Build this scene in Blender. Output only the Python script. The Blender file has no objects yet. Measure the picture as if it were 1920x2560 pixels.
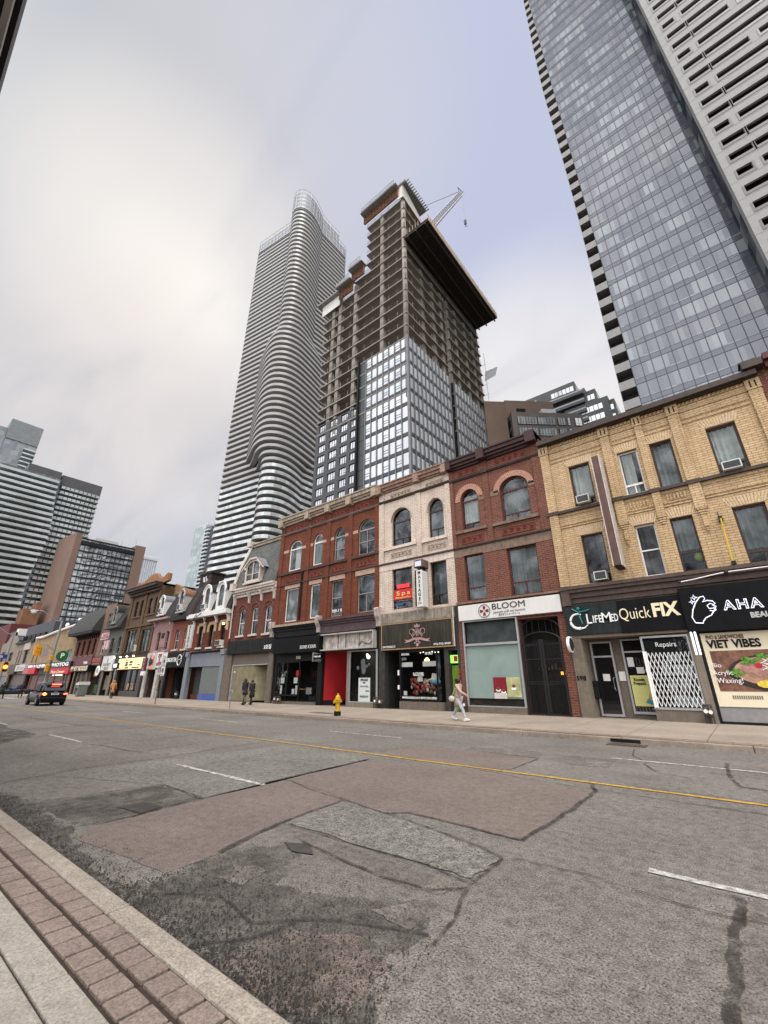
import bpy, bmesh, math, random
from mathutils import Vector, Matrix
random.seed(7)
SC=bpy.context.scene; COL=SC.collection
PI=math.pi; R=math.radians
OFF={}          # world offset of every root, so parts can be given in world coordinates
# ------------------------------------------------------------------ materials
def nt(name):
    m=bpy.data.materials.new(name); m.use_nodes=True
    n=m.node_tree; n.nodes.clear()
    o=n.nodes.new('ShaderNodeOutputMaterial'); return m,n,o
def N(n,t,**k):
    x=n.nodes.new(t)
    for a,b in k.items():
        if a in x.inputs: x.inputs[a].default_value=b
        else: setattr(x,a,b)
    return x
def ramp(n,stops,interp='LINEAR'):
    r=n.nodes.new('ShaderNodeValToRGB'); r.color_ramp.interpolation=interp
    e=r.color_ramp.elements
    while len(e)<len(stops): e.new(.5)
    for i,(p,c) in enumerate(stops):
        e[i].position=p; e[i].color=(c[0],c[1],c[2],1) if not isinstance(c,(int,float)) else (c,c,c,1)
    return r
def mixc(n,fac,a,b,blend='MIX'):
    x=n.nodes.new('ShaderNodeMix'); x.data_type='RGBA'; x.blend_type=blend
    for s,v in ((0,fac),(6,a),(7,b)):
        if isinstance(v,(int,float)): x.inputs[s].default_value=v
        elif isinstance(v,tuple): x.inputs[s].default_value=(v[0],v[1],v[2],1)
        else: n.links.new(v,x.inputs[s])
    return x.outputs[2]
def L(n,a,b): n.links.new(a,b)
MATS={}
def mat(name,c=None,rough=.7,var=.18,scale=3.0,bump=0.0,bscale=40.,metal=0.,spec=.35,streak=0.,grime=None,emit=0.,detail=6.,coat=0.):
    """plain painted / stone surface: colour with soft patches, vertical weather streaks and grain"""
    if name in MATS: return MATS[name]
    m,n,o=nt(name); p=N(n,'ShaderNodeBsdfPrincipled'); L(n,p.outputs[0],o.inputs[0])
    p.inputs['Roughness'].default_value=rough; p.inputs['Metallic'].default_value=metal
    p.inputs['Specular IOR Level'].default_value=spec; p.inputs['Coat Weight'].default_value=coat
    tc=N(n,'ShaderNodeTexCoord')
    nz=N(n,'ShaderNodeTexNoise',Scale=scale,Detail=detail,Roughness=.6); L(n,tc.outputs['Object'],nz.inputs['Vector'])
    lo=tuple(x*(1-var) for x in c); hi=tuple(min(1,x*(1+var)) for x in c)
    r=ramp(n,[(.32,lo),(.68,hi)]); L(n,nz.outputs[0],r.inputs[0]); col=r.outputs[0]
    if streak>0:
        mp=N(n,'ShaderNodeMapping'); mp.inputs['Scale'].default_value=(5,5,.35); L(n,tc.outputs['Object'],mp.inputs[0])
        n2=N(n,'ShaderNodeTexNoise',Scale=1.6,Detail=5.,Roughness=.7); L(n,mp.outputs[0],n2.inputs['Vector'])
        r2=ramp(n,[(.45,0.),(.75,streak)]); L(n,n2.outputs[0],r2.inputs[0])
        g=grime or tuple(x*.35 for x in c)
        col=mixc(n,r2.outputs[0],col,g)
    L(n,col,p.inputs['Base Color'])
    if bump>0:
        n3=N(n,'ShaderNodeTexNoise',Scale=bscale,Detail=4.); L(n,tc.outputs['Object'],n3.inputs['Vector'])
        b=N(n,'ShaderNodeBump',Strength=bump,Distance=.02); L(n,n3.outputs[0],b.inputs['Height']); L(n,b.outputs[0],p.inputs['Normal'])
    if emit>0:
        L(n,col,p.inputs['Emission Color']); p.inputs['Emission Strength'].default_value=emit
    MATS[name]=m; return m
def brick(name,c1,c2,mo,w=.33,h=.11,ms=.012,stain=.25,stainc=(.05,.035,.025),chip=None):
    """coursed brick with per-brick colour, sooty patches; front faces use x/z, returns use y/z"""
    if name in MATS: return MATS[name]
    m,n,o=nt(name); p=N(n,'ShaderNodeBsdfPrincipled',Roughness=.85); L(n,p.outputs[0],o.inputs[0])
    p.inputs['Specular IOR Level'].default_value=.2
    tc=N(n,'ShaderNodeTexCoord'); s=N(n,'ShaderNodeSeparateXYZ'); L(n,tc.outputs['Object'],s.inputs[0])
    ad=N(n,'ShaderNodeMath',operation='ADD'); L(n,s.outputs[0],ad.inputs[0]); L(n,s.outputs[1],ad.inputs[1])
    cb=N(n,'ShaderNodeCombineXYZ'); L(n,ad.outputs[0],cb.inputs[0]); L(n,s.outputs[2],cb.inputs[1])
    b=N(n,'ShaderNodeTexBrick'); L(n,cb.outputs[0],b.inputs['Vector'])
    b.inputs['Color1'].default_value=(*c1,1); b.inputs['Color2'].default_value=(*c2,1); b.inputs['Mortar'].default_value=(*mo,1)
    b.inputs['Scale'].default_value=1; b.inputs['Mortar Size'].default_value=ms; b.inputs['Mortar Smooth'].default_value=.3
    b.inputs['Brick Width'].default_value=w; b.inputs['Row Height'].default_value=h
    n1=N(n,'ShaderNodeTexNoise',Scale=.9,Detail=8.,Roughness=.65); L(n,tc.outputs['Object'],n1.inputs['Vector'])
    r1=ramp(n,[(.42,0.),(.8,stain*2.2)]); L(n,n1.outputs[0],r1.inputs[0])
    col=mixc(n,r1.outputs[0],b.outputs[0],stainc)
    n2=N(n,'ShaderNodeTexNoise',Scale=9.,Detail=5.,Roughness=.7); L(n,tc.outputs['Object'],n2.inputs['Vector'])
    r2=ramp(n,[(.3,.78),(.7,1.18)]); L(n,n2.outputs[0],r2.inputs[0])
    col=mixc(n,1.0,col,r2.outputs[0],'MULTIPLY')
    mp=N(n,'ShaderNodeMapping'); mp.inputs['Scale'].default_value=(2.6,2.6,.22); L(n,tc.outputs['Object'],mp.inputs[0]); ns=N(n,'ShaderNodeTexNoise',Scale=1.3,Detail=6.,Roughness=.7); L(n,mp.outputs[0],ns.inputs['Vector']); rs=ramp(n,[(.5,0.),(.74,min(.7,stain*2.))]); L(n,ns.outputs[0],rs.inputs[0]); col=mixc(n,rs.outputs[0],col,stainc)
    if chip:
        n4=N(n,'ShaderNodeTexNoise',Scale=2.6,Detail=10.,Roughness=.75); L(n,tc.outputs['Object'],n4.inputs['Vector'])
        r4=ramp(n,[(.6,0.),(.66,.8)]); L(n,n4.outputs[0],r4.inputs[0]); col=mixc(n,r4.outputs[0],col,chip)
    L(n,col,p.inputs['Base Color'])
    bp=N(n,'ShaderNodeBump',Strength=.5,Distance=.012,invert=True); L(n,b.outputs['Fac'],bp.inputs['Height']); L(n,bp.outputs[0],p.inputs['Normal'])
    MATS[name]=m; return m
def glass(name,refl=.12,tint=(.55,.6,.6),rough=.02):
    """window pane: see-through with a sky reflection that grows at grazing angles"""
    if name in MATS: return MATS[name]
    m,n,o=nt(name); t=N(n,'ShaderNodeBsdfTransparent'); t.inputs[0].default_value=(*tint,1)
    g=N(n,'ShaderNodeBsdfGlossy',Roughness=rough); g.inputs[0].default_value=(.9,.95,1,1)
    lw=N(n,'ShaderNodeLayerWeight',Blend=.25); ma=N(n,'ShaderNodeMath',operation='MULTIPLY_ADD')
    L(n,lw.outputs['Facing'],ma.inputs[0]); ma.inputs[1].default_value=.16; ma.inputs[2].default_value=refl
    tc=N(n,'ShaderNodeTexCoord'); nz=N(n,'ShaderNodeTexNoise',Scale=1.1,Detail=3.,Distortion=.6); L(n,tc.outputs['Object'],nz.inputs['Vector']); r=ramp(n,[(.34,.25),(.5,.9),(.68,2.1)]); L(n,nz.outputs[0],r.inputs[0])
    mu=N(n,'ShaderNodeMath',operation='MULTIPLY'); L(n,ma.outputs[0],mu.inputs[0]); L(n,r.outputs[0],mu.inputs[1])
    n2=N(n,'ShaderNodeTexNoise',Scale=3.5,Detail=2.); L(n,tc.outputs['Object'],n2.inputs['Vector']); b=N(n,'ShaderNodeBump',Strength=.12,Distance=.05); L(n,n2.outputs[0],b.inputs['Height']); L(n,b.outputs[0],g.inputs['Normal'])
    x=N(n,'ShaderNodeMixShader'); L(n,mu.outputs[0],x.inputs[0]); L(n,t.outputs[0],x.inputs[1]); L(n,g.outputs[0],x.inputs[2]); L(n,x.outputs[0],o.inputs[0])
    MATS[name]=m; return m
def mirror(name,base=(.02,.025,.03),refl=.35,tint=(.85,.9,1.),rough=.03,wob=.02,wscale=.25,pane_tone=0.,panel=None):
    """opaque coated tower glass; panel=(w,h) gives each pane its own tone of blind, curtain and painted sky reflection"""
    if name in MATS: return MATS[name]
    m,n,o=nt(name); d=N(n,'ShaderNodeBsdfDiffuse'); d.inputs[0].default_value=(*base,1)
    g=N(n,'ShaderNodeBsdfGlossy',Roughness=rough); g.inputs[0].default_value=(*tint,1)
    tc=N(n,'ShaderNodeTexCoord')
    if wob>0:
        nz=N(n,'ShaderNodeTexNoise',Scale=wscale,Detail=3.); L(n,tc.outputs['Object'],nz.inputs['Vector'])
        b=N(n,'ShaderNodeBump',Strength=wob,Distance=1.); L(n,nz.outputs[0],b.inputs['Height']); L(n,b.outputs[0],g.inputs['Normal'])
    fac=refl
    x=N(n,'ShaderNodeMixShader'); x.inputs[0].default_value=refl
    if panel:
        s=N(n,'ShaderNodeSeparateXYZ'); L(n,tc.outputs['Object'],s.inputs[0])
        ad=N(n,'ShaderNodeMath',operation='ADD'); L(n,s.outputs[0],ad.inputs[0]); L(n,s.outputs[1],ad.inputs[1])
        fl=[]
        for src,w in ((ad.outputs[0],panel[0]),(s.outputs[2],panel[1])):
            q=N(n,'ShaderNodeMath',operation='DIVIDE'); L(n,src,q.inputs[0]); q.inputs[1].default_value=w
            f=N(n,'ShaderNodeMath',operation='FLOOR'); L(n,q.outputs[0],f.inputs[0]); fl.append(f)
        cb=N(n,'ShaderNodeCombineXYZ'); L(n,fl[0].outputs[0],cb.inputs[0]); L(n,fl[1].outputs[0],cb.inputs[1])
        wn=N(n,'ShaderNodeTexWhiteNoise',noise_dimensions='3D'); L(n,cb.outputs[0],wn.inputs['Vector'])
        # neighbouring panes of one flat share their tone
        cb2=N(n,'ShaderNodeVectorMath',operation='MULTIPLY'); L(n,cb.outputs[0],cb2.inputs[0]); cb2.inputs[1].default_value=(.27,.91,0)
        n5=N(n,'ShaderNodeTexNoise',Scale=1.,Detail=2.); L(n,cb2.outputs[0],n5.inputs['Vector'])
        sm=N(n,'ShaderNodeMath',operation='MULTIPLY_ADD'); L(n,wn.outputs[0],sm.inputs[0]); sm.inputs[1].default_value=.35; L(n,n5.outputs[0],sm.inputs[2])
        r=ramp(n,[(.5,base),(.72,tuple(x+(pane_tone-x)*.35 for x in base)),(.86,tuple(b*pane_tone for b in (.9,1.,1.)))]); L(n,sm.outputs[0],r.inputs[0]); L(n,r.outputs[0],d.inputs[0])
    L(n,d.outputs[0],x.inputs[1]); L(n,g.outputs[0],x.inputs[2]); L(n,x.outputs[0],o.inputs[0])
    MATS[name]=m; return m
def glow(name,c=None,s=1):
    if name in MATS: return MATS[name]
    m,n,o=nt(name); e=N(n,'ShaderNodeEmission',Strength=s); e.inputs[0].default_value=(*c,1); L(n,e.outputs[0],o.inputs[0]); MATS[name]=m; return m
def ragged(n,o,shader,thr=.46,soft=.10,scale=2.2,detail=9.,rough=.72):
    """worn away in blotches: the surface below shows through"""
    tc=N(n,'ShaderNodeTexCoord'); q=N(n,'ShaderNodeTexNoise',Scale=scale,Detail=detail,Roughness=rough); L(n,tc.outputs['Object'],q.inputs['Vector'])
    r=ramp(n,[(thr-soft/2,0.),(thr+soft/2,.55),(thr+soft/2+.16,.92)]); L(n,q.outputs[0],r.inputs[0]); t=N(n,'ShaderNodeBsdfTransparent'); x=N(n,'ShaderNodeMixShader')
    L(n,r.outputs[0],x.inputs[0]); L(n,t.outputs[0],x.inputs[1]); L(n,shader,x.inputs[2]); L(n,x.outputs[0],o.inputs[0])
def ground(name,lo,mid,hi,speck=.5,patch=.6,sscale=55.,stain=(.03,.03,.03),stainamt=.35,worn=None):
    """worn asphalt / concrete: broad tone patches, oily stains, visible aggregate"""
    if name in MATS: return MATS[name]
    m,n,o=nt(name); p=N(n,'ShaderNodeBsdfPrincipled',Roughness=.9); L(n,p.outputs[0],o.inputs[0]); p.inputs['Specular IOR Level'].default_value=.25
    tc=N(n,'ShaderNodeTexCoord')
    a=N(n,'ShaderNodeTexNoise',Scale=patch,Detail=7.,Roughness=.62); L(n,tc.outputs['Object'],a.inputs['Vector'])
    r=ramp(n,[(.3,lo),(.5,mid),(.72,hi)]); L(n,a.outputs[0],r.inputs[0])
    b=N(n,'ShaderNodeTexNoise',Scale=sscale,Detail=3.,Roughness=.8); L(n,tc.outputs['Object'],b.inputs['Vector'])
    r2=ramp(n,[(.38,1-speck),(.47,.96),(.54,1.04),(.63,1+speck*.75)]); L(n,b.outputs[0],r2.inputs[0])
    col=mixc(n,1.,r.outputs[0],r2.outputs[0],'MULTIPLY')
    e=N(n,'ShaderNodeTexNoise',Scale=9.,Detail=8.,Roughness=.72); L(n,tc.outputs['Object'],e.inputs['Vector']); re=ramp(n,[(.36,1-speck*.42),(.5,1.),(.64,1+speck*.3)]); L(n,e.outputs[0],re.inputs[0]); col=mixc(n,1.,col,re.outputs[0],'MULTIPLY')
    v=N(n,'ShaderNodeTexVoronoi',Scale=sscale*.8); L(n,tc.outputs['Object'],v.inputs['Vector'])
    r4=ramp(n,[(0.,speck),(.2,0.)]); L(n,v.outputs['Distance'],r4.inputs[0]); col=mixc(n,r4.outputs[0],col,tuple(min(1,x*2.1) for x in hi))
    mp=N(n,'ShaderNodeMapping'); mp.inputs['Scale'].default_value=(.35,1.,1.); L(n,tc.outputs['Object'],mp.inputs[0])
    c=N(n,'ShaderNodeTexNoise',Scale=.9,Detail=9.,Roughness=.7); L(n,mp.outputs[0],c.inputs['Vector'])
    r3=ramp(n,[(.5,0.),(.78,stainamt)]); L(n,c.outputs[0],r3.inputs[0]); col=mixc(n,r3.outputs[0],col,stain)
    L(n,col,p.inputs['Base Color'])
    bp=N(n,'ShaderNodeBump',Strength=.55,Distance=.01); L(n,b.outputs[0],bp.inputs['Height']); L(n,bp.outputs[0],p.inputs['Normal'])
    if worn: ragged(n,o,p.outputs[0],*worn)
    MATS[name]=m; return m
# ------------------------------------------------------------------ mesh building
class MB:
    def __init__(s): s.v=[]; s.f=[]
    def add(s,vs,fs):
        k=len(s.v); s.v+= [tuple(v) for v in vs]; s.f+=[tuple(i+k for i in f) for f in fs]; return s
    def box(s,x0,x1,y0,y1,z0,z1):
        v=[(x0,y0,z0),(x1,y0,z0),(x1,y1,z0),(x0,y1,z0),(x0,y0,z1),(x1,y0,z1),(x1,y1,z1),(x0,y1,z1)]
        return s.add(v,[(0,3,2,1),(4,5,6,7),(0,1,5,4),(1,2,6,5),(2,3,7,6),(3,0,4,7)])
    def quad(s,a,b,c,d): return s.add([a,b,c,d],[(0,1,2,3)])
    def poly(s,pts): return s.add(pts,[tuple(range(len(pts)))])
    def prism(s,pts,axis,a,b):
        """outline pts (2-D) extruded along axis from a to b; axis 'y': pts are (x,z); 'x': (y,z); 'z': (x,y)"""
        def P(p,t): return (p[0],t,p[1]) if axis=='y' else (t,p[0],p[1]) if axis=='x' else (p[0],p[1],t)
        k=len(pts); v=[P(p,a) for p in pts]+[P(p,b) for p in pts]
        return s.add(v,[tuple(range(k)),tuple(range(2*k-1,k-1,-1))]+[(i,i+k,(i+1)%k+k,(i+1)%k) for i in range(k)])
    def tube(s,path,r,seg=8,r2=None):
        path=[Vector(p) for p in path]; k=len(path); rings=[]
        for i,p in enumerate(path):
            d=(path[min(i+1,k-1)]-path[max(i-1,0)]).normalized()
            u=d.cross(Vector((0,0,1)));
            if u.length<1e-3: u=Vector((1,0,0))
            u.normalize(); w=d.cross(u); rr=r if r2 is None else r+(r2-r)*i/(k-1)
            rings.append([p+u*rr*math.cos(2*PI*j/seg)+w*rr*math.sin(2*PI*j/seg) for j in range(seg)])
        v=[q for rg in rings for q in rg]; f=[]
        for i in range(k-1):
            for j in range(seg):
                a=i*seg+j; b=i*seg+(j+1)%seg; f.append((a,b,b+seg,a+seg))
        f.append(tuple(range(seg-1,-1,-1))); f.append(tuple(range((k-1)*seg,k*seg)))
        return s.add(v,f)
    def lathe(s,prof,cx,cy,seg=16):
        v=[];f=[]
        for r,z in prof:
            for j in range(seg): v.append((cx+r*math.cos(2*PI*j/seg),cy+r*math.sin(2*PI*j/seg),z))
        for i in range(len(prof)-1):
            for j in range(seg):
                a=i*seg+j;b=i*seg+(j+1)%seg;f.append((a,b,b+seg,a+seg))
        f.append(tuple(range(seg-1,-1,-1))); f.append(tuple(range((len(prof)-1)*seg,len(prof)*seg)))
        return s.add(v,f)
    def disc(s,cx,y0,y1,cz,rx,rz=None,seg=20,a0=0,a1=2*PI):
        rz=rz or rx; return s.prism([(cx+rx*math.cos(a0+(a1-a0)*i/seg),cz+rz*math.sin(a0+(a1-a0)*i/seg)) for i in range(seg)],'y',y0,y1)
    def ball(s,c,rx,ry,rz,seg=12,rg=8):
        v=[(c[0],c[1],c[2]+rz)];f=[]
        for i in range(1,rg):
            t=PI*i/rg
            for j in range(seg):
                a=2*PI*j/seg; v.append((c[0]+rx*math.sin(t)*math.cos(a),c[1]+ry*math.sin(t)*math.sin(a),c[2]+rz*math.cos(t)))
        v.append((c[0],c[1],c[2]-rz)); e=len(v)-1
        for j in range(seg): f.append((0,1+j,1+(j+1)%seg)); f.append((e,e-seg+(j+1)%seg,e-seg+j))
        for i in range(rg-2):
            for j in range(seg):
                a=1+i*seg+j;b=1+i*seg+(j+1)%seg; f.append((a,a+seg,b+seg,b))
        return s.add(v,f)
    def build(s,name,m,parent=None,smooth=False,mats=None,bevel=0,**props):
        me=bpy.data.meshes.new(name); o=OFF.get(parent.name,Vector()) if parent else Vector()
        me.from_pydata([(v[0]-o.x,v[1]-o.y,v[2]-o.z) for v in s.v],[],s.f)
        bm=bmesh.new(); bm.from_mesh(me); bmesh.ops.recalc_face_normals(bm,faces=bm.faces); bm.to_mesh(me); bm.free()
        me.materials.append(m)
        if smooth:
            for p in me.polygons: p.use_smooth=True
        ob=bpy.data.objects.new(name,me); COL.objects.link(ob)
        if parent: ob.parent=parent; OFF[ob.name]=o
        else: OFF[ob.name]=Vector()
        if bevel:
            b=ob.modifiers.new('bevel','BEVEL'); b.width=bevel; b.segments=2; b.limit_method='ANGLE'
        for k,v in props.items(): ob[k]=v
        return ob
def each(mb,name,m,parent,gap=.06,**k):
    """build every separate piece (touching shells together) as a part of its own"""
    pa=list(range(len(mb.v)))
    def fd(i):
        while pa[i]!=i: pa[i]=pa[pa[i]]; i=pa[i]
        return i
    for f in mb.f:
        for q in f[1:]: pa[fd(q)]=fd(f[0])
    isl={}
    for f in mb.f: isl.setdefault(fd(f[0]),[]).append(f)
    bb={}
    for r,fs in isl.items():
        vs=[mb.v[i] for f in fs for i in f]; bb[r]=[[min(v[a] for v in vs)-gap/2 for a in range(3)],[max(v[a] for v in vs)+gap/2 for a in range(3)]]
    ks=list(isl); gp={r:r for r in ks}
    def g2(r):
        while gp[r]!=r: r=gp[r]
        return r
    for i,a in enumerate(ks):
        for c in ks[i+1:]:
            if all(bb[a][0][x]<=bb[c][1][x] and bb[c][0][x]<=bb[a][1][x] for x in range(3)): gp[g2(c)]=g2(a)
    cl={}
    for r in ks: cl.setdefault(g2(r),[]).extend(isl[r])
    out=[]
    for fs in cl.values():
        q=MB(); ix={}
        for f in fs:
            for i in f:
                if i not in ix: ix[i]=len(q.v); q.v.append(mb.v[i])
            q.f.append(tuple(ix[i] for i in f))
        out.append(q.build(name,m,parent,**k))
    return out
MB.each=lambda s,name,m,parent,**k: each(s,name,m,parent,**k)
def thing(name,label,cat,loc,group=None,rotz=0):
    o=bpy.data.objects.new(name,None); o.empty_display_size=.3; COL.objects.link(o); o.location=loc; o.rotation_euler=(0,0,rotz)
    OFF[o.name]=Vector(loc) if not rotz else Vector(); tag(o,label,cat,group); return o
def tag(o,label,cat,group=None):
    o['label']=label; o['category']=cat
    if group: o['group']=group
    return o
def structure(o): o['kind']='structure'; return o
def dup(o,parent=None):
    c=o.copy(); COL.objects.link(c); c.parent=parent; OFF[c.name]=OFF.get(o.name,Vector())
    for ch in list(o.children): dup(ch,c)
    return c
def text(parent,s,x,z,h,Y,m,bold=0.,shear=0.,sp=1.,w=None,align='CENTER',ext=.012,name='lettering',rot=None,line=.95):
    cu=bpy.data.curves.new(name,'FONT'); cu.body=s; cu.size=h*1.38; cu.extrude=ext; cu.offset=bold; cu.shear=shear; cu.space_character=sp; cu.space_line=line
    cu.align_x=align; cu.align_y='CENTER'; cu.resolution_u=3; cu.materials.append(m)
    o=bpy.data.objects.new(name,cu); COL.objects.link(o)
    bpy.context.view_layer.update(); me=bpy.data.meshes.new_from_object(o.evaluated_get(bpy.context.evaluated_depsgraph_get()))
    bpy.data.objects.remove(o); bpy.data.curves.remove(cu); me.materials.clear(); me.materials.append(m); o=bpy.data.objects.new(name,me); COL.objects.link(o)
    of=OFF.get(parent.name,Vector()) if parent else Vector()
    o.location=Vector((x,Y,z))-of; o.rotation_euler=rot or (PI/2,0,0)
    if w:
        d=(max(v.co.x for v in me.vertices)-min(v.co.x for v in me.vertices)) if len(me.vertices) else 0
        if d>0: o.scale.x=w/d
    if parent: o.parent=parent
    OFF[o.name]=of; return o
# ------------------------------------------------------------------ camera, sky, sun
cam=bpy.data.cameras.new('Camera'); co=bpy.data.objects.new('Camera',cam); COL.objects.link(co); SC.camera=co
cam.sensor_fit='HORIZONTAL'; cam.sensor_width=36; cam.lens=1047.26/1920*36; cam.clip_start=.05; cam.clip_end=5000
pi_,ya=R(22.238),R(39.264)
fw=Vector((-math.sin(ya)*math.cos(pi_),math.cos(ya)*math.cos(pi_),math.sin(pi_))); rt=fw.cross(Vector((0,0,1))).normalized(); up=rt.cross(fw)
mm=Matrix((rt,up,-fw)).transposed().to_4x4(); mm.translation=(0,0,1.65); co.matrix_world=mm
SUN_EL,SUN_AZ=R(60),R(128)   # azimuth measured from +Y towards +X: behind the camera
W=bpy.data.worlds.new('World'); SC.world=W; W.use_nodes=True
n=W.node_tree; n.nodes.clear(); out=n.nodes.new('ShaderNodeOutputWorld')
tc=N(n,'ShaderNodeTexCoord'); D=tc.outputs['Generated']; sp=N(n,'ShaderNodeSeparateXYZ'); L(n,D,sp.inputs[0])
def M2(op,a,b=None,c=None,clamp=False):
    x=N(n,'ShaderNodeMath',operation=op); x.use_clamp=clamp
    for i,v in enumerate((a,b,c)):
        if v is None: continue
        if isinstance(v,(int,float)): x.inputs[i].default_value=v
        else: L(n,v,x.inputs[i])
    return x.outputs[0]
def mr(v,a,b,c,d):
    x=N(n,'ShaderNodeMapRange',interpolation_type='SMOOTHSTEP'); L(n,v,x.inputs[0])
    for i,q in zip((1,2,3,4),(a,b,c,d)): x.inputs[i].default_value=q
    return x.outputs[0]
zz=M2('ADD',M2('MAXIMUM',sp.outputs[2],0.),.35)
cv=N(n,'ShaderNodeCombineXYZ'); L(n,M2('DIVIDE',sp.outputs[0],zz),cv.inputs[0]); L(n,M2('DIVIDE',sp.outputs[1],zz),cv.inputs[1])
mp=N(n,'ShaderNodeMapping'); mp.inputs['Rotation'].default_value=(0,0,R(20)); mp.inputs['Scale'].default_value=(.75,1.9,1); mp.inputs['Location'].default_value=(.4,.9,0); L(n,cv.outputs[0],mp.inputs[0])
nz=N(n,'ShaderNodeTexNoise',Scale=2.1,Detail=5.,Roughness=.5,Distortion=.7); L(n,mp.outputs[0],nz.inputs['Vector'])
cl=ramp(n,[(.30,(.54,.56,.61)),(.44,(.68,.69,.73)),(.57,(.80,.79,.81)),(.70,(.95,.925,.92))]); L(n,nz.outputs[0],cl.inputs[0]); col=cl.outputs[0]
def dirpx(x,y):
    v=(rt*(x-960)-up*(y-1280)+fw*1047.26).normalized(); return v
def patch(px,c0,c1,amt,c,col):
    v=dirpx(*px); d=N(n,'ShaderNodeVectorMath',operation='DOT_PRODUCT'); L(n,D,d.inputs[0]); d.inputs[1].default_value=v
    f=mr(d.outputs['Value'],math.cos(R(c0)),math.cos(R(c1)),0.,amt)
    # ragged edge: the cloud noise eats into the patch
    f=M2('MULTIPLY',f,mr(nz.outputs[0],.2,.62,.45,1.))
    return mixc(n,f,col,c)
col=patch((1290,430),32,4,.85,(.61,.67,.93),col)
col=patch((1500,-300),40,5,.7,(.64,.69,.88),col)
col=patch((60,330),30,3,.7,(.66,.71,.77),col)
col=patch((420,330),13,2,.45,(.67,.665,.69),col)
col=patch((330,1350),20,2,.5,(.68,.70,.78),col)
col=patch((420,660),18,0,.85,(1.26,1.18,1.10),col)
col=patch((430,700),9,0,.6,(1.32,1.24,1.15),col)
col=patch((250,480),14,1,.4,(.93,.90,.87),col)
col=patch((250,1000),18,2,.75,(.97,.895,.87),col)
col=patch((1350,1000),20,3,.9,(1.06,1.03,1.02),col)
col=patch((760,330),20,2,.45,(.84,.81,.83),col)
hz=mr(sp.outputs[2],0.,.10,.55,0.); col=mixc(n,hz,col,(.86,.845,.87))
bk=mr(sp.outputs[1],-.08,-.6,1.,3.2)      # sky brightness raised behind the camera, out of view, to light the facades
zen=mr(sp.outputs[2],.955,.985,1.,6.)  # zenith above the frame brightened too, for stronger light from overhead
col=mixc(n,1.,col,M2('MULTIPLY',bk,zen),'MULTIPLY')
sk=N(n,'ShaderNodeTexSky'); sk.sky_type='NISHITA'; sk.sun_disc=False; sk.sun_elevation=SUN_EL; sk.sun_rotation=SUN_AZ; sk.air_density=1.; sk.dust_density=2.
bg1=N(n,'ShaderNodeBackground',Strength=.05); L(n,sk.outputs[0],bg1.inputs[0])
bg2=N(n,'ShaderNodeBackground',Strength=.475); L(n,col,bg2.inputs[0])
mx=N(n,'ShaderNodeMixShader'); mx.inputs[0].default_value=.93; L(n,bg1.outputs[0],mx.inputs[1]); L(n,bg2.outputs[0],mx.inputs[2]); L(n,mx.outputs[0],out.inputs[0])
sl=bpy.data.lights.new('Sun','SUN'); sl.energy=1.5; sl.angle=R(25); sl.color=(1,.95,.88); so=bpy.data.objects.new('Sun',sl); COL.objects.link(so)
sd=Vector((math.sin(SUN_AZ)*math.cos(SUN_EL),math.cos(SUN_AZ)*math.cos(SUN_EL),math.sin(SUN_EL)))
so.rotation_euler=sd.to_track_quat('Z','Y').to_euler(); so.location=(0,-20,40)
SC.view_settings.view_transform='Standard'; SC.view_settings.look='None'; SC.view_settings.exposure=.92; SC.view_settings.gamma=1
SC.cycles.max_bounces=8; SC.cycles.transparent_max_bounces=12; SC.cycles.caustics_reflective=False; SC.cycles.caustics_refractive=False; SC.cycles.sample_clamp_indirect=4
# ------------------------------------------------------------------ common materials
FB=mat('dark_brown_paint',(.045,.022,.016),.5,.25,6,streak=.2)
FR=mat('oxblood_paint',(.085,.02,.015),.5,.25,6)
FW=mat('white_paint',(.72,.70,.66),.5,.1,6,streak=.35,grime=(.3,.27,.23))
FG=mat('weathered_grey_frame',(.28,.25,.23),.6,.3,8,streak=.4)
FD=mat('black_paint',(.011,.011,.012),.55,.3,5,spec=.15)
GL=glass('window_glass',.035,(.62,.66,.66)); GLD=glass('shop_glass',.03,(.75,.78,.78))
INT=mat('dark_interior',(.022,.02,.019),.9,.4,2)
CUR=mat('grey_net_curtain',(.185,.20,.19),.9,.15,9); CUW=mat('white_net_curtain',(.60,.60,.57),.9,.12,7); CUG=mat('green_blind',(.085,.105,.095),.9,.15,3); CUD=mat('dark_blind',(.07,.066,.062),.9,.3,3)
STB=mat('brown_sandstone',(.19,.13,.095),.85,.3,4,.3,30,streak=.45); STR=mat('terracotta_panel',(.16,.045,.03),.85,.35,14,.9,18)
IRON=mat('black_iron',(.012,.012,.012),.5,.2,10); STEEL=mat('galvanised_steel',(.33,.34,.34),.45,.15,8,metal=.6); ALU=mat('grey_aluminium',(.42,.42,.42),.4,.1,6,metal=.4)
WHT=mat('white_letter',(.82,.82,.80),.5,.05,4); CRM=mat('cream_letter',(.80,.70,.48),.5,.05,4); PAPER=mat('paper',(.75,.74,.70),.8,.06,5)
CONC=mat('beige_concrete',(.215,.18,.14),.85,.15,5,.3,30,streak=.4)
TAUPE=mat('taupe_stucco',(.155,.125,.10),.85,.15,4,.3,30,streak=.3)
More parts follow.
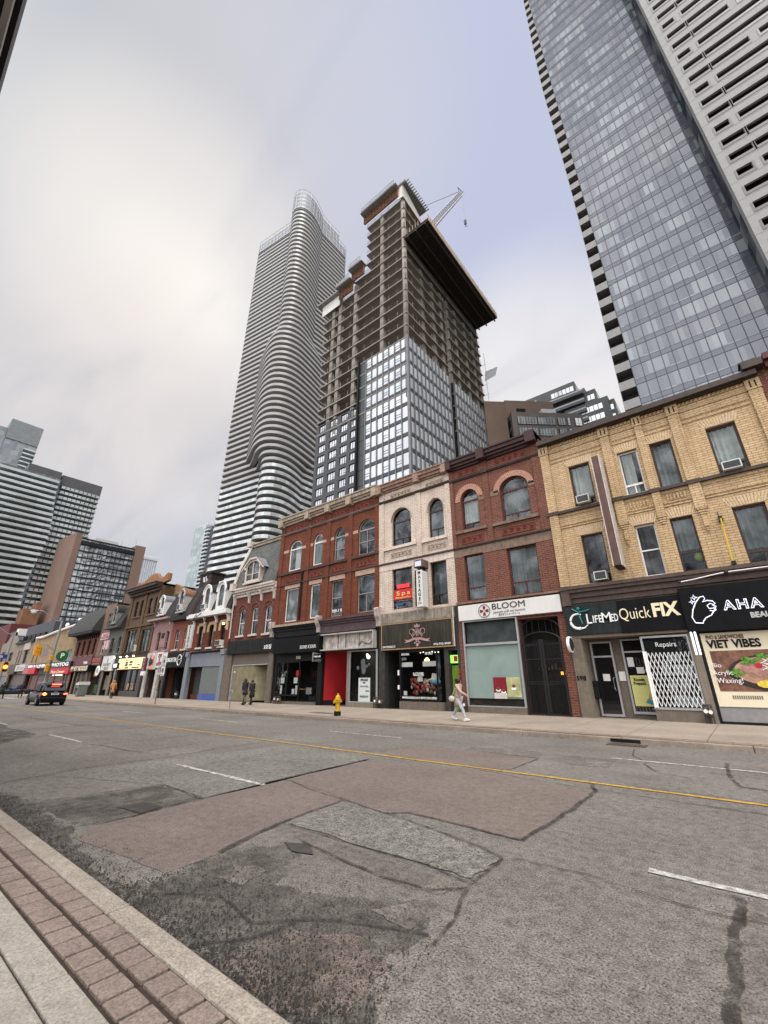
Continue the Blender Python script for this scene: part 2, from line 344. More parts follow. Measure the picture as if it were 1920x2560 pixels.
# ------------------------------------------------------------------ architecture helpers
FY=22.0; GZ=.22
def pull(t,x,z,Y):
    """measured on the wall plane, but standing proud of it: move to its true distance"""
    f=Y/FY-1; t.location.x+=x*f; t.location.z+=(z-1.65)*f
def arch_pts(x0,x1,zs,rise,k=14):
    cx,a=(x0+x1)/2,(x1-x0)/2
    return [(cx-a*math.cos(PI*i/k),zs+rise*math.sin(PI*i/k)) for i in range(k+1)]
def wall(mb,x0,x1,z0,z1,holes,Y=FY,d=.22):
    """front wall face with rectangular / arched openings (x0,x1,z0,z1,rise) and their reveals"""
    xs=sorted({x0,x1,*[h[0] for h in holes],*[h[1] for h in holes]}); xs=[x for x in xs if x0<=x<=x1]
    H=[(h[0],h[1],h[2],h[3],(h[4] if len(h)>4 else 0)) for h in holes]
    zs=sorted({z0,z1,*[h[2] for h in H],*[h[3]+h[4] for h in H]}); zs=[z for z in zs if z0<=z<=z1]
    for i in range(len(xs)-1):
        for j in range(len(zs)-1):
            cx,cz=(xs[i]+xs[i+1])/2,(zs[j]+zs[j+1])/2
            if any(h[0]<cx<h[1] and h[2]<cz<h[3]+h[4] for h in H): continue
            mb.quad((xs[i],Y,zs[j]),(xs[i+1],Y,zs[j]),(xs[i+1],Y,zs[j+1]),(xs[i],Y,zs[j+1]))
    for a,b,c,e,r in H:
        pts=[(a,c),(b,c)]
        if r:
            ap=arch_pts(a,b,e,r); zt=e+r
            for (p,q) in zip(ap,ap[1:]):
                if abs(p[1]-zt)>1e-6 or abs(q[1]-zt)>1e-6: mb.poly([(p[0],Y,p[1]),(q[0],Y,q[1]),(q[0],Y,zt),(p[0],Y,zt)])
            pts+=ap[::-1]
        else: pts+=[(b,e),(a,e)]
        k=len(pts)
        for i in range(k):
            p,q=pts[i],pts[(i+1)%k]; mb.quad((p[0],Y,p[1]),(q[0],Y,q[1]),(q[0],Y+d,q[1]),(p[0],Y+d,p[1]))
def shell(mb,x0,x1,z0,z1,Y=FY,depth=12):
    """party walls, back of a building"""
    mb.quad((x0,Y,z0),(x0,Y+depth,z0),(x0,Y+depth,z1),(x0,Y,z1)); mb.quad((x1,Y,z0),(x1,Y+depth,z0),(x1,Y+depth,z1),(x1,Y,z1))
    mb.quad((x0,Y+depth,z0),(x1,Y+depth,z0),(x1,Y+depth,z1),(x0,Y+depth,z1))
def outline(x0,x1,z0,zs,rise):
    return [(x0,z0),(x1,z0)]+(arch_pts(x0,x1,zs,rise)[::-1] if rise else [(x1,zs),(x0,zs)])
def win(b,x0,x1,z0,z1,rise=0,fr=FB,Y=FY,rec=.12,bars=(),cur=None,curz=(0,1),sill=None,t=.07,pane=GL,curw=(0,1),name='window'):
    """window part (its frame) with pane, curtain and sill as sub-parts; bars: ('h',z) or ('v',x,za,zb), fractions of the opening"""
    x0+=.004; x1-=.004; z0+=.004
    if not rise: z1-=.004
    w,h=x1-x0,z1-z0; y=Y+rec; mb=MB()
    o1=outline(x0,x1,z0,z1,rise); o2=outline(x0+t,x1-t,z0+t,z1-(0 if rise else t),max(rise-t,0) if rise else 0)
    k=len(o1)
    for i in range(k):
        j=(i+1)%k
        a,c,e,g=o1[i],o1[j],o2[j],o2[i]
        mb.quad((a[0],y,a[1]),(c[0],y,c[1]),(e[0],y,e[1]),(g[0],y,g[1])); mb.quad((g[0],y,g[1]),(e[0],y,e[1]),(e[0],y+.07,e[1]),(g[0],y+.07,g[1]))
    for q in bars:
        s=q[-1] if isinstance(q[-1],str) and q[-1]=='b' else ''
        bt=.055 if s else .032
        if q[0]=='h': zc=z0+h*q[1]; mb.box(x0+t,x1-t,y-.004,y+.06,zc-bt,zc+bt)
        else: xc=x0+w*q[1]; mb.box(xc-.026,xc+.026,y-.002,y+.058,z0+h*q[2]+.01,z0+h*q[3]-.01)
    f=mb.build(name,fr,b)
    MB().poly([(p[0],y+.045,p[1]) for p in o2]).build('pane',pane,f)
    if cur:
        cz0,cz1=z0+h*curz[0]+t,z0+(h+rise*.8)*curz[1]-t; cx0,cx1=x0+t+w*curw[0],x0-t+w*curw[1]; kk=max(6,int((cx1-cx0)*16)); c=MB(); ph=random.random()*6
        ps=[(cx0+(cx1-cx0)*i/kk,y+.14+.045*math.sin(i*2.1+ph)+.02*math.sin(i*.9)) for i in range(kk+1)]
        for p,q in zip(ps,ps[1:]): c.quad((p[0],p[1],cz0),(q[0],q[1],cz0),(q[0],q[1],cz1),(p[0],p[1],cz1))
        c.build('curtain',cur,f,smooth=True)
    if sill: MB().box(x0-.12,x1+.12,Y-.13,Y+rec-.01,z0-.16,z0-.006).build('sill',sill,f)
    return f
def cornice(mb,x0,x1,prof,Y=FY):
    """stepped moulding: prof = [(z0,z1,proud),...] each course a box proud of the wall"""
    for z0,z1,d in prof: mb.box(x0,x1,Y-d,Y-.002,z0,z1)
    return mb
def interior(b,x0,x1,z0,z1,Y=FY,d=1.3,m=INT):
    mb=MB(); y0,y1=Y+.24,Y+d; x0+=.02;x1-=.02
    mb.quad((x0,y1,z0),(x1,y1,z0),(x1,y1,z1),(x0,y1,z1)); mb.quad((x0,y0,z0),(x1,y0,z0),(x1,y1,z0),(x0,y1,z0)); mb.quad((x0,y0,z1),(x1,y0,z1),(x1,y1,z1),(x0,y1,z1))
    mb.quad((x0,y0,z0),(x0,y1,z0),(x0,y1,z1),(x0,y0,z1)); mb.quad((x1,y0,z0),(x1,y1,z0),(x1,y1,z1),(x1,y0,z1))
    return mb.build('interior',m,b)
def flatroof(b,x0,x1,z,Y=FY,depth=12):
    MB().box(x0,x1,Y+.02,Y+depth-.02,z-.25,z).build('roof',mat('tar_roof',(.05,.048,.046),.9,.3,2),b)
def voussoirs(b,x0,x1,zs,rise,t,m,k=22,Y=FY,proud=.03):
    mb=MB(); cx,a=(x0+x1)/2,(x1-x0)/2
    for i in range(k):
        A,B=PI*(i+.1)/k,PI*(i+.9)/k
        p=lambda g,q:(cx-(a+q)*math.cos(g),zs+(rise+q)*math.sin(g))
        mb.prism([p(A,.01),p(B,.01),p(B,t),p(A,t)],'y',Y-proud,Y-.001)
    return mb.build('arch',m,b)
def relief(b,x0,x1,z0,z1,m,Y=FY,name='carved_panel'):
    """carved panel: sunk frame with a run of scrolls"""
    mb=MB(); f=.04
    for q in ((x0,x1,z0,z0+f),(x0,x1,z1-f,z1),(x0,x0+f,z0+f,z1-f),(x1-f,x1,z0+f,z1-f)): mb.box(q[0],q[1],Y-.035,Y-.002,q[2],q[3])
    mb.box(x0+f,x1-f,Y-.008,Y-.003,z0+f,z1-f)
    k=max(2,int((x1-x0)/(z1-z0)*1.3)); rr=(z1-z0)*.3
    for i in range(k):
        cx=x0+(x1-x0)*(i+.5)/k; cz=(z0+z1)/2+(.03 if i%2 else -.03)
        pts=[(cx+(rr*(1-.055*j))*math.cos(j*.8*(1 if i%2 else -1)),Y-.03,cz+(rr*(1-.055*j))*math.sin(j*.8)) for j in range(14)]
        mb.tube(pts,.018,5)
    return mb.build(name,m,b)
def aircon(x,z,w,h,label,Y=FY,d=.32):
    t=thing('air_conditioner',label,'air conditioner',(x,Y,z),'window air conditioners')
    MB().box(x,x+w,Y-d,Y+.1,z,z+h).build('casing',mat('aircon_white',(.6,.59,.56),.5,.1,8),t,bevel=.012)
    g=MB().box(x+.045,x+w-.045,Y-d-.006,Y-d-.001,z+.045,z+h-.045)
    for i in range(6): zz=z+.07+(h-.14)*i/5; g.box(x+.05,x+w-.05,Y-d-.016,Y-d-.006,zz-.006,zz+.006)
    g.build('grille',mat('aircon_grille',(.06,.065,.065),.5,.2,10),t); return t
# ------------------------------------------------------------------ near buildings of the far row
BY=brick('yellow_brick',(.60,.435,.255),(.51,.36,.20),(.25,.16,.085),.40,.112,.013,.20,(.20,.13,.075))
BYL=mat('yellow_lintel_brick',(.56,.42,.265),.85,.2,9,.3,30)
BRR=brick('dark_red_brick',(.195,.064,.043),(.125,.044,.033),(.25,.155,.11),.32,.11,.013,.26,(.07,.035,.025))
BCR=brick('cream_painted_brick',(.72,.61,.52),(.66,.55,.46),(.37,.28,.22),.34,.115,.013,.24,(.25,.18,.13),chip=(.30,.17,.12))
BRE=brick('orange_red_brick',(.20,.053,.026),(.135,.038,.021),(.14,.06,.038),.30,.10,.010,.30,(.06,.03,.02))
BRF=brick('plain_red_brick',(.17,.058,.038),(.12,.042,.029),(.13,.065,.046),.30,.10,.010,.28,(.07,.035,.025))
GUT=mat('brown_gutter',(.052,.034,.026),.55,.3,5,streak=.3)
def building(name,label,x0,x1,cat='building',Y=FY,group=None): return thing(name,label,cat,((x0+x1)/2,Y,GZ-.03),group or (None if Y!=FY else 'old houses of the far row'))
# --- yellow brick house
b=building('brick_building','yellow brick building of three storeys with brown sill bands and two black shop signs',-6.4,3.35)
x0,x1,zt=-6.395,3.345,14.15
UW=[(-5.03,-3.98,10.2,12.56),(-2.63,-1.75,10.17,12.5),(-1.2,-.3,10.14,12.5),(1.05,2.12,10.13,12.47)]
LW=[(-5.05,-4.02,6.15,8.62),(-2.64,-1.8,6.12,8.57),(-1.2,-.34,6.1,8.58),(1.04,2.12,6.06,8.55)]
SF=[(-5.84,-3.43,GZ,3.62),(-3.43,-1.66,.68,3.6)]
mb=MB(); wall(mb,x0,x1,6.0,zt,UW+LW,d=.3); shell(mb,x0,x1,GZ-.3,zt); mb.build('wall',BY,b)
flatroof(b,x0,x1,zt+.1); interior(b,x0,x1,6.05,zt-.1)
win(b,*UW[0],bars=[('h',.17,'b')],cur=CUW,curz=(.18,1),rec=.16); win(b,*UW[1],fr=FW,bars=[('h',.22,'b'),('v',.5,0,.22)],cur=CUW,curw=(.05,.75),rec=.16)
win(b,*UW[2],cur=CUR,t=.09,rec=.16); win(b,*UW[3],bars=[('h',.2,'b')],cur=CUW,curz=(.2,1),t=.09,rec=.16)
win(b,*LW[0],bars=[('h',.24,'b')],cur=CUD,curz=(.22,1),curw=(.55,1),rec=.16); win(b,*LW[1],fr=FW,bars=[('h',.5)],cur=CUD,rec=.16)
win(b,*LW[2],bars=[('h',.35)],cur=CUR,curz=(.38,1),rec=.16); win(b,*LW[3],bars=[('h',.22,'b'),('v',.52,0,.22)],cur=CUR,curz=(.24,1),t=.09,rec=.16)
MB().ball((-.52,22.35,6.75),.19,.12,.2).build('lampshade',mat('lime_lampshade',(.33,.42,.03),.6,.1,4),b,smooth=True)
mb=MB(); cornice(mb,x0,x1,[(14.15,14.2,.22),(14.2,14.42,.42),(14.42,14.5,.36)]); mb.box(2.92,3.62,21.45,22.1,14.5,14.82); mb.box(2.86,3.5,21.5,22.1,14.82,14.9)
mb.build('cornice',GUT,b)
mb=MB(); PIL=[(-6.39,-5.95),(-3.22,-2.8),(-1.6,-1.28),(-.15,.28),(2.9,3.34)]
for a,c in PIL:
    mb.box(a,c,21.88,21.998,10.16,13.62); mb.box(a-.04,c+.04,21.85,21.996,13.62,14.14)
    for q in ((13.5,.03),(13.4,.02)): mb.box(a-q[1],c+q[1],21.87,21.99,q[0]-.04,q[0]+.03)
for i,(a,c) in enumerate(PIL):
    lo=6.0 if i in (0,4) else 8.78
    mb.box(a,c,21.88,21.997,lo,9.98)
    if 0<i<4:
        cx=(a+c)/2
        for j in range(4): mb.box(cx-.18+.03*j,cx+.18-.03*j,21.89+.02*j,21.995,8.78-.1*(j+1)+.02,8.78-.1*j)
        if i!=2:
            mb.box(cx-.08,cx+.08,21.9,21.994,7.95,8.4)
            for j in range(4): mb.box(cx-.07+.012*j,cx+.07-.012*j,21.92,21.993,7.9-.08*j,7.95-.08*j)
mb.each('pilaster',BY,b)
mb=MB()
for a,c in PIL:
    cx=(a+c)/2
    for s in (-.09,.09): mb.box(cx+s-.028,cx+s+.028,21.845,21.86,13.72,14.05)
mb.each('pilaster_slot',mat('dark_slot',(.02,.014,.01),.9,.2,4),b)  # near-black strips stand in for slots cut in the capitals
mb=MB()
for i in range(4):
    a,c=PIL[i][1]+.04,PIL[i+1][0]-.04
    for z in (13.05,13.28,9.82,9.34,9.2): mb.box(a,c,21.955,21.996,z-.022,z+.022)
    mb.box(a,c,21.95,21.996,13.66,13.70)
    k=int((c-a)/.16)
    for j in range(k):
        xx=a+(c-a)*(j+.5)/k; mb.prism([(xx-.075,13.98),(xx+.02,13.98),(xx+.075,14.12),(xx-.02,14.12)],'y',21.93,21.995)
for a,c in ((-2.62,-1.78),(-1.1,-.3)):
    for j in range(6): xx=a+(c-a)*(j+.5)/6; mb.box(xx-.035,xx+.035,21.95,21.995,9.44,9.74)
mb.each('string_course',BY,b)
mb=MB()
for h in UW+LW:
    k=int((h[1]-h[0]+.3)/.1); cx=(h[0]+h[1])/2
    for j in range(k):
        u=(j+.5)/k-.5; xx=cx+u*(h[1]-h[0]+.12); xt=cx+u*(h[1]-h[0]+.5); mb.prism([(xx-.036,h[3]+.02),(xx+.036,h[3]+.02),(xt+.04,h[3]+.46),(xt-.04,h[3]+.46)],'y',21.985,21.998)
mb.each('flat_arch',BYL,b)
mb=MB()
for i in range(4): mb.box(PIL[i][1],PIL[i+1][0],21.86,22.12,9.98,10.12)
for a,c in PIL: mb.box(a-.06,c+.06,21.82,21.995,9.96,10.14)
mb.build('sill_band',GUT,b)
BM=mat('brown_shop_beam',(.085,.055,.045),.6,.25,4,streak=.35)
mb=MB(); cornice(mb,x0+.42,x1,[(5.25,5.5,.1),(5.5,5.75,.2),(5.75,5.9,.34),(5.9,6.05,.42)]); mb.box(x0,x0+.42,21.72,21.99,5.1,5.9); mb.box(x0-.03,x0+.45,21.66,21.985,5.9,6.08); mb.build('shop_beam',BM,b)
# ground floor of the yellow house
mb=MB(); wall(mb,x0,x1,GZ-.3,5.99,SF,d=.9); mb.build('shop_wall',CONC,b)
mb=MB(); mb.box(-6.33,-5.85,21.86,21.995,GZ,3.62)
for i in range(9): mb.box(-6.31+i*.052,-6.28+i*.052,21.84,21.86,GZ+.1,3.5)
mb.box(-6.36,-1.4,21.84,21.99,3.62,3.78); mb.box(-1.64,-1.36,21.9,21.99,GZ,3.6); mb.each('shop_pier',CONC,b)
text(b,'598',-6.1,1.86,.2,21.835,FD,.006,w=.42,name='house_number')
dY=22.86
mb=MB(); mb.quad((-5.84,dY+.05,GZ),(-3.43,dY+.05,GZ),(-3.43,dY+.05,3.62),(-5.84,dY+.05,3.62)); mb.build('recess_wall',TAUPE,b)
d=MB().box(-5.74,-5.66,dY-.06,dY,GZ+.04,3.5).box(-4.86,-4.78,dY-.06,dY,GZ+.04,3.5).box(-5.66,-4.86,dY-.06,dY,2.78,2.86).box(-5.66,-4.86,dY-.06,dY,3.42,3.5).box(-5.66,-4.86,dY-.06,dY,GZ+.04,.36).build('door',ALU,b)
MB().quad((-5.66,dY-.02,.36),(-4.86,dY-.02,.36),(-4.86,dY-.02,3.42),(-5.66,dY-.02,3.42)).build('pane',mirror('dark_door_glass',(.012,.011,.011),.06,wob=0),d)
MB().tube([(-4.92,dY-.08,1.35),(-4.96,dY-.14,1.4),(-4.96,dY-.14,1.85),(-4.92,dY-.08,1.9)],.018,6).build('handle',ALU,d)
MB().box(-5.4,-5.1,dY-.03,dY-.022,1.75,2.05).box(-4.72,-4.45,dY,dY+.045,1.75,2.15).each('door_notice',PAPER,d)
MB().box(-5.84,-5.62,22.5,22.82,1.0,1.75).build('intercom_box',FD,b,bevel=.02)
f=MB().box(-4.4,-4.32,dY-.05,dY,.4,3.55).box(-3.5,-3.44,dY-.05,dY,.4,3.55).box(-4.32,-3.5,dY-.05,dY,.4,.5).box(-4.32,-3.5,dY-.05,dY,2.95,3.02).box(-4.32,-3.5,dY-.05,dY,3.48,3.55).build('window',ALU,b)
MB().quad((-4.32,dY-.02,.5),(-3.5,dY-.02,.5),(-3.5,dY-.02,3.48),(-4.32,dY-.02,3.48)).build('pane',mirror('dark_door_glass'),f)
po=MB().box(-4.28,-3.52,dY-.035,dY-.026,.72,1.98).build('window_poster',mat('yellow_poster',(.62,.60,.22),.6,.06,3),f)
text(po,'Koodo\nPrepaid.',-3.93,1.72,.12,dY-.045,FD,.004,w=.5); MB().prism([(-3.85,.85),(-3.55,.76),(-3.55,.95),(-3.75,1.02)],'y',dY-.04,dY-.036).build('poster_picture',mat('poster_blue',(.05,.25,.33),.6,.2,5),po); MB().prism([(-3.72,1.0),(-3.6,1.02),(-3.63,1.32)],'y',dY-.043,dY-.037).build('poster_picture',mat('poster_sand',(.5,.27,.08),.6,.2,5),po)
MB().box(-4.25,-4.0,dY-.034,dY-.025,2.35,2.75).box(-3.95,-3.65,dY-.034,dY-.025,2.06,2.32).box(-3.6,-3.5,dY-.033,dY-.024,2.1,2.25).each('window_notice',PAPER,f)
gs=MB()
for i in range(7):
    xx=-4.3+i*.125
    for s in (1,-1): gs.tube([(xx+(.06 if s<0 else 0),dY-.012,2.3),(xx+(0 if s<0 else .06),dY-.012,2.75)],.009,4); gs.tube([(xx+(.06 if s<0 else 0),dY-.012,.5),(xx+(0 if s<0 else .06),dY-.012,.72)],.009,4)
gs.build('folding_grille',WHT,f)
# bay with the folding security gate
f=MB().box(-3.42,-3.34,21.94,22.06,.68,3.55).box(-1.72,-1.66,21.94,22.06,.68,3.55).box(-3.34,-1.72,21.94,22.06,3.47,3.55).box(-3.34,-1.72,21.94,22.06,.68,.74).build('window',ALU,b)
MB().quad((-3.34,22.03,.74),(-1.72,22.03,.74),(-1.72,22.03,3.47),(-3.34,22.03,3.47)).build('pane',GLD,f)
MB().quad((-3.34,22.12,.74),(-1.72,22.12,.74),(-1.72,22.12,3.47),(-3.34,22.12,3.47)).build('backdrop',mat('black_backdrop',(.008,.008,.009),.6,.2,3),f)
q=MB()
for xx,z,w,h in ((-2.85,1.95,.3,.5),(-2.45,1.95,.32,.42),(-2.1,1.9,.28,.46),(-2.75,1.4,.3,.38),(-2.35,1.42,.34,.42),(-2.7,.8,.5,.42),(-2.15,.78,.45,.34),(-2.55,2.5,.4,.25)): q.box(xx,xx+w,22.06,22.09,z,z+h)
q.each('phone_poster',mat('grey_phone_poster',(.34,.37,.40),.5,.45,6),f)
text(f,'Repairs',-2.52,3.18,.2,22.02,WHT,w=.75)
g=MB(); k=11
for i in range(-4,k+4):
    for s in (1,-1):
        xa=-3.3+i*.148; xb=xa+s*.148*4.5; za,zb=.76,2.86
        # clip the slat to the opening
        def cl(x,z,xo,zo):
            for lim,lo in ((-3.3,True),(-1.72,False)):
                if (lo and x<lim) or ((not lo) and x>lim): tt=(lim-xo)/(x-xo); x,z=lim,zo+(z-zo)*tt
            return x,z
        if (xa<-3.3 and xb<-3.3) or (xa>-1.72 and xb>-1.72): continue
        p,q2=cl(xa,za,xb,zb),cl(xb,zb,xa,za)
        if abs(p[1]-q2[1])<.15: continue
        g.tube([(p[0],21.9+.012*s,p[1]),(q2[0],21.9+.012*s,q2[1])],.0145,4)
g.box(-3.42,-3.33,21.87,21.93,.72,2.92).box(-3.32,-3.27,21.87,21.93,.72,2.92); g.build('folding_gate',WHT,b)
MB().box(-3.43,-1.66,21.93,21.995,GZ,.67).build('bulkhead',TAUPE,b)
MB().box(-3.45,-1.64,21.9,21.93,.655,.69).build('window_sill',ALU,b)
# black framed bay with the food poster
MB().box(-1.36,3.3,21.93,21.99,GZ,.30).box(-1.36,-1.27,21.9,21.99,.30,3.6).box(-1.27,3.3,21.93,21.99,3.55,3.62).build('shopfront_frame',FD,b)
MB().box(-1.26,3.3,21.95,21.99,.31,.80).build('bulkhead',mat('grey_bulkhead',(.24,.235,.235),.6,.1,5),b)
# --- signs on the yellow house
def board(name,label,cat,x0,x1,z0,z1,m,Y=FY,d=.18,group=None,bev=.015):
    t=thing(name,label,cat,((x0+x1)/2,Y,z0),group or 'signs along the old row'); MB().box(x0,x1,Y-d,Y-.004,z0,z1).build('panel',m,t,bevel=bev)
    if d>.22: pull(t,(x0+x1)/2,(z0+z1)/2,Y-d)
    return t
BLK=mat('black_sign_panel',(.005,.005,.006),.55,.2,3,streak=.1,grime=(.02,.02,.02),spec=.12); DSL=mat('dark_slate_sign',(.014,.020,.021),.55,.3,3,spec=.15,streak=.6,grime=(.05,.055,.05))
t=board('shop_sign','dark slate shop sign with teal figure and white crescent emblem','sign',-6.44,-4.1,3.8,5.2,DSL,d=.28)
y=21.70; TEA=mat('teal_logo',(.015,.20,.19),.5,.05,4)
text(t,'L',-5.36,4.47,.46,y,WHT,.004,w=.22); text(t,'IFE',-4.99,4.44,.34,y,WHT,.004,w=.40); text(t,'M',-4.60,4.47,.46,y,WHT,.004,w=.38); text(t,'ED',-4.26,4.44,.34,y,WHT,.004,w=.28)
MB().tube([(-5.85+.34*math.cos(a),y+.005,4.42+.34*math.sin(a)) for a in [R(60+i*14) for i in range(17)]],.035,6,.075).tube([(-5.75,y,4.08),(-5.6,y,4.1),(-5.42,y,4.24)],.05,6,.015).build('emblem',WHT,t)
MB().tube([(-5.72,y-.02,4.9),(-5.74,y-.02,4.62),(-5.66,y-.02,4.28)],.06,6,.02).tube([(-6.05,y-.02,5.02),(-5.8,y-.02,4.84),(-5.45,y-.02,4.86),(-5.28,y-.02,4.92)],.03,6).ball((-5.76,y-.02,5.0),.07,.03,.07).build('emblem',TEA,t)
t=board('shop_sign','black shop sign in cream letters beside the dark slate sign','sign',-4.09,-1.62,3.76,5.19,BLK,d=.27); y=21.72
text(t,'Quick',-3.42,4.55,.52,y,CRM,-.004,w=1.22); text(t,'FIX',-2.24,4.60,.56,y,CRM,.03,w=1.0)
t=board('shop_sign','long black nail salon sign with outlined letters and white hand drawing','sign',-1.56,3.3,3.64,5.42,BLK,d=.42); y=21.57
NEO=mat('lit_white_outline',(.75,.78,.9),.4,.02,3,emit=.5)
text(t,'AHA NAILS',1.33,4.55,.36,y,NEO,.02,sp=1.25,w=3.05); text(t,'AHA NAILS',1.33,4.55,.36,y-.012,BLK,-.006,sp=1.25,w=3.0); text(t,'BEAUTY BAR',1.28,4.12,.2,y,mat('dim_white_letter',(.42,.42,.42),.5,.05,4),.012,w=1.5)
hp=[(-1.02,3.98),(-1.08,4.2),(-1.0,4.5),(-.86,4.78),(-.7,4.98),(-.58,5.0),(-.56,4.9),(-.66,4.78),(-.5,4.82),(-.36,4.78),(-.3,4.68),(-.4,4.62),(-.3,4.56),(-.34,4.48),(-.42,4.36),(-.5,4.24),(-.68,4.15),(-.78,4.02),(-.8,3.95),(-1.02,3.98)]
hp=[(-.42+(p[0]+.3)*1.12,p[1]) for p in hp]; h=MB().tube([(p[0],y-.01,p[1]) for p in hp],.02,5)
h.tube([(-.7,y-.01,4.62),(-.66,y-.01,4.5),(-.5,y-.01,4.5),(-.46,y-.01,4.62),(-.58,y-.01,4.7),(-.7,y-.01,4.62)],.016,5).tube([(-.66,y-.01,4.42),(-.52,y-.01,4.38),(-.44,y-.01,4.44)],.016,5)
for cx,cz,s in ((-1.17,4.82,.1),(-1.06,4.98,.12)): h.tube([(cx+s*(1 if i%2==0 else .3)*math.cos(i*PI/4),y-.01,cz+s*(1 if i%2==0 else .3)*math.sin(i*PI/4)) for i in range(9)],.012,5)
h.build('emblem',NEO,t)
# food poster
t=thing('poster','large cream poster of a noodle bowl with bold black heading','poster',(1,FY,.82)); yP=21.94
MB().box(-1.24,3.28,yP-.02,yP,.82,3.52).build('panel',mat('cream_poster',(.74,.66,.48),.5,.03,3),t)
MB().box(-1.08,3.2,yP-.026,yP-.0205,1.36,2.84).build('photo_background',mat('poster_wood',(.17,.075,.05),.6,.5,5,streak=.5,grime=(.3,.17,.1)),t)
MB().disc(.75,yP-.034,yP-.027,2.02,1.42,.66,36).build('bowl',mat('poster_bowl',(.03,.018,.016),.35,.3,4),t)
MB().disc(.78,yP-.040,yP-.035,2.08,1.26,.54,36).build('soup',mat('poster_soup',(.42,.24,.16),.5,.4,5),t)
q=MB()
for i in range(4): q.prism([(-.35+i*.22,2.15-i*.03),(-.02+i*.24,2.42-i*.05),(.22+i*.25,2.3-i*.05),(-.05+i*.22,1.98-i*.03)],'y',yP-.047-.002*i,yP-.041-.002*i)
q.build('meat',mat('poster_meat',(.42,.20,.17),.5,.3,7),t)
q=MB(); rg=random.Random(3)
for i in range(60):
    cx,cz=(.05,2.45) if i<26 else (.45,2.60) if i<42 else (-.45,2.02); a=rg.uniform(0,6.3); r_=rg.uniform(0,.2); s=rg.uniform(.04,.09)
    px,pz=cx+r_*math.cos(a)*1.4,cz+r_*math.sin(a)*.7; aa=rg.uniform(0,6); q.prism([(px+s*(1 if j%2==0 else .55)*math.cos(aa+j*PI/3),pz+s*(1 if j%2==0 else .55)*math.sin(aa+j*PI/3)) for j in range(6)],'y',yP-.062-.0003*i,yP-.056-.0003*i)
q.build('herbs',mat('poster_herbs',(.09,.24,.025),.5,.5,9),t)
q=MB()
for i in range(14): q.tube([(.45+.07*i+.1*math.sin(j*1.3+i),yP-.064,2.5-.05*j+.02*math.sin(i*2.)) for j in range(9)],.018,5)
q.build('noodles',mat('poster_noodles',(.72,.66,.60),.5,.08,6),t)
q=MB().disc(.35,yP-.085,yP-.08,1.62,.26,.13,18).disc(.85,yP-.085,yP-.08,1.72,.24,.16,18); q.build('lemon',mat('poster_lemon',(.70,.52,.06),.5,.25,9),t)
MB().disc(.3,yP-.082,yP-.076,2.28,.11,.09,14).disc(.62,yP-.082,yP-.076,1.88,.09,.05,14).build('tomato',mat('poster_red',(.45,.02,.02),.5,.2,6),t)
text(t,'PHO & SANDWICHES',-.48,3.35,.15,yP-.03,mat('poster_brown_letter',(.12,.045,.03),.6,.1,4),.006,w=1.2); text(t,'VIET VIBES',-.26,3.08,.30,yP-.03,FD,.016,w=1.68)
text(t,'Bio',-.98,2.30,.17,yP-.03,WHT,w=.3); text(t,'Acrylic',-.84,2.02,.17,yP-.075,WHT,w=.62); text(t,'Waxing!',-.68,1.74,.19,yP-.075,WHT,w=.8)
q=MB()
for i in range(14): q.box(-.75+i*.065,-.71+i*.065,yP-.03,yP-.021,1.1,1.22)
q.build('caption_marks',mat('poster_grey',(.16,.15,.13),.6,.1,4),t); text(t,'co',.72,1.1,.2,yP-.03,FD,.014,w=.34)
t=thing('blade_sign','tall blank brown sign box with pale edges on the yellow brick wall','sign',(-3.65,21.9,6.95))
MB().box(-3.81,-3.5,21.05,21.85,6.98,12.62).build('panel',mat('brown_sign_face',(.10,.05,.036),.45,.2,3,streak=.3),t); MB().box(-3.85,-3.812,21.03,21.87,6.95,12.66).box(-3.498,-3.46,21.03,21.87,6.95,12.66).build('edge_trim',mat('pale_trim',(.55,.50,.47),.5,.25,6,streak=.5),t)
MB().box(-3.8,-3.5,21.1,21.8,6.9,6.977).box(-3.7,-3.6,21.84,22.0,8.2,8.35).box(-3.7,-3.6,21.84,22.0,11.6,11.75).each('bracket',FD,t)
pull(t,-3.65,9.8,21.05)
t=thing('wall_pole','yellow tilted pole fixed to the yellow brick wall','pole',(.54,21.9,6.2)); MB().tube([(.58,21.75,8.1),(.52,21.7,6.25)],.03,6).build('rod',mat('safety_yellow',(.62,.42,.02),.5,.15,5),t); MB().box(.5,.64,21.75,21.99,8.0,8.22).box(.46,.62,21.72,21.99,6.12,6.26).tube([(.54,21.84,8.2),(.53,21.84,8.42)],.02,6).each('bracket',IRON,t)
t=thing('round_sign','round black and white shop sign on a bracket by the concrete pier','sign',(-6.42,21.5,3.1)); 
def disk_x(mb,x0,x1,cy,cz,r,s=22): return mb.prism([(cy+r*math.cos(2*PI*i/s),cz+r*math.sin(2*PI*i/s)) for i in range(s)],'x',x0,x1)
disk_x(MB(),-6.46,-6.34,21.42,3.38,.36).build('rim',WHT,t); disk_x(disk_x(MB(),-6.475,-6.325,21.42,3.38,.30),-6.48,-6.32,21.42,3.38,.1).build('face',mat('navy_face',(.012,.014,.03),.4,.1,3),t); MB().tube([(-6.4,21.7,3.4),(-6.4,22.0,3.4)],.03,6).each('bracket',IRON,t)
pull(t,-6.4,3.38,21.42)
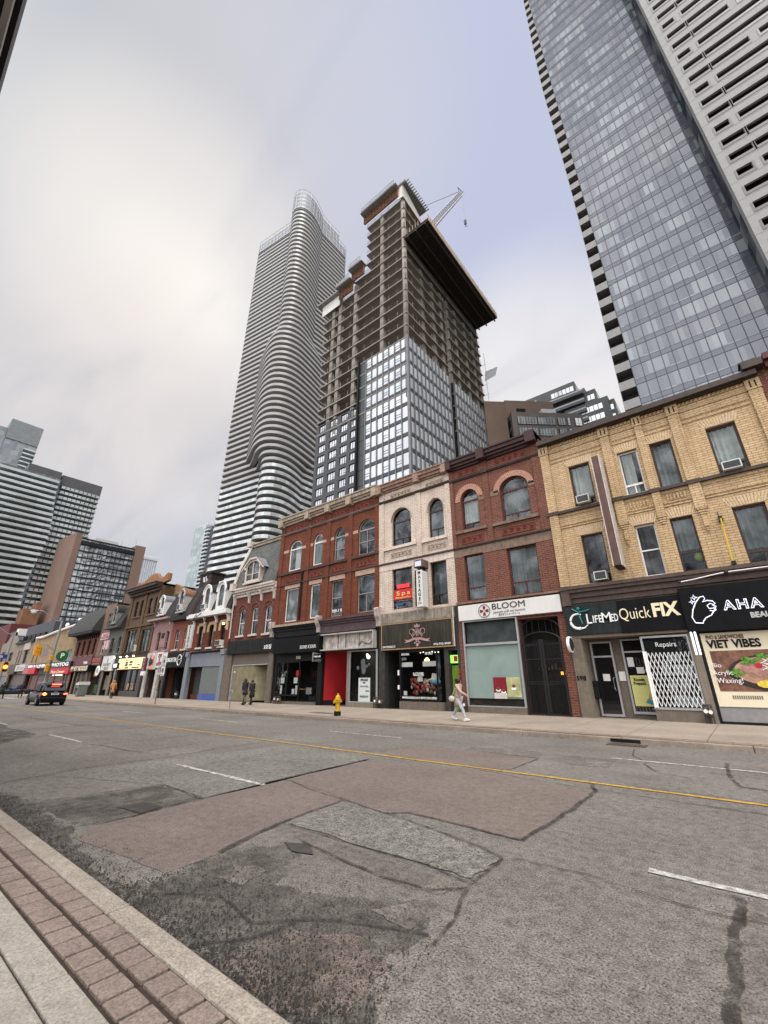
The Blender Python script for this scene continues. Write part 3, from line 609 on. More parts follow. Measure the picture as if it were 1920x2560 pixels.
t=thing('tube_lamp','pair of upright white fluorescent tubes beside the poster','lamp',(-1.45,21.6,2.7)); MB().tube([(-1.5,21.62,2.7),(-1.5,21.62,3.6)],.04,8).tube([(-1.37,21.62,2.7),(-1.37,21.62,3.6)],.04,8).build('tube',mat('lit_tube',(.85,.87,.88),.4,.02,3,emit=.45),t); MB().box(-1.56,-1.3,21.6,21.88,3.58,3.66).each('bracket',FD,t)
aircon(-4.86,10.24,.62,.42,'white window air conditioner under a barred curtain beside the tall brown sign box'); aircon(1.18,10.16,.66,.38,'window air conditioner in the widest upper window of the yellow house'); aircon(-4.72,6.2,.56,.42,'window air conditioner in the lower left window of the yellow house')
t=thing('wall_cable','pale conduit strung above the black nail salon sign','cable',(0,21.5,5.6)); MB().tube([(-1.42,21.52,5.62),(-.9,21.5,5.66),(.0,21.5,5.78),(.35,21.5,5.8),(3.2,21.5,5.82)],.022,6).build('conduit',WHT,t); MB().ball((-1.42,21.5,5.62),.06,.06,.06).ball((.2,21.5,5.8),.08,.06,.08).build('junction',IRON,t)
# --- sliver of the next house
b=building('brick_building','dark maroon brick house at the right edge of the row',3.36,9)
mb=MB(); wall(mb,3.36,9,GZ-.3,14.9,[]); shell(mb,3.36,9,GZ-.3,14.9); mb.build('wall',BRR,b); flatroof(b,3.36,9,14.95); cornice(MB(),3.7,9,[(14.4,14.7,.3),(14.7,15.0,.5)]).build('cornice',FR,b)
# --- red-brown house with the dessert shop
b=building('brick_building','dark red brick house with two round arched windows above the white dessert shop sign',-12.4,-6.42)
x0,x1,zt=-12.395,-6.405,14.66
U=[(-11.68,-10.5,10.36,12.33,.70),(-9.05,-7.33,10.33,12.25,.77)]; Lo=[(-11.76,-10.48,6.1,8.78),(-9.05,-7.35,6.03,8.71)]
SFc=[(-12.12,-8.88,.52,4.92),(-8.86,-6.8,GZ,4.77)]
mb=MB(); wall(mb,x0,x1,5.9,zt,U+Lo,d=.26); shell(mb,x0,x1,GZ-.3,zt+.6); mb.build('wall',BRR,b); flatroof(b,x0,x1,zt+.6); interior(b,x0,x1,5.95,zt-.1)
win(b,*U[0][:4],U[0][4],FR,bars=[('h',.99,'b'),('h',.22),('v',.5,0,.22)],cur=CUW,curz=(.2,.95),rec=.17); win(b,*U[1][:4],U[1][4],FR,bars=[('h',.99,'b'),('h',.22),('v',.5,0,.22)],cur=CUR,curz=(.0,.96),rec=.17,t=.09)
win(b,*Lo[0],fr=FR,bars=[('h',.27)],cur=CUR,curz=(0,1),rec=.17); win(b,*Lo[1],fr=FR,bars=[('h',.27),('v',.5,0,.27)],cur=CUR,rec=.17,t=.09)
ALT=mat('pale_arch_brick',(.46,.25,.18),.85,.25,12,.3,30)
for u in U: voussoirs(b,u[0]-.02,u[1]+.02,u[3],u[4],.36,ALT,30 if u[1]-u[0]>1.5 else 22)
DK=mat('dark_maroon_cornice',(.045,.018,.016),.6,.3,5,streak=.3)
mb=MB(); cornice(mb,x0,x1,[(14.60,14.74,.16),(14.74,14.92,.3),(14.92,15.16,.42),(15.16,15.26,.5)])
mb.box(-10.1,-9.6,21.42,22,14.62,15.32); mb.box(-6.95,x1,21.42,22.1,14.62,15.32); mb.box(x0,x0+.35,21.5,22,14.62,15.2); mb.build('cornice',DK,b)
mb=MB(); cornice(mb,x0,x1,[(13.80,13.87,.09),(13.87,13.97,.14)]); mb.box(-10.08,-9.64,21.82,21.99,13.78,13.99); cornice(mb,x0,x1,[(9.22,9.28,.07),(9.28,9.34,.11)]); mb.each('string_course',mat('sooty_moulding',(.055,.032,.026),.7,.3,5),b)
mb=MB()
for a,c in ((x0,-12.12),(-10.03,-9.68),(-6.9,x1)): mb.box(a,c,21.93,21.997,9.35,13.79); mb.box(a,c,21.93,21.997,13.98,14.6)
mb.each('pilaster',BRR,b)
mb=MB()
for a,c in ((x0+.01,Lo[0][0]),(Lo[0][1],Lo[1][0]),(Lo[1][1],x1-.01)): mb.box(a,c,21.975,21.996,8.72,9.21)
for h in Lo: mb.box(h[0],h[1],21.975,22.0,h[3]+.002,9.21)
for a,c in ((-10.42,-10.04),(-9.66,-9.12),(-7.28,-6.91)): mb.box(a,c,21.97,21.996,12.1,12.4)
for u,e in ((U[0],(-12.1,-10.05)),(U[1],(-9.66,-6.92))): mb.box(e[0],e[1],21.86,22.1,u[2]-.17,u[2]-.003)
mb.box(x0,x1,21.84,21.99,5.9,6.0); mb.each('stone_band',STB,b)
for q in ((-11.82,-10.36,9.5,9.92),(-9.16,-7.24,9.5,9.92),(-11.76,-10.42,14.05,14.5),(-9.16,-7.2,14.03,14.48)): relief(b,*q,STR)
# shop below
mb=MB(); wall(mb,x0,x1,GZ-.3,5.89,SFc,d=.5); mb.build('shop_wall',BRR,b)
f=MB().box(-12.12,-12.03,21.9,22.0,.52,4.92).box(-8.97,-8.88,21.9,22.0,.52,4.92).box(-12.03,-8.97,21.9,22.0,4.86,4.92).box(-12.03,-8.97,21.88,22.0,3.56,3.68).box(-12.03,-8.97,21.9,22.0,.52,.57).build('window',ALU,b)
MB().quad((-12.03,21.96,.57),(-8.97,21.96,.57),(-8.97,21.96,4.86),(-12.03,21.96,4.86)).build('pane',GLD,f)
MB().box(-12.02,-8.98,21.99,22.01,.92,3.55).build('frosted_film',mat('frosted_film',(.46,.56,.51),.6,.05,1.2),f)
MB().box(-12.02,-8.98,22.16,22.18,3.7,4.84).build('transom_board',mat('grey_transom',(.10,.11,.11),.6,.3,2),f)
MB().box(-12.02,-8.98,22.1,22.12,.57,.92).build('kick_board',mat('dark_timber',(.04,.03,.022),.7,.4,9),f)
MB().box(-12.12,-8.88,21.9,22.0,GZ,.515).build('bulkhead',TAUPE,b)
t=thing('poster','pair of dessert posters in the frosted shop window','poster',(-9.8,21.95,.9)); MB().box(-10.55,-9.84,21.945,21.957,.92,1.94).build('panel',mat('crimson_poster',(.20,.012,.02),.5,.15,3),t); MB().box(-9.82,-9.08,21.945,21.957,1.0,1.94).build('panel',mat('olive_poster',(.40,.40,.20),.5,.35,2.5),t)
MB().box(-10.55,-9.84,21.94,21.944,.92,1.2).build('poster_plate',mat('poster_offwhite',(.55,.50,.47),.5,.1,4),t); q=MB()
for cx,cz in ((-10.3,1.32),(-10.02,1.24),(-9.45,1.4)): q.disc(cx,21.932,21.939,cz,.13,.07)
q.each('plate',WHT,t); q=MB()
for cx,cz in ((-10.3,1.39),(-10.02,1.31),(-9.45,1.52)): q.ball((cx,21.93,cz),.09,.01,.08)
q.each('cake',mat('poster_cake',(.16,.05,.03),.5,.5,20),t)
# iron gate
MB().quad((-8.86,23.6,GZ),(-6.8,23.6,GZ),(-6.8,23.6,4.77),(-8.86,23.6,4.77)).quad((-8.86,22.5,GZ),(-8.86,23.6,GZ),(-8.86,23.6,4.77),(-8.86,22.5,4.77)).quad((-6.8,22.5,GZ),(-6.8,23.6,GZ),(-6.8,23.6,4.77),(-6.8,22.5,4.77)).quad((-8.86,22.5,4.77),(-6.8,22.5,4.77),(-6.8,23.6,4.77),(-8.86,23.6,4.77)).build('porch',mat('dark_porch',(.03,.026,.024),.8,.3,3),b)
g=MB()
for xx in (-8.8,-7.86,-7.74,-6.86): g.box(xx-.05,xx+.05,21.96,22.02,GZ+.02,3.7)
for z in (GZ+.06,1.62,1.72,2.75,3.45): g.box(-8.75,-6.9,21.97,22.01,z-.02,z+.02)
for i in range(11):
    for a in (-8.72,-7.68): g.box(a+i*.078-.009,a+i*.078+.009,21.98,21.998,GZ+.08,3.5+.15*math.sin(PI*((a+i*.078)+8.8)/2))
g.tube([(-7.8-1.0*math.cos(PI*i/20),21.99,3.55+.5*math.sin(PI*i/20)) for i in range(21)],.025,5).tube([(-7.8-1.0*math.cos(PI*i/20),21.99,4.2+.5*math.sin(PI*i/20)) for i in range(21)],.018,5)
for i in range(9): aa=PI*(i+.5)/9; g.tube([(-7.8-1.0*math.cos(aa),21.99,3.55+.5*math.sin(aa)),(-7.8-1.0*math.cos(aa),21.99,4.2+.5*math.sin(aa))],.01,4)
g.build('iron_gate',IRON,b)
MB().box(-7.5,-6.9,23.45,23.58,2.05,2.2).build('lit_counter',glow('amber_shelf_light',(1.,.42,.08),1.2),b); q=MB()
for i in range(9): q.box(-8.6+i*.18,-8.5+i*.18,23.3,23.5,2.3,2.3+.12+.1*(i*7%3))
q.each('porch_bottle',mat('dim_bottle',(.14,.13,.12),.4,.5,9),b)
t=board('shop_sign','long white dessert shop sign with round red flower emblem','sign',-12.27,-6.48,4.94,5.79,mat('white_sign_panel',(.66,.645,.615),.45,.04,2,streak=.18,grime=(.4,.38,.35)),d=.2); y=21.79
BKL=mat('charcoal_letter',(.03,.022,.022),.5,.1,3); CRI=mat('crimson_petal',(.19,.01,.02),.5,.1,3)
text(t,'BLOOM',-9.22,5.53,.33,y,BKL,w=1.85); text(t,'Japanese puff and desserts',-9.2,5.24,.11,y,mat('grey_letter',(.28,.27,.26),.5,.05,4),w=1.8); text(t,'焼きたてシュークリーム',-9.2,5.08,.10,y,mat('grey_letter'),w=1.2)
q=MB().tube([(-10.63+.345*math.cos(2*PI*i/32),y-.01,5.37+.345*math.sin(2*PI*i/32)) for i in range(33)],.014,5); q.build('emblem',BKL,t); q=MB()
for a in (0,PI/2,PI,1.5*PI):
    c,s=math.cos(a),math.sin(a); pts=[(.05,0),(.13,.07),(.25,.075),(.27,.03),(.235,0),(.27,-.03),(.25,-.075),(.13,-.07)]
    q.prism([(-10.63+p[0]*c-p[1]*s,5.37+p[0]*s+p[1]*c) for p in pts],'y',y-.015,y+.008)
q.build('emblem',CRI,t)
# --- cream painted house
b=building('brick_building','cream painted brick house with flaking paint, carved panels and a massage parlour upstairs',-18.4,-12.42)
x0,x1,zt=-18.395,-12.405,14.7
U=[(-17.28,-15.6,10.42,12.3,.86),(-14.18,-12.98,10.38,12.27,.84)]; Lo=[(-17.28,-15.62,6.12,8.81),(-14.22,-13.0,6.07,8.79)]
mb=MB(); wall(mb,x0,x1,5.9,zt,U+Lo,d=.26); shell(mb,x0,x1,GZ-.3,zt+.6); mb.build('wall',BCR,b); flatroof(b,x0,x1,zt+.6); interior(b,x0,x1,5.95,zt-.1)
win(b,*U[0][:4],U[0][4],FB,bars=[('h',.96,'b'),('h',.28),('v',.5,0,.28)],cur=CUR,curz=(.28,.9),curw=(0,.2),rec=.17); win(b,*U[1][:4],U[1][4],FB,bars=[('h',.99,'b'),('h',.33),('v',.5,0,.33)],cur=CUR,curz=(0,.98),rec=.17)
win(b,*Lo[0],bars=[('h',.18)],cur=CUD,rec=.17); win(b,*Lo[1],bars=[('h',.24),('v',.35,0,.24)],cur=CUG,curz=(.24,1),rec=.17)
CRS=mat('cream_painted_stone',(.62,.52,.44),.85,.15,6,.4,25,streak=.45,grime=(.2,.13,.09)); RUS=mat('rusty_cornice',(.30,.19,.14),.8,.4,4,.5,20,streak=.6,grime=(.10,.05,.03)); SOO=mat('sooty_moulding')
mb=MB(); cornice(mb,x0,x1,[(14.70,14.82,.12),(14.82,15.02,.24),(15.02,15.25,.36),(15.25,15.33,.44)])
for c in (-18.2,-14.86,-12.6): mb.box(c-.22,c+.2,21.55,21.99,14.62,15.2)
mb.build('cornice',RUS,b)
mb=MB(); cornice(mb,x0,x1,[(13.90,13.98,.1),(13.98,14.06,.15)]); cornice(mb,x0,x1,[(9.24,9.34,.1)]); mb.each('string_course',SOO,b)
mb=MB()
for a,c in ((x0,-17.95),(-15.12,-14.72),(-12.75,x1)): mb.box(a,c,21.93,21.997,9.35,13.89); mb.box(a,c,21.93,21.997,14.07,14.7)
mb.each('pilaster',BCR,b)
mb=MB()
for u,e in ((U[0],(-17.93,-15.14)),(U[1],(-14.7,-12.77))): mb.box(e[0],e[1],21.86,22.1,u[2]-.2,u[2]-.003)
for a,c in ((x0,Lo[0][0]),(Lo[0][1],Lo[1][0]),(Lo[1][1],x1)): mb.box(a,c,21.97,21.996,8.82,9.22)
for h in Lo: mb.box(h[0],h[1],21.975,22.0,h[3]+.002,9.22)
for u in U:
    for s in (0,1): ap=arch_pts(u[0]-.04,u[1]+.04,u[3],u[4]+.04); mb.tube([(p[0],21.99,p[1]) for p in ap],.05,6)
mb.each('stone_band',CRS,b)
PSN=mat('carved_stone',(.40,.31,.24),.9,.4,14,.9,16)
for q in ((-17.36,-15.58,9.63,9.97),(-14.3,-12.92,9.6,9.93),(-17.36,-15.56,14.12,14.46),(-14.27,-12.88,14.1,14.43)): relief(b,*q,PSN)
# shop below
SFd=[(-17.92,-13.5,GZ,3.55),(-13.22,-12.6,GZ,3.42)]
mb=MB(); wall(mb,x0,x1,GZ-.3,5.89,SFd,d=.4); mb.build('shop_wall',mat('dark_shop_wall',(.04,.034,.03),.7,.3,4,streak=.3),b)
MB().box(-18.1,-12.62,21.9,21.996,5.25,5.89).build('fascia',mat('stained_fascia',(.27,.235,.19),.85,.4,3,.4,20,streak=.7,grime=(.07,.05,.035)),b)
mb=MB(); mb.tube([(-12.66,21.85,5.8),(-12.66,21.85,3.6)],.04,6); mb.build('downpipe',mat('grey_pipe',(.45,.43,.41),.5,.2,6),b)
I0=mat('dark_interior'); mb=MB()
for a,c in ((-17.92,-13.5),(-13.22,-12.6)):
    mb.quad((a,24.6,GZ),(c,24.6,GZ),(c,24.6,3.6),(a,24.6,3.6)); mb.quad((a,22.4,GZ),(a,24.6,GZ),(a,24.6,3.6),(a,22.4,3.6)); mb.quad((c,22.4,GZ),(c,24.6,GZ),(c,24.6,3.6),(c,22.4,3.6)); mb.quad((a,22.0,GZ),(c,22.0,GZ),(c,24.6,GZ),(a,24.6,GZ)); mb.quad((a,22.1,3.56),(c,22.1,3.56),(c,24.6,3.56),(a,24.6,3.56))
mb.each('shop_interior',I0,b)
f=MB().box(-16.72,-16.62,21.96,22.06,.66,3.5).box(-14.05,-13.97,21.96,22.06,.66,3.5).box(-16.62,-14.05,21.96,22.06,3.42,3.5).box(-16.62,-14.05,21.96,22.06,.66,.72).box(-13.56,-13.5,22.5,22.6,.66,3.5).build('window',FD,b)
MB().quad((-16.62,22.02,.72),(-14.05,22.02,.72),(-14.05,22.02,3.42),(-16.62,22.02,3.42)).quad((-13.97,22.03,.72),(-13.53,22.55,.72),(-13.53,22.55,3.42),(-13.97,22.03,3.42)).build('pane',GLD,f)
MB().box(-16.74,-13.95,21.94,22.3,GZ,.655).prism([(-13.948,21.95),(-13.52,22.5),(-13.52,22.6),(-13.948,22.3)],'z',GZ,.65).build('bulkhead',TAUPE,b)
MB().box(-16.6,-14.05,22.06,22.075,.74,.98).build('window_band',mat('green_black_band',(.012,.02,.014),.5,.1,3),f)
text(f,'WWW.KKCOUTURE.CA 416 915 9939 PET FOOD & SUPPLIES',-15.35,.85,.12,22.015,WHT,w=2.45); text(f,'GROOMING',-16.3,3.3,.13,22.015,WHT,.003,w=.6); text(f,'PET SHOP',-14.55,3.28,.13,22.015,WHT,.003,w=.55); text(f,'594',-16.4,3.02,.18,22.015,mat('grey_letter'),w=.34); text(f,'KoCOUTURE',-15.35,2.14,.2,22.015,WHT,w=.75)
q=MB()
for a,c,z0,z1 in ((-16.66,-15.8,2.58,2.84),(-15.05,-14.1,2.58,2.86),(-15.42,-15.1,1.75,2.05),(-16.5,-16.25,.98,1.22)): q.box(a,c,22.07,22.08,z0,z1)
q.each('window_notice',PAPER,f)
rg=random.Random(11)
for nm,c in (('red_toy',(.30,.03,.03)),('brown_toy',(.20,.10,.05)),('pink_toy',(.50,.25,.22)),('cream_toy',(.55,.48,.36))):
    q=MB()
    for i in range(16): q.ball((rg.uniform(-16.0,-14.4),rg.uniform(22.15,22.5),rg.uniform(1.05,1.9)),rg.uniform(.06,.13),.07,rg.uniform(.06,.13),8,6)
    q.each('plush_toy',mat(nm,c,.9,.25,9),f)
MB().ball((-14.35,22.3,1.72),.36,.2,.16).build('pet_bed',mat('sky_blue_plastic',(.13,.36,.48),.5,.05,3),f,smooth=True); MB().prism([(-14.6,1.78),(-14.12,1.78),(-14.2,2.15),(-14.5,2.2)],'y',22.2,22.4).build('pet_bed_hood',mat('poster_noodles'),f)
for cx,cz,s in ((-15.03,3.0,1.),): MB().ball((cx,22.5,cz),.12,.08,.1).ball((cx-.12,22.5,cz-.05),.06,.06,.06).ball((cx+.12,22.5,cz-.05),.06,.06,.06).build('chandelier',glow('warm_lamp',(1,.72,.25),3.),f)
q=MB()
for i in range(7): q.ball((-15.7+i*.22,22.8,3.42+.03*math.sin(i*2.)),.04,.03,.03,6,5)
q.each('ceiling_light',glow('white_spot',(1,.96,.9),2.5),f)
MB().box(-16.75,-16.72,22.3,23.0,GZ,3.4).build('door',FD,b)
MB().box(-16.9,-16.76,22.0,22.02,1.3,1.55).box(-16.9,-16.77,22.0,22.02,2.1,2.4).each('door_notice',PAPER,b)
# narrow spa doorway
MB().box(-13.22,-12.62,22.35,22.4,GZ,2.6).build('spa_door',mat('lime_door',(.16,.30,.03),.5,.3,3),b); MB().box(-13.2,-12.72,22.2,22.3,2.72,3.15).build('lit_panel',glow('lime_glow',(.35,.9,.15),.9),b); MB().box(-12.98,-12.74,22.18,22.195,2.8,3.1).build('lit_symbol',mat('poster_red'),b)
text(b,'S\nP\nA',-12.53,1.95,.22,21.98,mat('poster_red'),.006,line=1.05,name='painted_letters')
t=board('shop_sign','black boutique sign in a thin gold frame with crown monogram','sign',-18.1,-12.72,3.6,5.22,mat('stained_black_sign',(.018,.016,.011),.45,.3,3,streak=.8,grime=(.085,.07,.045)),d=.14); y=21.85
GOL=mat('dull_gold',(.34,.21,.10),.5,.15,5); ROS=mat('dusty_rose',(.42,.26,.25),.5,.1,4)
q=MB().box(-18.1,-12.72,y-.01,y+.01,5.16,5.22).box(-18.1,-12.72,y-.01,y+.01,3.6,3.66).box(-18.1,-18.04,y-.01,y+.01,3.66,5.16).box(-12.78,-12.72,y-.01,y+.01,3.66,5.16); q.each('gold_frame',GOL,t)
text(t,'K',-15.42,4.52,.46,y,ROS,w=.34).scale.x*=-1; text(t,'K',-15.06,4.52,.46,y,ROS,w=.34); q=MB()
for s in (-1,1): q.tube([(-15.24+s*(.42+.16*math.cos(a)),y-.01,4.6+.17*math.sin(a)) for a in [R(-60+i*32) for i in range(11)]],.022,5)
for s in (-1,1): q.tube([(-15.24+s*.45,y-.01,4.45),(-15.24+s*.3,y-.01,4.2),(-15.24,y-.01,4.05)],.02,5)
q.prism([(-15.9,4.12),(-15.5,4.24),(-15.0,4.24),(-14.56,4.12),(-14.3,4.16),(-14.45,4.05),(-14.3,3.96),(-14.62,4.0),(-15.0,4.1),(-15.5,4.1),(-15.86,4.0),(-16.2,3.96),(-16.05,4.05),(-16.2,4.16)],'y',y-.02,y)
for cx,cz,r_ in ((-15.24,3.82,.1),(-15.42,3.93,.05),(-15.32,4.0,.05),(-15.16,4.0,.05),(-15.06,3.93,.05)): q.disc(cx,y-.02,y,cz,r_)
q.prism([(-15.42,4.84),(-15.06,4.84),(-15.02,5.02),(-15.14,4.95),(-15.24,5.08),(-15.34,4.95),(-15.46,5.02)],'y',y-.02,y); q.build('emblem',ROS,t)
text(t,'KK COUTURE',-15.25,4.17,.09,y-.012,GOL,w=.8); text(t,'594 YONGE ST',-17.45,3.78,.13,y,WHT,w=1.05); text(t,'416-915-9939',-13.5,3.78,.13,y,WHT,w=1.15)
t=thing('blade_sign','narrow white blade sign MASSAGE hung upright on the cream wall','sign',(-15.1,21.9,6.15)); MB().box(-15.28,-14.84,21.2,21.28,6.15,8.4).box(-15.24,-14.88,21.28,21.85,6.17,8.38).build('panel',mat('white_sign_panel'),t); MB().box(-15.40,-15.285,21.22,21.9,6.2,8.42).build('dark_edge',FD,t)
text(t,'M\nA\nS\nS\nA\nG\nE',-15.06,7.42,.2,21.195,BKL,.006,line=.98); text(t,'594',-15.06,6.36,.15,21.195,mat('grey_letter'),w=.26)
pull(t,-15.06,7.3,21.2)
t=thing('wall_lamp','rusty square lamp box hung on the cream wall above the white blade sign','lamp',(-15.1,21.8,8.6)); MB().box(-15.45,-14.78,21.3,21.99,8.66,9.15).build('housing',mat('rusty_metal',(.13,.085,.07),.6,.4,5,streak=.4),t,bevel=.03); MB().box(-15.36,-14.88,21.285,21.3,8.72,9.05).build('lens',mirror('lamp_lens',(.3,.28,.26),.4,wob=0),t); MB().box(-15.2,-14.9,21.4,21.8,8.42,8.66).each('bracket',FD,t)
pull(t,-15.1,8.9,21.3)
t=thing('window_sign','red window sign SPA with yellow letters under a lit red word','sign',(-16.4,22.1,6.7)); y=22.1
MB().box(-17.2,-15.68,y,y+.012,6.74,7.4).build('panel',mat('spa_red',(.40,.012,.015),.5,.08,3,emit=.25),t); GY=mat('gold_letter',(.70,.50,.16),.5,.05,3)
text(t,'S p a',-16.42,7.14,.28,y-.01,GY,.008,w=1.1); text(t,'594Yonge2nd Floor',-16.45,6.86,.12,y-.01,GY,.002,w=1.3); text(t,'MASSAGE',-16.42,7.6,.24,y-.01,glow('neon_red',(1,.05,.06),1.1),.012,w=1.0); MB().box(-17.1,-16.45,y,y+.01,6.36,6.52).build('blue_label',mat('label_blue',(.03,.09,.22),.5,.1,4),t)
# --- long orange-red house with four bays
b=building('brick_building','long orange red brick house with four bays of arched windows and a pale weathered cornice',-29.9,-18.42)
x0,x1,zt=-29.895,-18.405,14.75
U=[(-28.65,-27.0,10.48,12.45,.7),(-25.55,-24.4,10.48,12.45,.68),(-23.08,-21.9,10.48,12.4,.72),(-20.5,-18.86,10.42,12.37,.77)]
Lo=[(-28.6,-27.02,6.25,8.95),(-25.55,-24.45,6.27,8.92),(-23.16,-21.95,6.2,8.9),(-20.47,-18.83,6.22,8.86)]
mb=MB(); wall(mb,x0,x1,5.99,zt,U+Lo,d=.26); shell(mb,x0,x1,GZ-.3,zt+.7); mb.build('wall',BRE,b); flatroof(b,x0,x1,zt+.7); interior(b,x0,x1,6.05,zt-.1)
win(b,*U[0][:4],U[0][4],FW,bars=[('h',.97,'b')],cur=CUW,curw=(.35,1),curz=(0,.9),t=.11); win(b,*U[1][:4],U[1][4],FW,bars=[('h',.97,'b')],cur=CUR,curz=(0,.9),t=.1)
win(b,*U[2][:4],U[2][4],FG,bars=[('h',.98,'b'),('h',.45)],cur=CUD); win(b,*U[3][:4],U[3][4],FG,bars=[('h',.98,'b'),('h',.5),('v',.5,0,.97)],cur=CUD,curz=(.5,.9))
win(b,*Lo[0],fr=FW,cur=CUR,t=.09); win(b,*Lo[1],fr=FW,cur=CUG,t=.1); win(b,*Lo[2],fr=FG,bars=[('h',.5)],cur=CUD,curz=(.5,1)); win(b,*Lo[3],fr=FG,bars=[('h',.5),('v',.5,0,.5)],cur=CUD,curz=(.55,1))
text(b,'920-1 8',-22.55,6.6,.22,22.1,WHT,.004,w=1.0,name='window_lettering')
CTS=mat('weathered_stone_cornice',(.36,.29,.22),.85,.35,4,.5,20,streak=.6,grime=(.10,.07,.045))
mb=MB(); cornice(mb,x0-.2,x1,[(14.75,14.95,.14),(14.95,15.12,.26),(15.12,15.4,.4),(15.4,15.5,.48)])
for c in (-29.7,-26.15,-23.7,-21.27,-18.65): mb.box(c-.24,c+.24,21.5,21.99,14.62,15.3)
mb.build('cornice',CTS,b)
mb=MB(); cornice(mb,x0,x1,[(13.84,13.92,.1),(13.92,14.0,.15)]); mb.each('string_course',mat('dark_string',(.15,.11,.09),.8,.3,5),b)
mb=MB(); cornice(mb,x0,x1,[(9.28,9.38,.1)]); mb.box(x0,-23.9,21.86,21.99,10.2,10.36); mb.box(-23.9,-21.5,21.86,21.99,10.2,10.36); mb.box(-21.0,x1,21.86,21.99,10.2,10.36); mb.each('sooty_band',SOO,b)
mb=MB()
for a,c in ((x0,-29.4),(-26.4,-25.9),(-23.9,-23.5),(-21.48,-21.06),(-18.78,x1)): mb.box(a,c,21.92,21.997,9.39,13.83); mb.box(a,c,21.92,21.997,14.01,14.75); mb.box(a,c,21.93,21.997,6.0,9.27)
mb.each('pilaster',BRE,b)
mb=MB(); PSB=mat('pale_stone_band',(.40,.27,.20),.85,.25,6)
for a,c in ((x0+.5,-28.68),(-26.97,-26.42),(-25.88,-25.58),(-24.37,-23.92),(-23.48,-23.1),(-21.88,-21.5),(-21.04,-20.52),(-18.84,-18.8)): mb.box(a,c,21.985,21.996,12.2,12.44)
for h in Lo: mb.box(h[0]-.2,h[1]+.2,21.97,22.0,h[3]+.005,9.25)
mb.each('stone_band',PSB,b)
for a,c in ((-29.3,-26.5),(-25.8,-24.0),(-23.4,-21.6),(-21.0,-18.85)): relief(b,(a+c)/2-.75,(a+c)/2+.75,9.55,9.95,STR); relief(b,(a+c)/2-.8,(a+c)/2+.8,14.1,14.55,STR)
MB().tube([(-26.62,21.9,10.2),(-26.62,21.9,6.3)],.1,6).build('soot_pipe',FD,b)
# shops below
SFe=[(-28.95,-24.2,.42,3.8),(-23.75,-21.2,GZ,3.78),(-21.0,-18.5,.5,3.72)]
mb=MB(); wall(mb,x0,x1,GZ-.3,5.98,SFe,d=.3); mb.build('shop_wall',mat('black_shopfront',(.010,.0095,.0095),.6,.3,4,streak=.2,spec=.15,grime=(.03,.027,.024)),b)
mb=MB(); cornice(mb,-29.5,-24.3,[(5.05,5.5,.12),(5.5,5.7,.2),(5.7,5.85,.3)]); mb.build('shop_cornice',FD,b); MB().box(-29.7,-24.3,21.55,21.99,5.85,6.02).build('shop_ledge',CTS,b)
PUR=mat('faded_purple_paint',(.085,.055,.06),.7,.3,4,streak=.4,grime=(.03,.02,.02)); mb=MB(); cornice(mb,-24.0,-18.55,[(5.05,5.6,.14),(5.6,5.75,.22),(5.75,5.9,.32),(5.9,6.02,.42)]); mb.build('shop_cornice',PUR,b)
for cx in (-29.75,-24.12,-18.3): MB().prism([(21.99,5.1),(21.75,5.15),(21.72,5.5),(21.55,5.8),(21.5,6.25),(21.6,6.35),(21.99,6.35)],'x',cx-.17,cx+.17).build('corbel',mat('flaking_corbel',(.42,.36,.33),.8,.4,6,.4,20,streak=.5),b)
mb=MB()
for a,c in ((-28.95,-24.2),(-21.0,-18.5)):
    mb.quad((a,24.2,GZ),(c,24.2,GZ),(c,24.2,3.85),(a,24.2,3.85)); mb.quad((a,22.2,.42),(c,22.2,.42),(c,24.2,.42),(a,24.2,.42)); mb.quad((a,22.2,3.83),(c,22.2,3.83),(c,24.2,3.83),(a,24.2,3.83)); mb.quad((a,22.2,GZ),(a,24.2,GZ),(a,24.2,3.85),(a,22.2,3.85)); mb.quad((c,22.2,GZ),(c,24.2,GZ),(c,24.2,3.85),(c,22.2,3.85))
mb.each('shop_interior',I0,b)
f=MB().box(-28.95,-28.85,21.96,22.04,.42,3.2).box(-27.62,-27.5,21.96,22.04,.42,3.2).box(-26.2,-26.1,21.96,22.04,.42,3.2).box(-28.85,-26.2,21.95,22.04,3.12,3.2).box(-28.9,-26.1,21.8,22.1,.78,.86).build('window',FD,b)
MB().quad((-28.85,22.01,.86),(-26.2,22.01,.86),(-26.2,22.01,3.12),(-28.85,22.01,3.12)).build('pane',GLD,f); MB().box(-28.95,-24.2,21.96,22.1,3.2,3.8).build('transom',FD,b); text(b,'590',-26.35,3.45,.22,21.94,CRM,.004,w=.5,name='house_number')
q=MB()
for a,z,w,h in ((-28.4,1.65,.42,.4),(-26.85,1.65,.42,.4),(-28.4,.9,.2,.62),(-27.0,.9,.28,.35),(-26.6,.9,.2,.6)): q.box(a,a+w,22.08,22.1,z,z+h)
q.each('window_notice',PAPER,f); MB().box(-26.7,-26.35,22.1,22.3,2.12,2.55).build('red_box',mat('spa_red'),f,bevel=.04); MB().box(-27.4,-26.3,22.4,22.9,1.2,1.28).build('table_top',mat('oak_table',(.30,.17,.07),.5,.2,6),f)
q=MB(); q.ball((-28.35,22.2,2.15),.13,.1,.2).ball((-28.1,22.2,2.3),.07,.06,.22).ball((-27.9,22.2,2.5),.1,.06,.08); q.each('figurine',mat('glass_figurine',(.32,.33,.34),.3,.2,9),f)
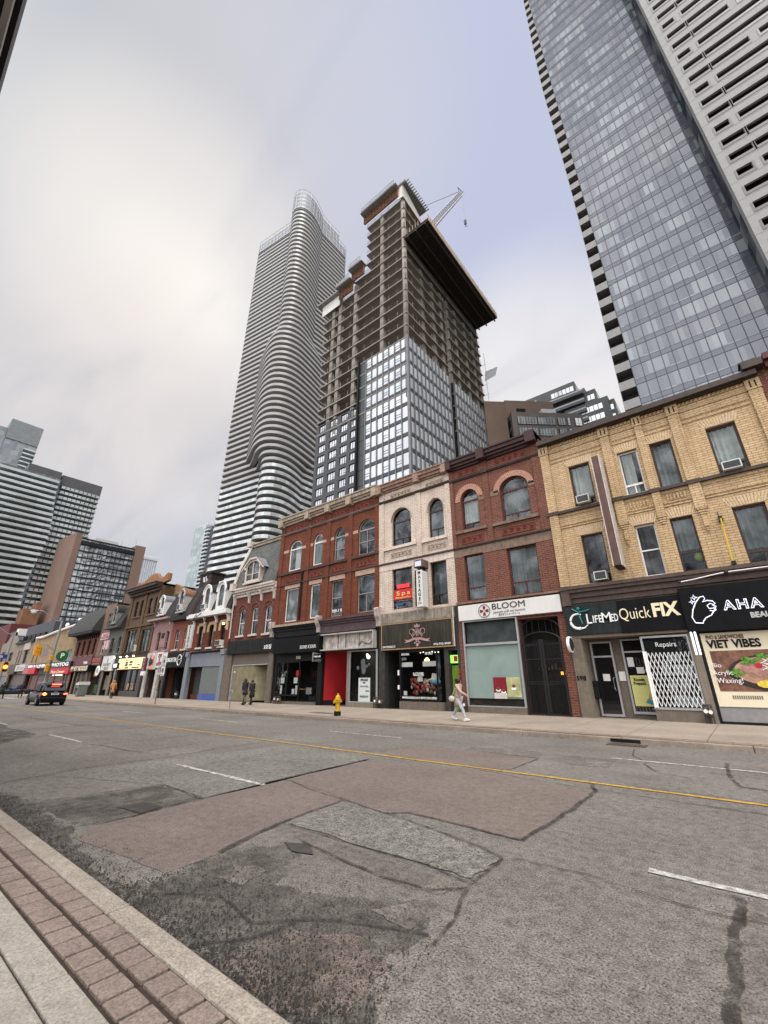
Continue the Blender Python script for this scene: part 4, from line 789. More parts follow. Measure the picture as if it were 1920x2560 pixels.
MB().box(-26.1,-24.2,23.0,23.05,GZ,3.2).build('door',mirror('dark_door_glass'),b); MB().box(-29.1,-24.2,21.9,22.3,GZ,.41).build('step',TAUPE,b); MB().box(-26.0,-25.4,22.6,22.64,.9,1.35).build('menu_stand',mat('dim_menu',(.22,.21,.2),.6,.3,9),b); MB().box(-24.95,-24.8,22.97,22.99,2.2,2.9).build('door_sticker',mat('grey_letter'),b)
# red lobby
RED=mat('lobby_red',(.36,.008,.012),.6,.12,1.5); q=MB(); q.quad((-23.75,22.3,.55),(-22.0,25.6,.55),(-22.0,25.6,3.78),(-23.75,22.3,3.78)).quad((-22.0,25.6,GZ),(-21.2,25.6,GZ),(-21.2,25.6,3.78),(-22.0,25.6,3.78)).quad((-21.2,22.3,GZ),(-21.2,25.6,GZ),(-21.2,25.6,3.78),(-21.2,22.3,3.78)); q.build('lobby_wall',RED,b)
MB().quad((-23.75,22.3,GZ),(-22.0,25.6,GZ),(-22.0,25.6,.55),(-23.75,22.3,.55)).build('lobby_skirting',FD,b); MB().quad((-23.75,22,GZ+.005),(-21.2,22,GZ+.005),(-21.2,25.6,GZ+.005),(-23.75,25.6,GZ+.005)).build('lobby_floor',mat('terrazzo',(.22,.12,.09),.6,.2,6),b); MB().quad((-23.75,22.1,3.779),(-21.2,22.1,3.779),(-21.2,25.6,3.779),(-23.75,25.6,3.779)).build('lobby_ceiling',mat('dim_ceiling',(.12,.05,.045),.8,.1,3),b)
MB().disc(-22.15,23.4,23.6,3.62,.17,.06).each('ceiling_light',glow('white_spot'),b); MB().box(-21.95,-21.5,25.5,25.58,1.5,2.75).build('notice_board',mat('pink_notice',(.40,.26,.26),.6,.2,6),b)
MB().box(-21.2,-21.0,21.93,22.0,GZ,3.75).each('shop_pier',CONC,b)
f=MB().box(-18.62,-18.5,21.95,22.03,.5,3.72).box(-21.0,-20.92,21.95,22.03,.5,3.72).box(-20.92,-18.62,21.95,22.03,3.64,3.72).box(-20.92,-18.62,21.95,22.03,.5,.56).build('window',ALU,b); MB().quad((-20.92,22.0,.56),(-18.62,22.0,.56),(-18.62,22.0,3.64),(-20.92,22.0,3.64)).build('pane',GLD,f)
MB().box(-20.9,-18.64,22.9,22.95,.6,3.7).build('backdrop',mat('twig_backdrop',(.075,.068,.05),.8,.6,9,.5,12),f); MB().box(-21.0,-18.5,21.9,22.0,GZ,.5).build('bulkhead',CONC,b)
MB().ball((-19.75,22.5,3.3),.13,.1,.13).ball((-19.95,22.6,3.45),.08,.07,.08).each('ceiling_light',glow('white_spot'),f); q=MB()
for x,z,r_ in ((-20.05,2.95,.2),(-20.0,2.65,.22),(-19.98,2.4,.18),(-19.7,2.7,.1),(-20.5,2.6,.12),(-19.5,2.8,.09)): q.ball((x,22.3,z),r_,.06,r_*1.2,10,6)
q.each('figurine',mat('glass_figurine'),f)
t=thing('window_sign','white FOR SALE notice standing in the empty shop window','sign',(-19.6,22,.56)); MB().box(-20.12,-19.12,21.965,21.985,.56,1.98).build('panel',mat('pale_notice',(.58,.63,.60),.5,.04,3),t); text(t,'FOR SALE',-19.62,1.85,.13,21.955,BKL,.003,w=.62); text(t,'retail building',-19.62,1.48,.1,21.955,mat('grey_letter'),w=.72); text(t,'416-925-1177',-19.62,.86,.12,21.955,BKL,w=.72); MB().disc(-19.62,21.955,21.965,1.68,.12,.04).box(-19.5,-19.2,21.957,21.966,1.16,1.22).build('notice_mark',BKL,t)
t=board('shop_sign','wide black shop sign with one small white word at its right end','sign',-29.62,-24.25,3.84,4.98,BLK,d=.5); text(t,'SEOUL ICIOUS',-25.45,4.2,.26,21.49,WHT,-.006,w=1.75)
t=thing('shop_sign','empty sign frame of torn whitish backing above the red lobby','sign',(-21.3,22,3.8)); q=MB()
for a,c,z0,z1 in ((-23.98,-18.6,4.86,4.94),(-23.98,-18.6,3.8,3.88),(-23.98,-23.9,3.88,4.86),(-18.68,-18.6,3.88,4.86)): q.box(a,c,21.6,21.99,z0,z1)
q.build('frame',mat('steel_frame',(.38,.36,.34),.5,.2,6),t); MB().box(-23.9,-18.68,21.9,21.97,3.88,4.86).build('backing',mat('torn_backing',(.50,.46,.41),.85,.4,3,.4,12,streak=.7,grime=(.13,.09,.06)),t); q=MB()
for xx in (-22.1,-21.35,-20.1): q.box(xx,xx+.04,21.87,21.9,3.9,4.85)
q.tube([(-20.1,21.86,4.05),(-19.8,21.86,4.3),(-19.5,21.86,4.12),(-19.1,21.86,4.1),(-18.8,21.86,4.35)],.025,5); q.build('loose_strip',mat('rusty_metal'),t)
t=thing('blade_sign','small dark blade sign over the black shop door','sign',(-24.4,21.8,3.2)); MB().box(-24.7,-23.9,21.2,21.26,3.3,3.62).build('panel',BLK,t); MB().box(-24.82,-24.72,21.2,21.99,3.15,3.75).each('bracket',STEEL,t); text(t,'Makkolli',-24.3,3.46,.12,21.19,WHT,w=.66)
pull(t,-24.3,3.45,21.2)
# ------------------------------------------------------------------ mansard houses further along
def shingle(name,c1,c2,mo,w=.28,h=.16): return brick(name,c1,c2,mo,w,h,.012,.2,(.03,.03,.03))
SLG=shingle('grey_slate',(.15,.155,.14),(.105,.108,.10),(.05,.05,.048)); SLD=shingle('dark_slate',(.05,.046,.046),(.034,.031,.032),(.016,.015,.015))
TRM=mat('offwhite_trim',(.55,.48,.42),.7,.25,6,streak=.5,grime=(.2,.15,.12)); WTR=mat('white_trim',(.68,.67,.65),.55,.1,6,streak=.25,grime=(.35,.33,.3))
def mansard(b,x0,x1,z0,z1,m,back=1.3,Y=21.75,depth=11):
    mb=MB(); k=6
    pr=[(Y+back*(i/k)**1.35,z0+(z1-z0)*i/k) for i in range(k+1)]
    for p,q in zip(pr,pr[1:]): mb.quad((x0,p[0],p[1]),(x1,p[0],p[1]),(x1,q[0],q[1]),(x0,q[0],q[1]))
    for x in (x0,x1): mb.poly([(x,p[0],p[1]) for p in pr]+[(x,Y+depth,z1),(x,Y+depth,z0)])
    mb.quad((x0,pr[-1][0],z1),(x1,pr[-1][0],z1),(x1,Y+depth,z1),(x0,Y+depth,z1)); mb.quad((x0,Y+depth,z0),(x1,Y+depth,z0),(x1,Y+depth,z1),(x0,Y+depth,z1))
    return mb.build('roof',m,b)
def dormer(b,cx,z0,zs,w,rise,fm,rm,Y=21.62,dep=1.5,gable=False,bars=(),t=.16,pane=GL,sp=.22):
    """dormer window: arched or gabled casing with its own little roof and pane"""
    o=[(cx-w/2,z0),(cx+w/2,z0)]+arch_pts(cx-w/2,cx+w/2,zs,rise)[::-1]; i_=[(cx-w/2+t,z0+t),(cx+w/2-t,z0+t)]+arch_pts(cx-w/2+t,cx+w/2-t,zs,rise-t*.8)[::-1]
    mb=MB(); k=len(o)
    for a in range(k):
        c=(a+1)%k; p,q,r_,s=o[a],o[c],i_[c],i_[a]
        mb.quad((p[0],Y,p[1]),(q[0],Y,q[1]),(r_[0],Y,r_[1]),(s[0],Y,s[1])); mb.quad((p[0],Y,p[1]),(q[0],Y,q[1]),(q[0],Y+dep,q[1]),(p[0],Y+dep,p[1])); mb.quad((s[0],Y,s[1]),(r_[0],Y,r_[1]),(r_[0],Y+.1,r_[1]),(s[0],Y+.1,s[1]))
    mb.box(cx-w/2-.12,cx+w/2+.12,Y-.1,Y+.1,z0-.14,z0-.002)
    for s in (-1,1): mb.box(cx+s*(w/2-.02)-.09,cx+s*(w/2-.02)+.09,Y-.1,Y-.003,zs-.12,zs+.1)
    if not gable: mb.tube([(p[0],Y-.04,p[1]) for p in arch_pts(cx-w/2-.04,cx+w/2+.04,zs,rise+.04)],.08,6)
    for q in bars:
        if q[0]=='h': mb.box(cx-w/2+t,cx+w/2-t,Y+.02,Y+.07,q[1]-.03,q[1]+.03)
        else: mb.box(q[1]-.05,q[1]+.05,Y+.0,Y+.07,z0+t,zs+rise-t)
    f=mb.build('dormer',fm,b)
    MB().poly([(p[0],Y+.08,p[1]) for p in i_]).build('pane',pane,f); MB().poly([(p[0],Y+.2,p[1]) for p in i_]).build('blind',CUD,f)
    m=MB()
    if gable: g=[(cx-w/2-sp,zs-.1),(cx-w*.22,zs+rise+.16),(cx+w*.22,zs+rise+.16),(cx+w/2+sp,zs-.1)]
    else: g=arch_pts(cx-w/2-.06,cx+w/2+.06,zs,rise+.07)
    for p,q in zip(g,g[1:]): m.quad((p[0],Y-.12 if gable else Y+.05,p[1]),(q[0],Y-.12 if gable else Y+.05,q[1]),(q[0],Y+dep+.3,q[1]),(p[0],Y+dep+.3,p[1]))
    if gable:
        m2=MB()
        for p,q in zip(g,g[1:]): m2.prism([p,q,(q[0],q[1]-.16),(p[0],p[1]-.16)],'y',Y-.14,Y+.02)
        m2.build('dormer_trim',fm,f)
    m.build('dormer_roof',rm,f); return f
def brackets(b,xs,z0,z1,m,Y=FY,w=.2,name='bracket'):
    mb=MB()
    for x in xs: mb.prism([(Y-.002,z0),(Y-.14,z0+.06),(Y-.18,z0+(z1-z0)*.5),(Y-.36,z1-.08),(Y-.36,z1),(Y-.002,z1)],'x',x-w/2,x+w/2)
    return mb.each(name,m,b)
# --- grey mansard house with the pale gabled dormer
b=building('brick_house','red brick house with grey slate mansard roof and pale paired gable dormer',-36.2,-29.92)
x0,x1,zt=-36.195,-29.91,9.05
Lo=[(-35.15,-34.2,5.6,7.7,.2),(-33.18,-32.25,5.6,7.88),(-31.25,-30.33,5.56,7.66,.2)]
mb=MB(); wall(mb,x0,x1,5.2,zt,Lo,d=.22); shell(mb,x0,x1,GZ-.3,zt); mb.build('wall',BRF,b); interior(b,x0,x1,5.25,zt-.1)
for h in Lo: win(b,*h[:4],h[4] if len(h)>4 else 0,FW,bars=[('h',.52)],cur=CUG if h[0]<-34 else CUD,curz=(.5,1),sill=TRM)
ro=mansard(b,x0,x1,9.85,14.3,SLG,1.35,21.7); mb=MB(); cornice(mb,x0-.1,x1,[(9.05,9.3,.12),(9.3,9.5,.25),(9.5,9.7,.42),(9.7,9.86,.5)])
for i in range(22): xx=x0+.15+(x1-x0-.3)*i/21; mb.box(xx-.07,xx+.07,21.72,21.87,9.31,9.48)
mb.build('cornice',TRM,b); brackets(b,(-36.0,-33.75,-31.9,-30.1),8.35,9.3,TRM)
MB().box(x0,x1,22.9,23.35,14.25,14.5).box(x0-.1,x1,22.8,23.35,14.5,14.6).build('ridge_cornice',CTS,b)
mb=MB(); mb.tube([(-36.1,21.55,9.9),(-36.05,22.0,11.8),(-35.95,22.95,14.4)],.16,6).box(-36.35,-35.75,22.6,23.3,14.35,14.9).box(-36.4,-35.9,21.35,21.9,9.7,10.4).tube([(-36.1,21.8,9.3),(-36.1,21.85,5.4)],.06,6); mb.each('corner_trim',TRM,b)
dormer(b,-33.05,10.15,11.5,2.3,.75,TRM,mat('lead_roof',(.22,.22,.23),.5,.2,4),21.45,2.0,True,bars=[('v',-33.05),('h',10.9)],t=.2,sp=.5)
mb=MB()
for h in Lo:
    for p,q in zip(arch_pts(h[0]-.18,h[1]+.18,7.75,.55),arch_pts(h[0]-.18,h[1]+.18,7.75,.55)[1:]): mb.tube([(p[0],21.98,p[1]),(q[0],21.98,q[1])],.06,5)
mb.each('hood_mould',mat('dark_brick_hood',(.16,.055,.038),.85,.2,6),b)
mb=MB(); wall(mb,x0,x1,GZ-.3,5.19,[(-35.2,-29.95,GZ,4.06)],d=.3); mb.build('shop_wall',TAUPE,b); MB().box(-36.5,-35.3,21.85,21.99,GZ,4.08).box(-29.95,-29.35,21.85,21.99,GZ,4.08).each('shop_pier',TAUPE,b)
MB().box(-35.2,-29.95,22.0,22.3,3.1,4.05).build('shop_header',TAUPE,b)
OSB=mat('olive_plywood',(.215,.19,.115),.85,.25,1.6,.3,20,streak=.35,grime=(.10,.085,.05)); q=MB().box(-35.1,-31.9,22.0,22.06,.35,3.08); q.build('plywood_hoarding',OSB,b); MB().quad((-31.9,22.02,.35),(-30.1,23.6,.35),(-30.1,23.6,3.08),(-31.9,22.02,3.08)).quad((-30.1,23.6,.22),(-29.95,22.3,.22),(-29.95,22.3,3.08),(-30.1,23.6,3.08)).build('plywood_hoarding',OSB,b)
MB().box(-35.15,-31.9,21.96,22.05,.22,.35).build('hoarding_base',mat('taupe_stucco'),b); MB().box(-35.15,-35.06,21.95,22.0,.3,3.1).box(-35.06,-30.0,21.95,22.0,3.06,3.12).each('hoarding_trim',ALU,b)
MB().box(-34.85,-34.7,21.98,22.0,2.5,2.62).build('hoarding_notice',PAPER,b); MB().box(-32.6,-32.35,21.985,22.0,1.6,1.7).box(-32.8,-32.7,21.985,22.0,1.2,1.35).each('spray_mark',mat('orange_red_spray',(.5,.08,.03),.6,.1,4),b)
t=board('shop_sign','long dull black sign with faded streaks and three small Korean letters','sign',-36.5,-29.7,4.06,5.17,mat('streaky_black_sign',(.010,.010,.010),.6,.3,2,spec=.15,streak=.55,grime=(.05,.05,.045)),d=.3); text(t,'3호집',-30.45,4.42,.28,21.69,WHT,.006,w=.95)
# --- house with two white arched dormers
b=building('brick_house','orange brick house with two white arched dormers over blue grey shopfront',-43.4,-36.42)
x0,x1,zt=-43.395,-36.405,7.75
Lo=[(-42.05,-41.25,4.92,6.75,.2),(-40.08,-39.25,4.86,6.75,.2),(-38.02,-37.2,4.86,6.7,.2)]
mb=MB(); wall(mb,x0,x1,4.6,zt,Lo,d=.22); shell(mb,x0,x1,GZ-.3,zt); mb.build('wall',BRE,b); interior(b,x0,x1,4.65,zt-.1)
for h in Lo: win(b,*h[:4],h[4],FB,bars=[('h',.5)],cur=CUG,sill=WTR,t=.06)
mb=MB()
for h in Lo:
    ap=arch_pts(h[0]-.03,h[1]+.03,6.75,.24); ao=[(h[0]-.4,6.3),(h[0]-.4,6.95),(h[0]-.1,7.25),(h[1]+.1,7.25),(h[1]+.4,6.95),(h[1]+.4,6.3)]
    mb.prism([(h[0]-.03,6.3)]+ap+[(h[1]+.03,6.3)]+ao[::-1],'y',21.96,21.996)
mb.each('window_hood',mat('buff_stone',(.50,.37,.21),.85,.2,6),b)
mansard(b,x0,x1,8.15,11.4,SLD,1.3,21.65); MB().box(x0-.35,x1-.05,21.3,21.99,7.76,8.16).build('eaves',WTR,b); brackets(b,(-43.1,-41.0,-38.9,-36.8),7.05,7.76,WTR,w=.28)
mb=MB()
for i in range(26): xx=x0+.3+i*.25; mb.box(xx-.06,xx+.06,21.85,21.99,7.45,7.7)
mb.build('dentil',BRE,b); MB().box(-41.0,x1,22.75,23.1,11.35,11.55).build('ridge_cornice',WTR,b)
dormer(b,-40.5,8.25,10.05,1.45,.8,WTR,SLD,21.45,1.6,t=.3); dormer(b,-37.9,8.25,10.05,1.5,.8,WTR,SLD,21.45,1.6,t=.3)
aircon(-41.2,8.5,.75,.5,'white window air conditioner in the left arched dormer above the blue grey shopfront',21.6); aircon(-38.2,4.9,.85,.5,'white window air conditioner in the orange brick wall under a bare bulb')
t=thing('bulb_lamp','lit bare bulb on the orange brick house','lamp',(-37.3,21.9,6.9)); MB().ball((-37.28,21.75,6.85),.09,.09,.1).build('bulb',glow('warm_bulb',(1,.8,.4),4.),t); MB().tube([(-37.28,22,7.02),(-37.28,21.75,7.02),(-37.28,21.75,6.93)],.025,5).build('holder',IRON,t)
BGP=mat('blue_grey_paint',(.20,.215,.25),.6,.1,3,streak=.2); GRD=mat('green_grey_panel',(.135,.15,.145),.6,.08,2)
mb=MB(); wall(mb,x0,x1,GZ-.3,4.59,[(-42.75,-37.0,GZ,4.5)],d=.2); mb.build('shop_wall',BGP,b)
mb=MB(); mb.box(-43.4,-42.75,21.8,21.99,GZ,4.5); mb.box(-37.0,-36.45,21.8,21.99,GZ,4.5); mb.box(-42.75,-37.0,21.86,21.99,3.12,3.24); mb.box(-42.75,-37.0,21.93,21.99,3.24,4.34); mb.box(-43.45,-42.9,21.7,21.8,4.1,4.55); mb.box(-37.1,-36.4,21.7,21.8,4.1,4.55); mb.each('shop_pilaster',BGP,b)
q=MB()
for i in range(14): xx=-42.7+i*.42; q.prism([(21.99,4.36),(21.62,4.38),(21.99,4.56)],'x',xx,xx+.2)
q.each('awning_rib',FD,b)
MB().box(-40.2,-37.05,21.93,21.99,.75,3.12).build('roller_board',GRD,b); MB().box(-40.3,-37.05,21.92,21.99,GZ,.74).build('blue_board',mat('cobalt_board',(.035,.075,.32),.5,.1,4,streak=.3,grime=(.3,.35,.5)),b)
q=MB(); q.quad((-42.75,22.9,GZ),(-40.3,22.9,GZ),(-40.3,22.9,3.12),(-42.75,22.9,3.12)); q.build('recess',FD,b); q=MB()
for i in range(10): q.box(-42.6+i*.22,-42.5+i*.22,22.6,22.7,.7,3.1)
q.build('shutter_slat',mat('grey_shutter',(.085,.085,.088),.6,.2,6),b); MB().box(-42.75,-40.35,22.5,22.8,GZ,.68).build('brick_plinth',BRF,b)
# --- pink house and red house under one dark mansard
b=building('brick_house','narrow red painted brick house under dark mansard roof, above the black tea shop sign',-48,-43.42)
x0,x1,zt=-47.995,-43.41,8.2
Lo=[(-47.05,-46.05,4.95,6.7,.3),(-45.1,-44.15,4.93,6.7,.3)]
mb=MB(); wall(mb,x0,x1,4.66,zt,Lo,d=.2); shell(mb,x0,x1,GZ-.3,zt); mb.build('wall',brick('dull_red_brick',(.27,.085,.055),(.22,.07,.048),(.22,.10,.08),.3,.1,.009,.1),b); interior(b,x0,x1,4.7,zt-.1)
for h in Lo: win(b,*h[:4],h[4],mat('cream_frame',(.50,.42,.34),.6,.1,5),bars=[('h',.52)],cur=CUG,sill=TRM)
mansard(b,x0,x1,8.3,11.5,SLD,1.3,21.7); MB().box(x0,x1,21.4,21.99,7.9,8.3).build('eaves',FD,b)
MB().tube([(-43.55,21.5,8.0),(-43.55,21.95,9.4),(-43.5,23.1,12.0)],.3,6).build('parapet',mat('sooty_brick',(.045,.03,.026),.9,.3,6),b)
dormer(b,-46.0,8.8,10.5,1.15,.65,mat('blistered_white',(.40,.38,.36),.7,.5,7),mat('rust_roof',(.22,.10,.06),.8,.3,5),21.5,1.7,t=.17)
aircon(-46.4,8.95,.7,.6,'bulky air conditioner in the blistered dormer above the tall grey blade sign',21.6)
mb=MB(); wall(mb,x0,x1,GZ-.3,4.65,[(-47.6,-43.6,GZ,3.1)],d=.3); mb.build('shop_wall',mat('black_shopfront'),b)
q=MB(); q.quad((-47.6,22.9,GZ),(-45.8,22.9,GZ),(-45.8,22.9,3.1),(-47.6,22.9,3.1)); q.quad((-45.8,22.9,GZ),(-45.8,22.3,GZ),(-45.8,22.3,3.1),(-45.8,22.9,3.1)); q.quad((-45.8,23.4,GZ),(-43.6,23.4,GZ),(-43.6,23.4,3.1),(-45.8,23.4,3.1)); q.build('shopfront_glass',mirror('dark_shop_glass',(.02,.02,.022),.09,wob=.01),b)
q=MB()
for xx,z,s in ((-46.2,1.5,.3),(-46.1,1.75,.16),(-45.2,2.65,.22),(-45.0,.95,.16),(-44.6,2.2,.1)): q.box(xx,xx+s,22.86,22.88,z,z+s*.7)
q.each('window_notice',PAPER,b)
t=board('shop_sign','black tea shop sign with white letters and white looped emblem','sign',-47.95,-43.5,3.14,4.66,mat('black_sign_panel'),d=.2); y=21.79
text(t,'GONG FU TEA',-46.55,3.88,.42,y,WHT,.01,w=2.3); MB().tube([(-44.75+.42*math.cos(a),y,3.85+.5*math.sin(a)) for a in [R(40+i*15) for i in range(25)]],.045,6).tube([(-44.95,y,3.85),(-44.55,y,3.95),(-44.2,y,4.2),(-43.95,y,4.55)],.035,6,.015).build('emblem',WHT,t)
t=thing('blade_sign','tall grey blade sign of stacked black letters on iron bracket','sign',(-44.0,21.9,5)); MB().box(-44.5,-43.45,20.4,20.55,5.05,7.2).build('panel',mat('grey_sign_face',(.50,.48,.46),.5,.12,4,streak=.3),t); text(t,'E\nL\nI\nO\nT\nS',-43.98,6.12,.27,20.39,BKL,.012,line=.94)
MB().tube([(-44.0,20.5,7.2),(-44.0,20.5,7.7),(-44.0,22,7.7)],.05,5).tube([(-44.0,20.5,7.6),(-44.2,21.8,9.0)],.04,5).tube([(-45.6,20.7,7.65),(-43.7,20.7,7.65)],.05,5).tube([(-45.0,20.9,7.7),(-45.0,21.8,9.2)],.04,5).each('bracket',IRON,t)
pull(t,-44,6.1,20.4)
b=building('brick_house','narrow faded pink painted brick house with bricked up middle window under dark mansard',-52.55,-48.01)
x0,x1,zt=-52.545,-48.015,8.3
Lo=[(-51.3,-50.55,5.0,6.8,.25),(-49.2,-48.5,5.0,6.8,.25)]
mb=MB(); wall(mb,x0,x1,4.8,zt,Lo,d=.2); shell(mb,x0,x1,GZ-.3,zt); mb.build('wall',brick('pink_painted_brick',(.36,.215,.21),(.31,.185,.18),(.26,.16,.15),.3,.1,.008,.12,(.15,.08,.07),chip=(.40,.33,.31)),b); interior(b,x0,x1,4.85,zt-.1)
for h in Lo: win(b,*h[:4],h[4],mat('taupe_frame',(.22,.17,.15),.6,.2,6),bars=[('h',.5)],cur=CUD,sill=mat('pink_sill',(.42,.30,.28),.7,.2,6))
MB().box(-50.2,-49.55,21.96,21.99,6.3,6.85).build('vent_grille',FD,b); MB().tube([(-50.9,21.9,5.25),(-48.5,21.9,5.3)],.03,5).build('wall_bar',IRON,b)
mansard(b,x0,x1,8.5,11.5,SLD,1.3,21.7); MB().box(x0-.8,x1-.3,21.35,21.99,8.3,8.5).build('eaves',mat('pinkish_eaves',(.30,.22,.205),.7,.2,5),b); brackets(b,(-52.2,-48.6),7.6,8.3,mat('pink_sill'))
dormer(b,-50.5,8.9,10.4,1.15,.62,WTR,mat('lead_roof'),21.5,1.7,t=.2)
aircon(-50.85,9.05,.75,.5,'air conditioner in the white arched dormer of the pink house',21.6)
ch=thing('chimney','dark graffitied chimney stack behind the mansard roofs','chimney',(-46,24,11.3)); MB().box(-47.6,-45.1,24,25.6,11.3,13.4).box(-47.75,-44.95,23.9,25.7,13.4,13.55).build('stack',mat('tarred_brick',(.03,.022,.018),.9,.4,3),ch); q=MB(); rg=random.Random(5)
for i in range(6): q.tube([(-46.8+i*.2+rg.uniform(-.1,.1),23.98,12.7+rg.uniform(-.3,.45)) for j in range(5)],.035,4)
q.each('spray_mark',WHT,ch)
mb=MB(); wall(mb,x0,x1,GZ-.3,4.79,[(-51.9,-48.1,GZ,3.0)],d=.3); mb.build('shop_wall',mat('dim_shop_wall',(.10,.09,.085),.7,.3,4),b)
q=MB(); q.box(-52.5,-51.9,21.85,21.99,GZ,3.1); q.box(-49.75,-49.25,21.85,22.1,GZ,3.0); q.each('shop_pier',mat('chipped_white_pier',(.48,.46,.43),.7,.3,5,streak=.5),b)
MB().quad((-51.9,22.6,GZ),(-49.75,22.6,GZ),(-49.75,22.6,3),(-51.9,22.6,3)).quad((-49.25,22.4,GZ),(-48.1,22.4,GZ),(-48.1,22.4,3),(-49.25,22.4,3)).build('shopfront_glass',mat('dim_shop_glass',(.035,.033,.032),.2,.3,3),b); MB().box(-51.1,-49.8,22.5,22.55,1.0,2.0).each('window_display',mat('amber_display',(.36,.19,.06),.6,.5,3),b); MB().box(-51.0,-49.8,22.48,22.55,.25,.85).each('window_display',PAPER,b)
t=board('shop_sign','pale square sign with black and orange painted figures above the narrow shop','sign',-52.5,-50.05,3.05,4.8,mat('pale_grey_sign',(.46,.45,.45),.5,.06,3),d=.16); q=MB(); y=21.83
for cx,cz,rx,rz in ((-51.55,3.95,.32,.36),(-51.15,3.85,.35,.3),(-51.4,3.6,.3,.2)): q.ball((cx,y,cz),rx,.012,rz,12,8)
q.build('emblem',BKL,t); q=MB().ball((-51.5,y-.012,4.45),.2,.012,.22,12,8).ball((-50.75,y-.012,4.1),.13,.012,.55,10,8); q.build('emblem',mat('vivid_orange',(.75,.13,.03),.5,.08,4),t); MB().ball((-50.8,y-.014,4.62),.12,.01,.16).box(-52.3,-51.6,y-.01,y,3.16,3.4).build('emblem',WHT,t); MB().box(-51.5,-50.7,y-.01,y,3.16,3.4).build('emblem',glow('lit_orange',(1,.22,.04),.8),t)
t=board('shop_sign','narrow white sign of stacked red characters','sign',-49.98,-48.55,3.2,4.78,mat('white_sign_panel'),d=.18); text(t,'按摩\n足\n水療館',-49.25,3.98,.3,21.81,mat('crimson_letter',(.28,.01,.03),.5,.05,4),.01,line=1.0)
t=thing('round_sign','round grey sign with looped emblem on a bracket beside the white sign','sign',(-48.6,21.4,2.7)); MB().disc(-49.2,21.0,21.08,3.0,.5,.5,24).build('panel',mat('pale_grey_sign'),t); MB().tube([(-49.2+.26*math.cos(a),20.99,3.0+.22*math.sin(a)) for a in [R(40+i*18) for i in range(19)]],.03,5).tube([(-49.3,20.99,3.0),(-49.0,20.99,3.1),(-48.8,20.99,3.3)],.025,5).build('emblem',BKL,t); MB().tube([(-49.2,21.1,3.0),(-49.2,22,3.0)],.03,5).each('bracket',IRON,t)
pull(t,-49.2,3.0,21.0)
# --- brown house with the scrolled parapet
BRN=mat('brown_painted_brick',(.095,.055,.025),.75,.25,5,.4,30,streak=.3); b=building('brick_house','dark brown painted house with scrolled gable parapet and deep cornice',-61,-52.57)
x0,x1,zt=-60.995,-52.575,12.55
U=[(-59.4,-58.5,9.42,11.2,.22),(-57.85,-56.9,9.42,11.2,.22),(-55.45,-54.45,9.42,11.15,.22),(-53.8,-52.85,9.4,11.15,.22)]; Lo=[(-59.95,-56.95,5.1,7.8),(-55.75,-52.9,5.08,7.65)]
mb=MB(); wall(mb,x0,x1,4.8,zt,U+Lo,d=.25); shell(mb,x0,x1,GZ-.3,zt+.4); mb.build('wall',BRN,b); interior(b,x0,x1,4.85,zt-.1); flatroof(b,x0,x1,zt+.4)
for h in U: win(b,*h[:4],h[4],FB,bars=[('h',.5)],cur=CUR,curz=(.45,1))
for h in Lo: win(b,*h,fr=FB,bars=[('h',.76),('v',.35,0,1),('v',.66,0,1)],cur=CUG,sill=FD)
mb=MB(); cornice(mb,x0-.4,x1,[(12.2,12.45,.2),(12.45,12.65,.5),(12.65,12.95,.85),(12.95,13.05,.95)])
for i in range(28): xx=x0+.2+i*.3; mb.box(xx-.08,xx+.08,21.6,21.99,12.0,12.2)
mb.build('cornice',mat('dark_brown_cornice',(.04,.02,.014),.6,.3,5),b)
pts=[(-61.0,13.05),(-61.2,13.75),(-60.7,14.05),(-60.0,13.95),(-59.3,13.72),(-58.3,14.1),(-57.2,14.5),(-56.2,14.62),(-55.3,14.45),(-54.5,13.95),(-53.8,13.7),(-53.2,13.75),(-52.8,14.0),(-52.4,14.1),(-51.9,14.1),(-51.9,13.2),(-53.5,13.05)]
MB().prism(pts,'y',22.2,22.6).build('parapet',mat('tan_parapet',(.26,.125,.055),.8,.2,3,streak=.3),b); MB().tube([(p[0],22.4,p[1]) for p in pts[1:14]],.2,6).build('coping',mat('peeling_coping',(.24,.13,.10),.8,.5,5),b)
MB().prism([(-52.3,11.3),(-52.3,13.0),(-49.9,12.2),(-47.7,11.6),(-47.7,11.3)],'y',23.4,23.8).build('party_wall',mat('peeling_stucco',(.27,.155,.075),.85,.35,1.2,streak=.3),b)
mb=MB()
for a in (x0,-56.85,-53.0): mb.box(a,a+.75 if a!=-53.0 else x1,21.9,21.997,4.85,12.0)
mb.box(x0,x1,21.8,21.99,8.05,8.3); mb.box(-59.6,-56.8,21.85,21.99,9.22,9.4); mb.box(-55.6,-52.7,21.85,21.99,9.22,9.4); mb.each('pilaster',BRN,b)
mb=MB(); wall(mb,x0,x1,GZ-.3,4.79,[(-60.5,-54.0,GZ,3.15)],d=.3); mb.build('shop_wall',mat('dark_shop_wall'),b); MB().quad((-60.5,22.6,GZ),(-54,22.6,GZ),(-54,22.6,3.15),(-60.5,22.6,3.15)).build('shopfront_glass',mat('dim_shop_glass'),b)
MB().box(-58.6,-53.9,21.92,22.1,.2,.82).box(-54.0,-53.2,21.86,21.99,GZ,3.2).build('bulkhead',mat('charcoal_bulkhead',(.055,.05,.052),.6,.15,4),b); q=MB()
for i in range(4): q.box(-58.2+i*1.05,-57.4+i*1.05,22.5,22.55,.95,1.65)
q.each('window_display',mat('warm_display',(.40,.26,.17),.6,.6,2.2),b); q=MB()
for xx in (-58.6,-57.0,-55.5,-54.1): q.box(xx-.05,xx+.05,22.3,22.4,.82,3.1)
q.each('window_bar',FD,b)
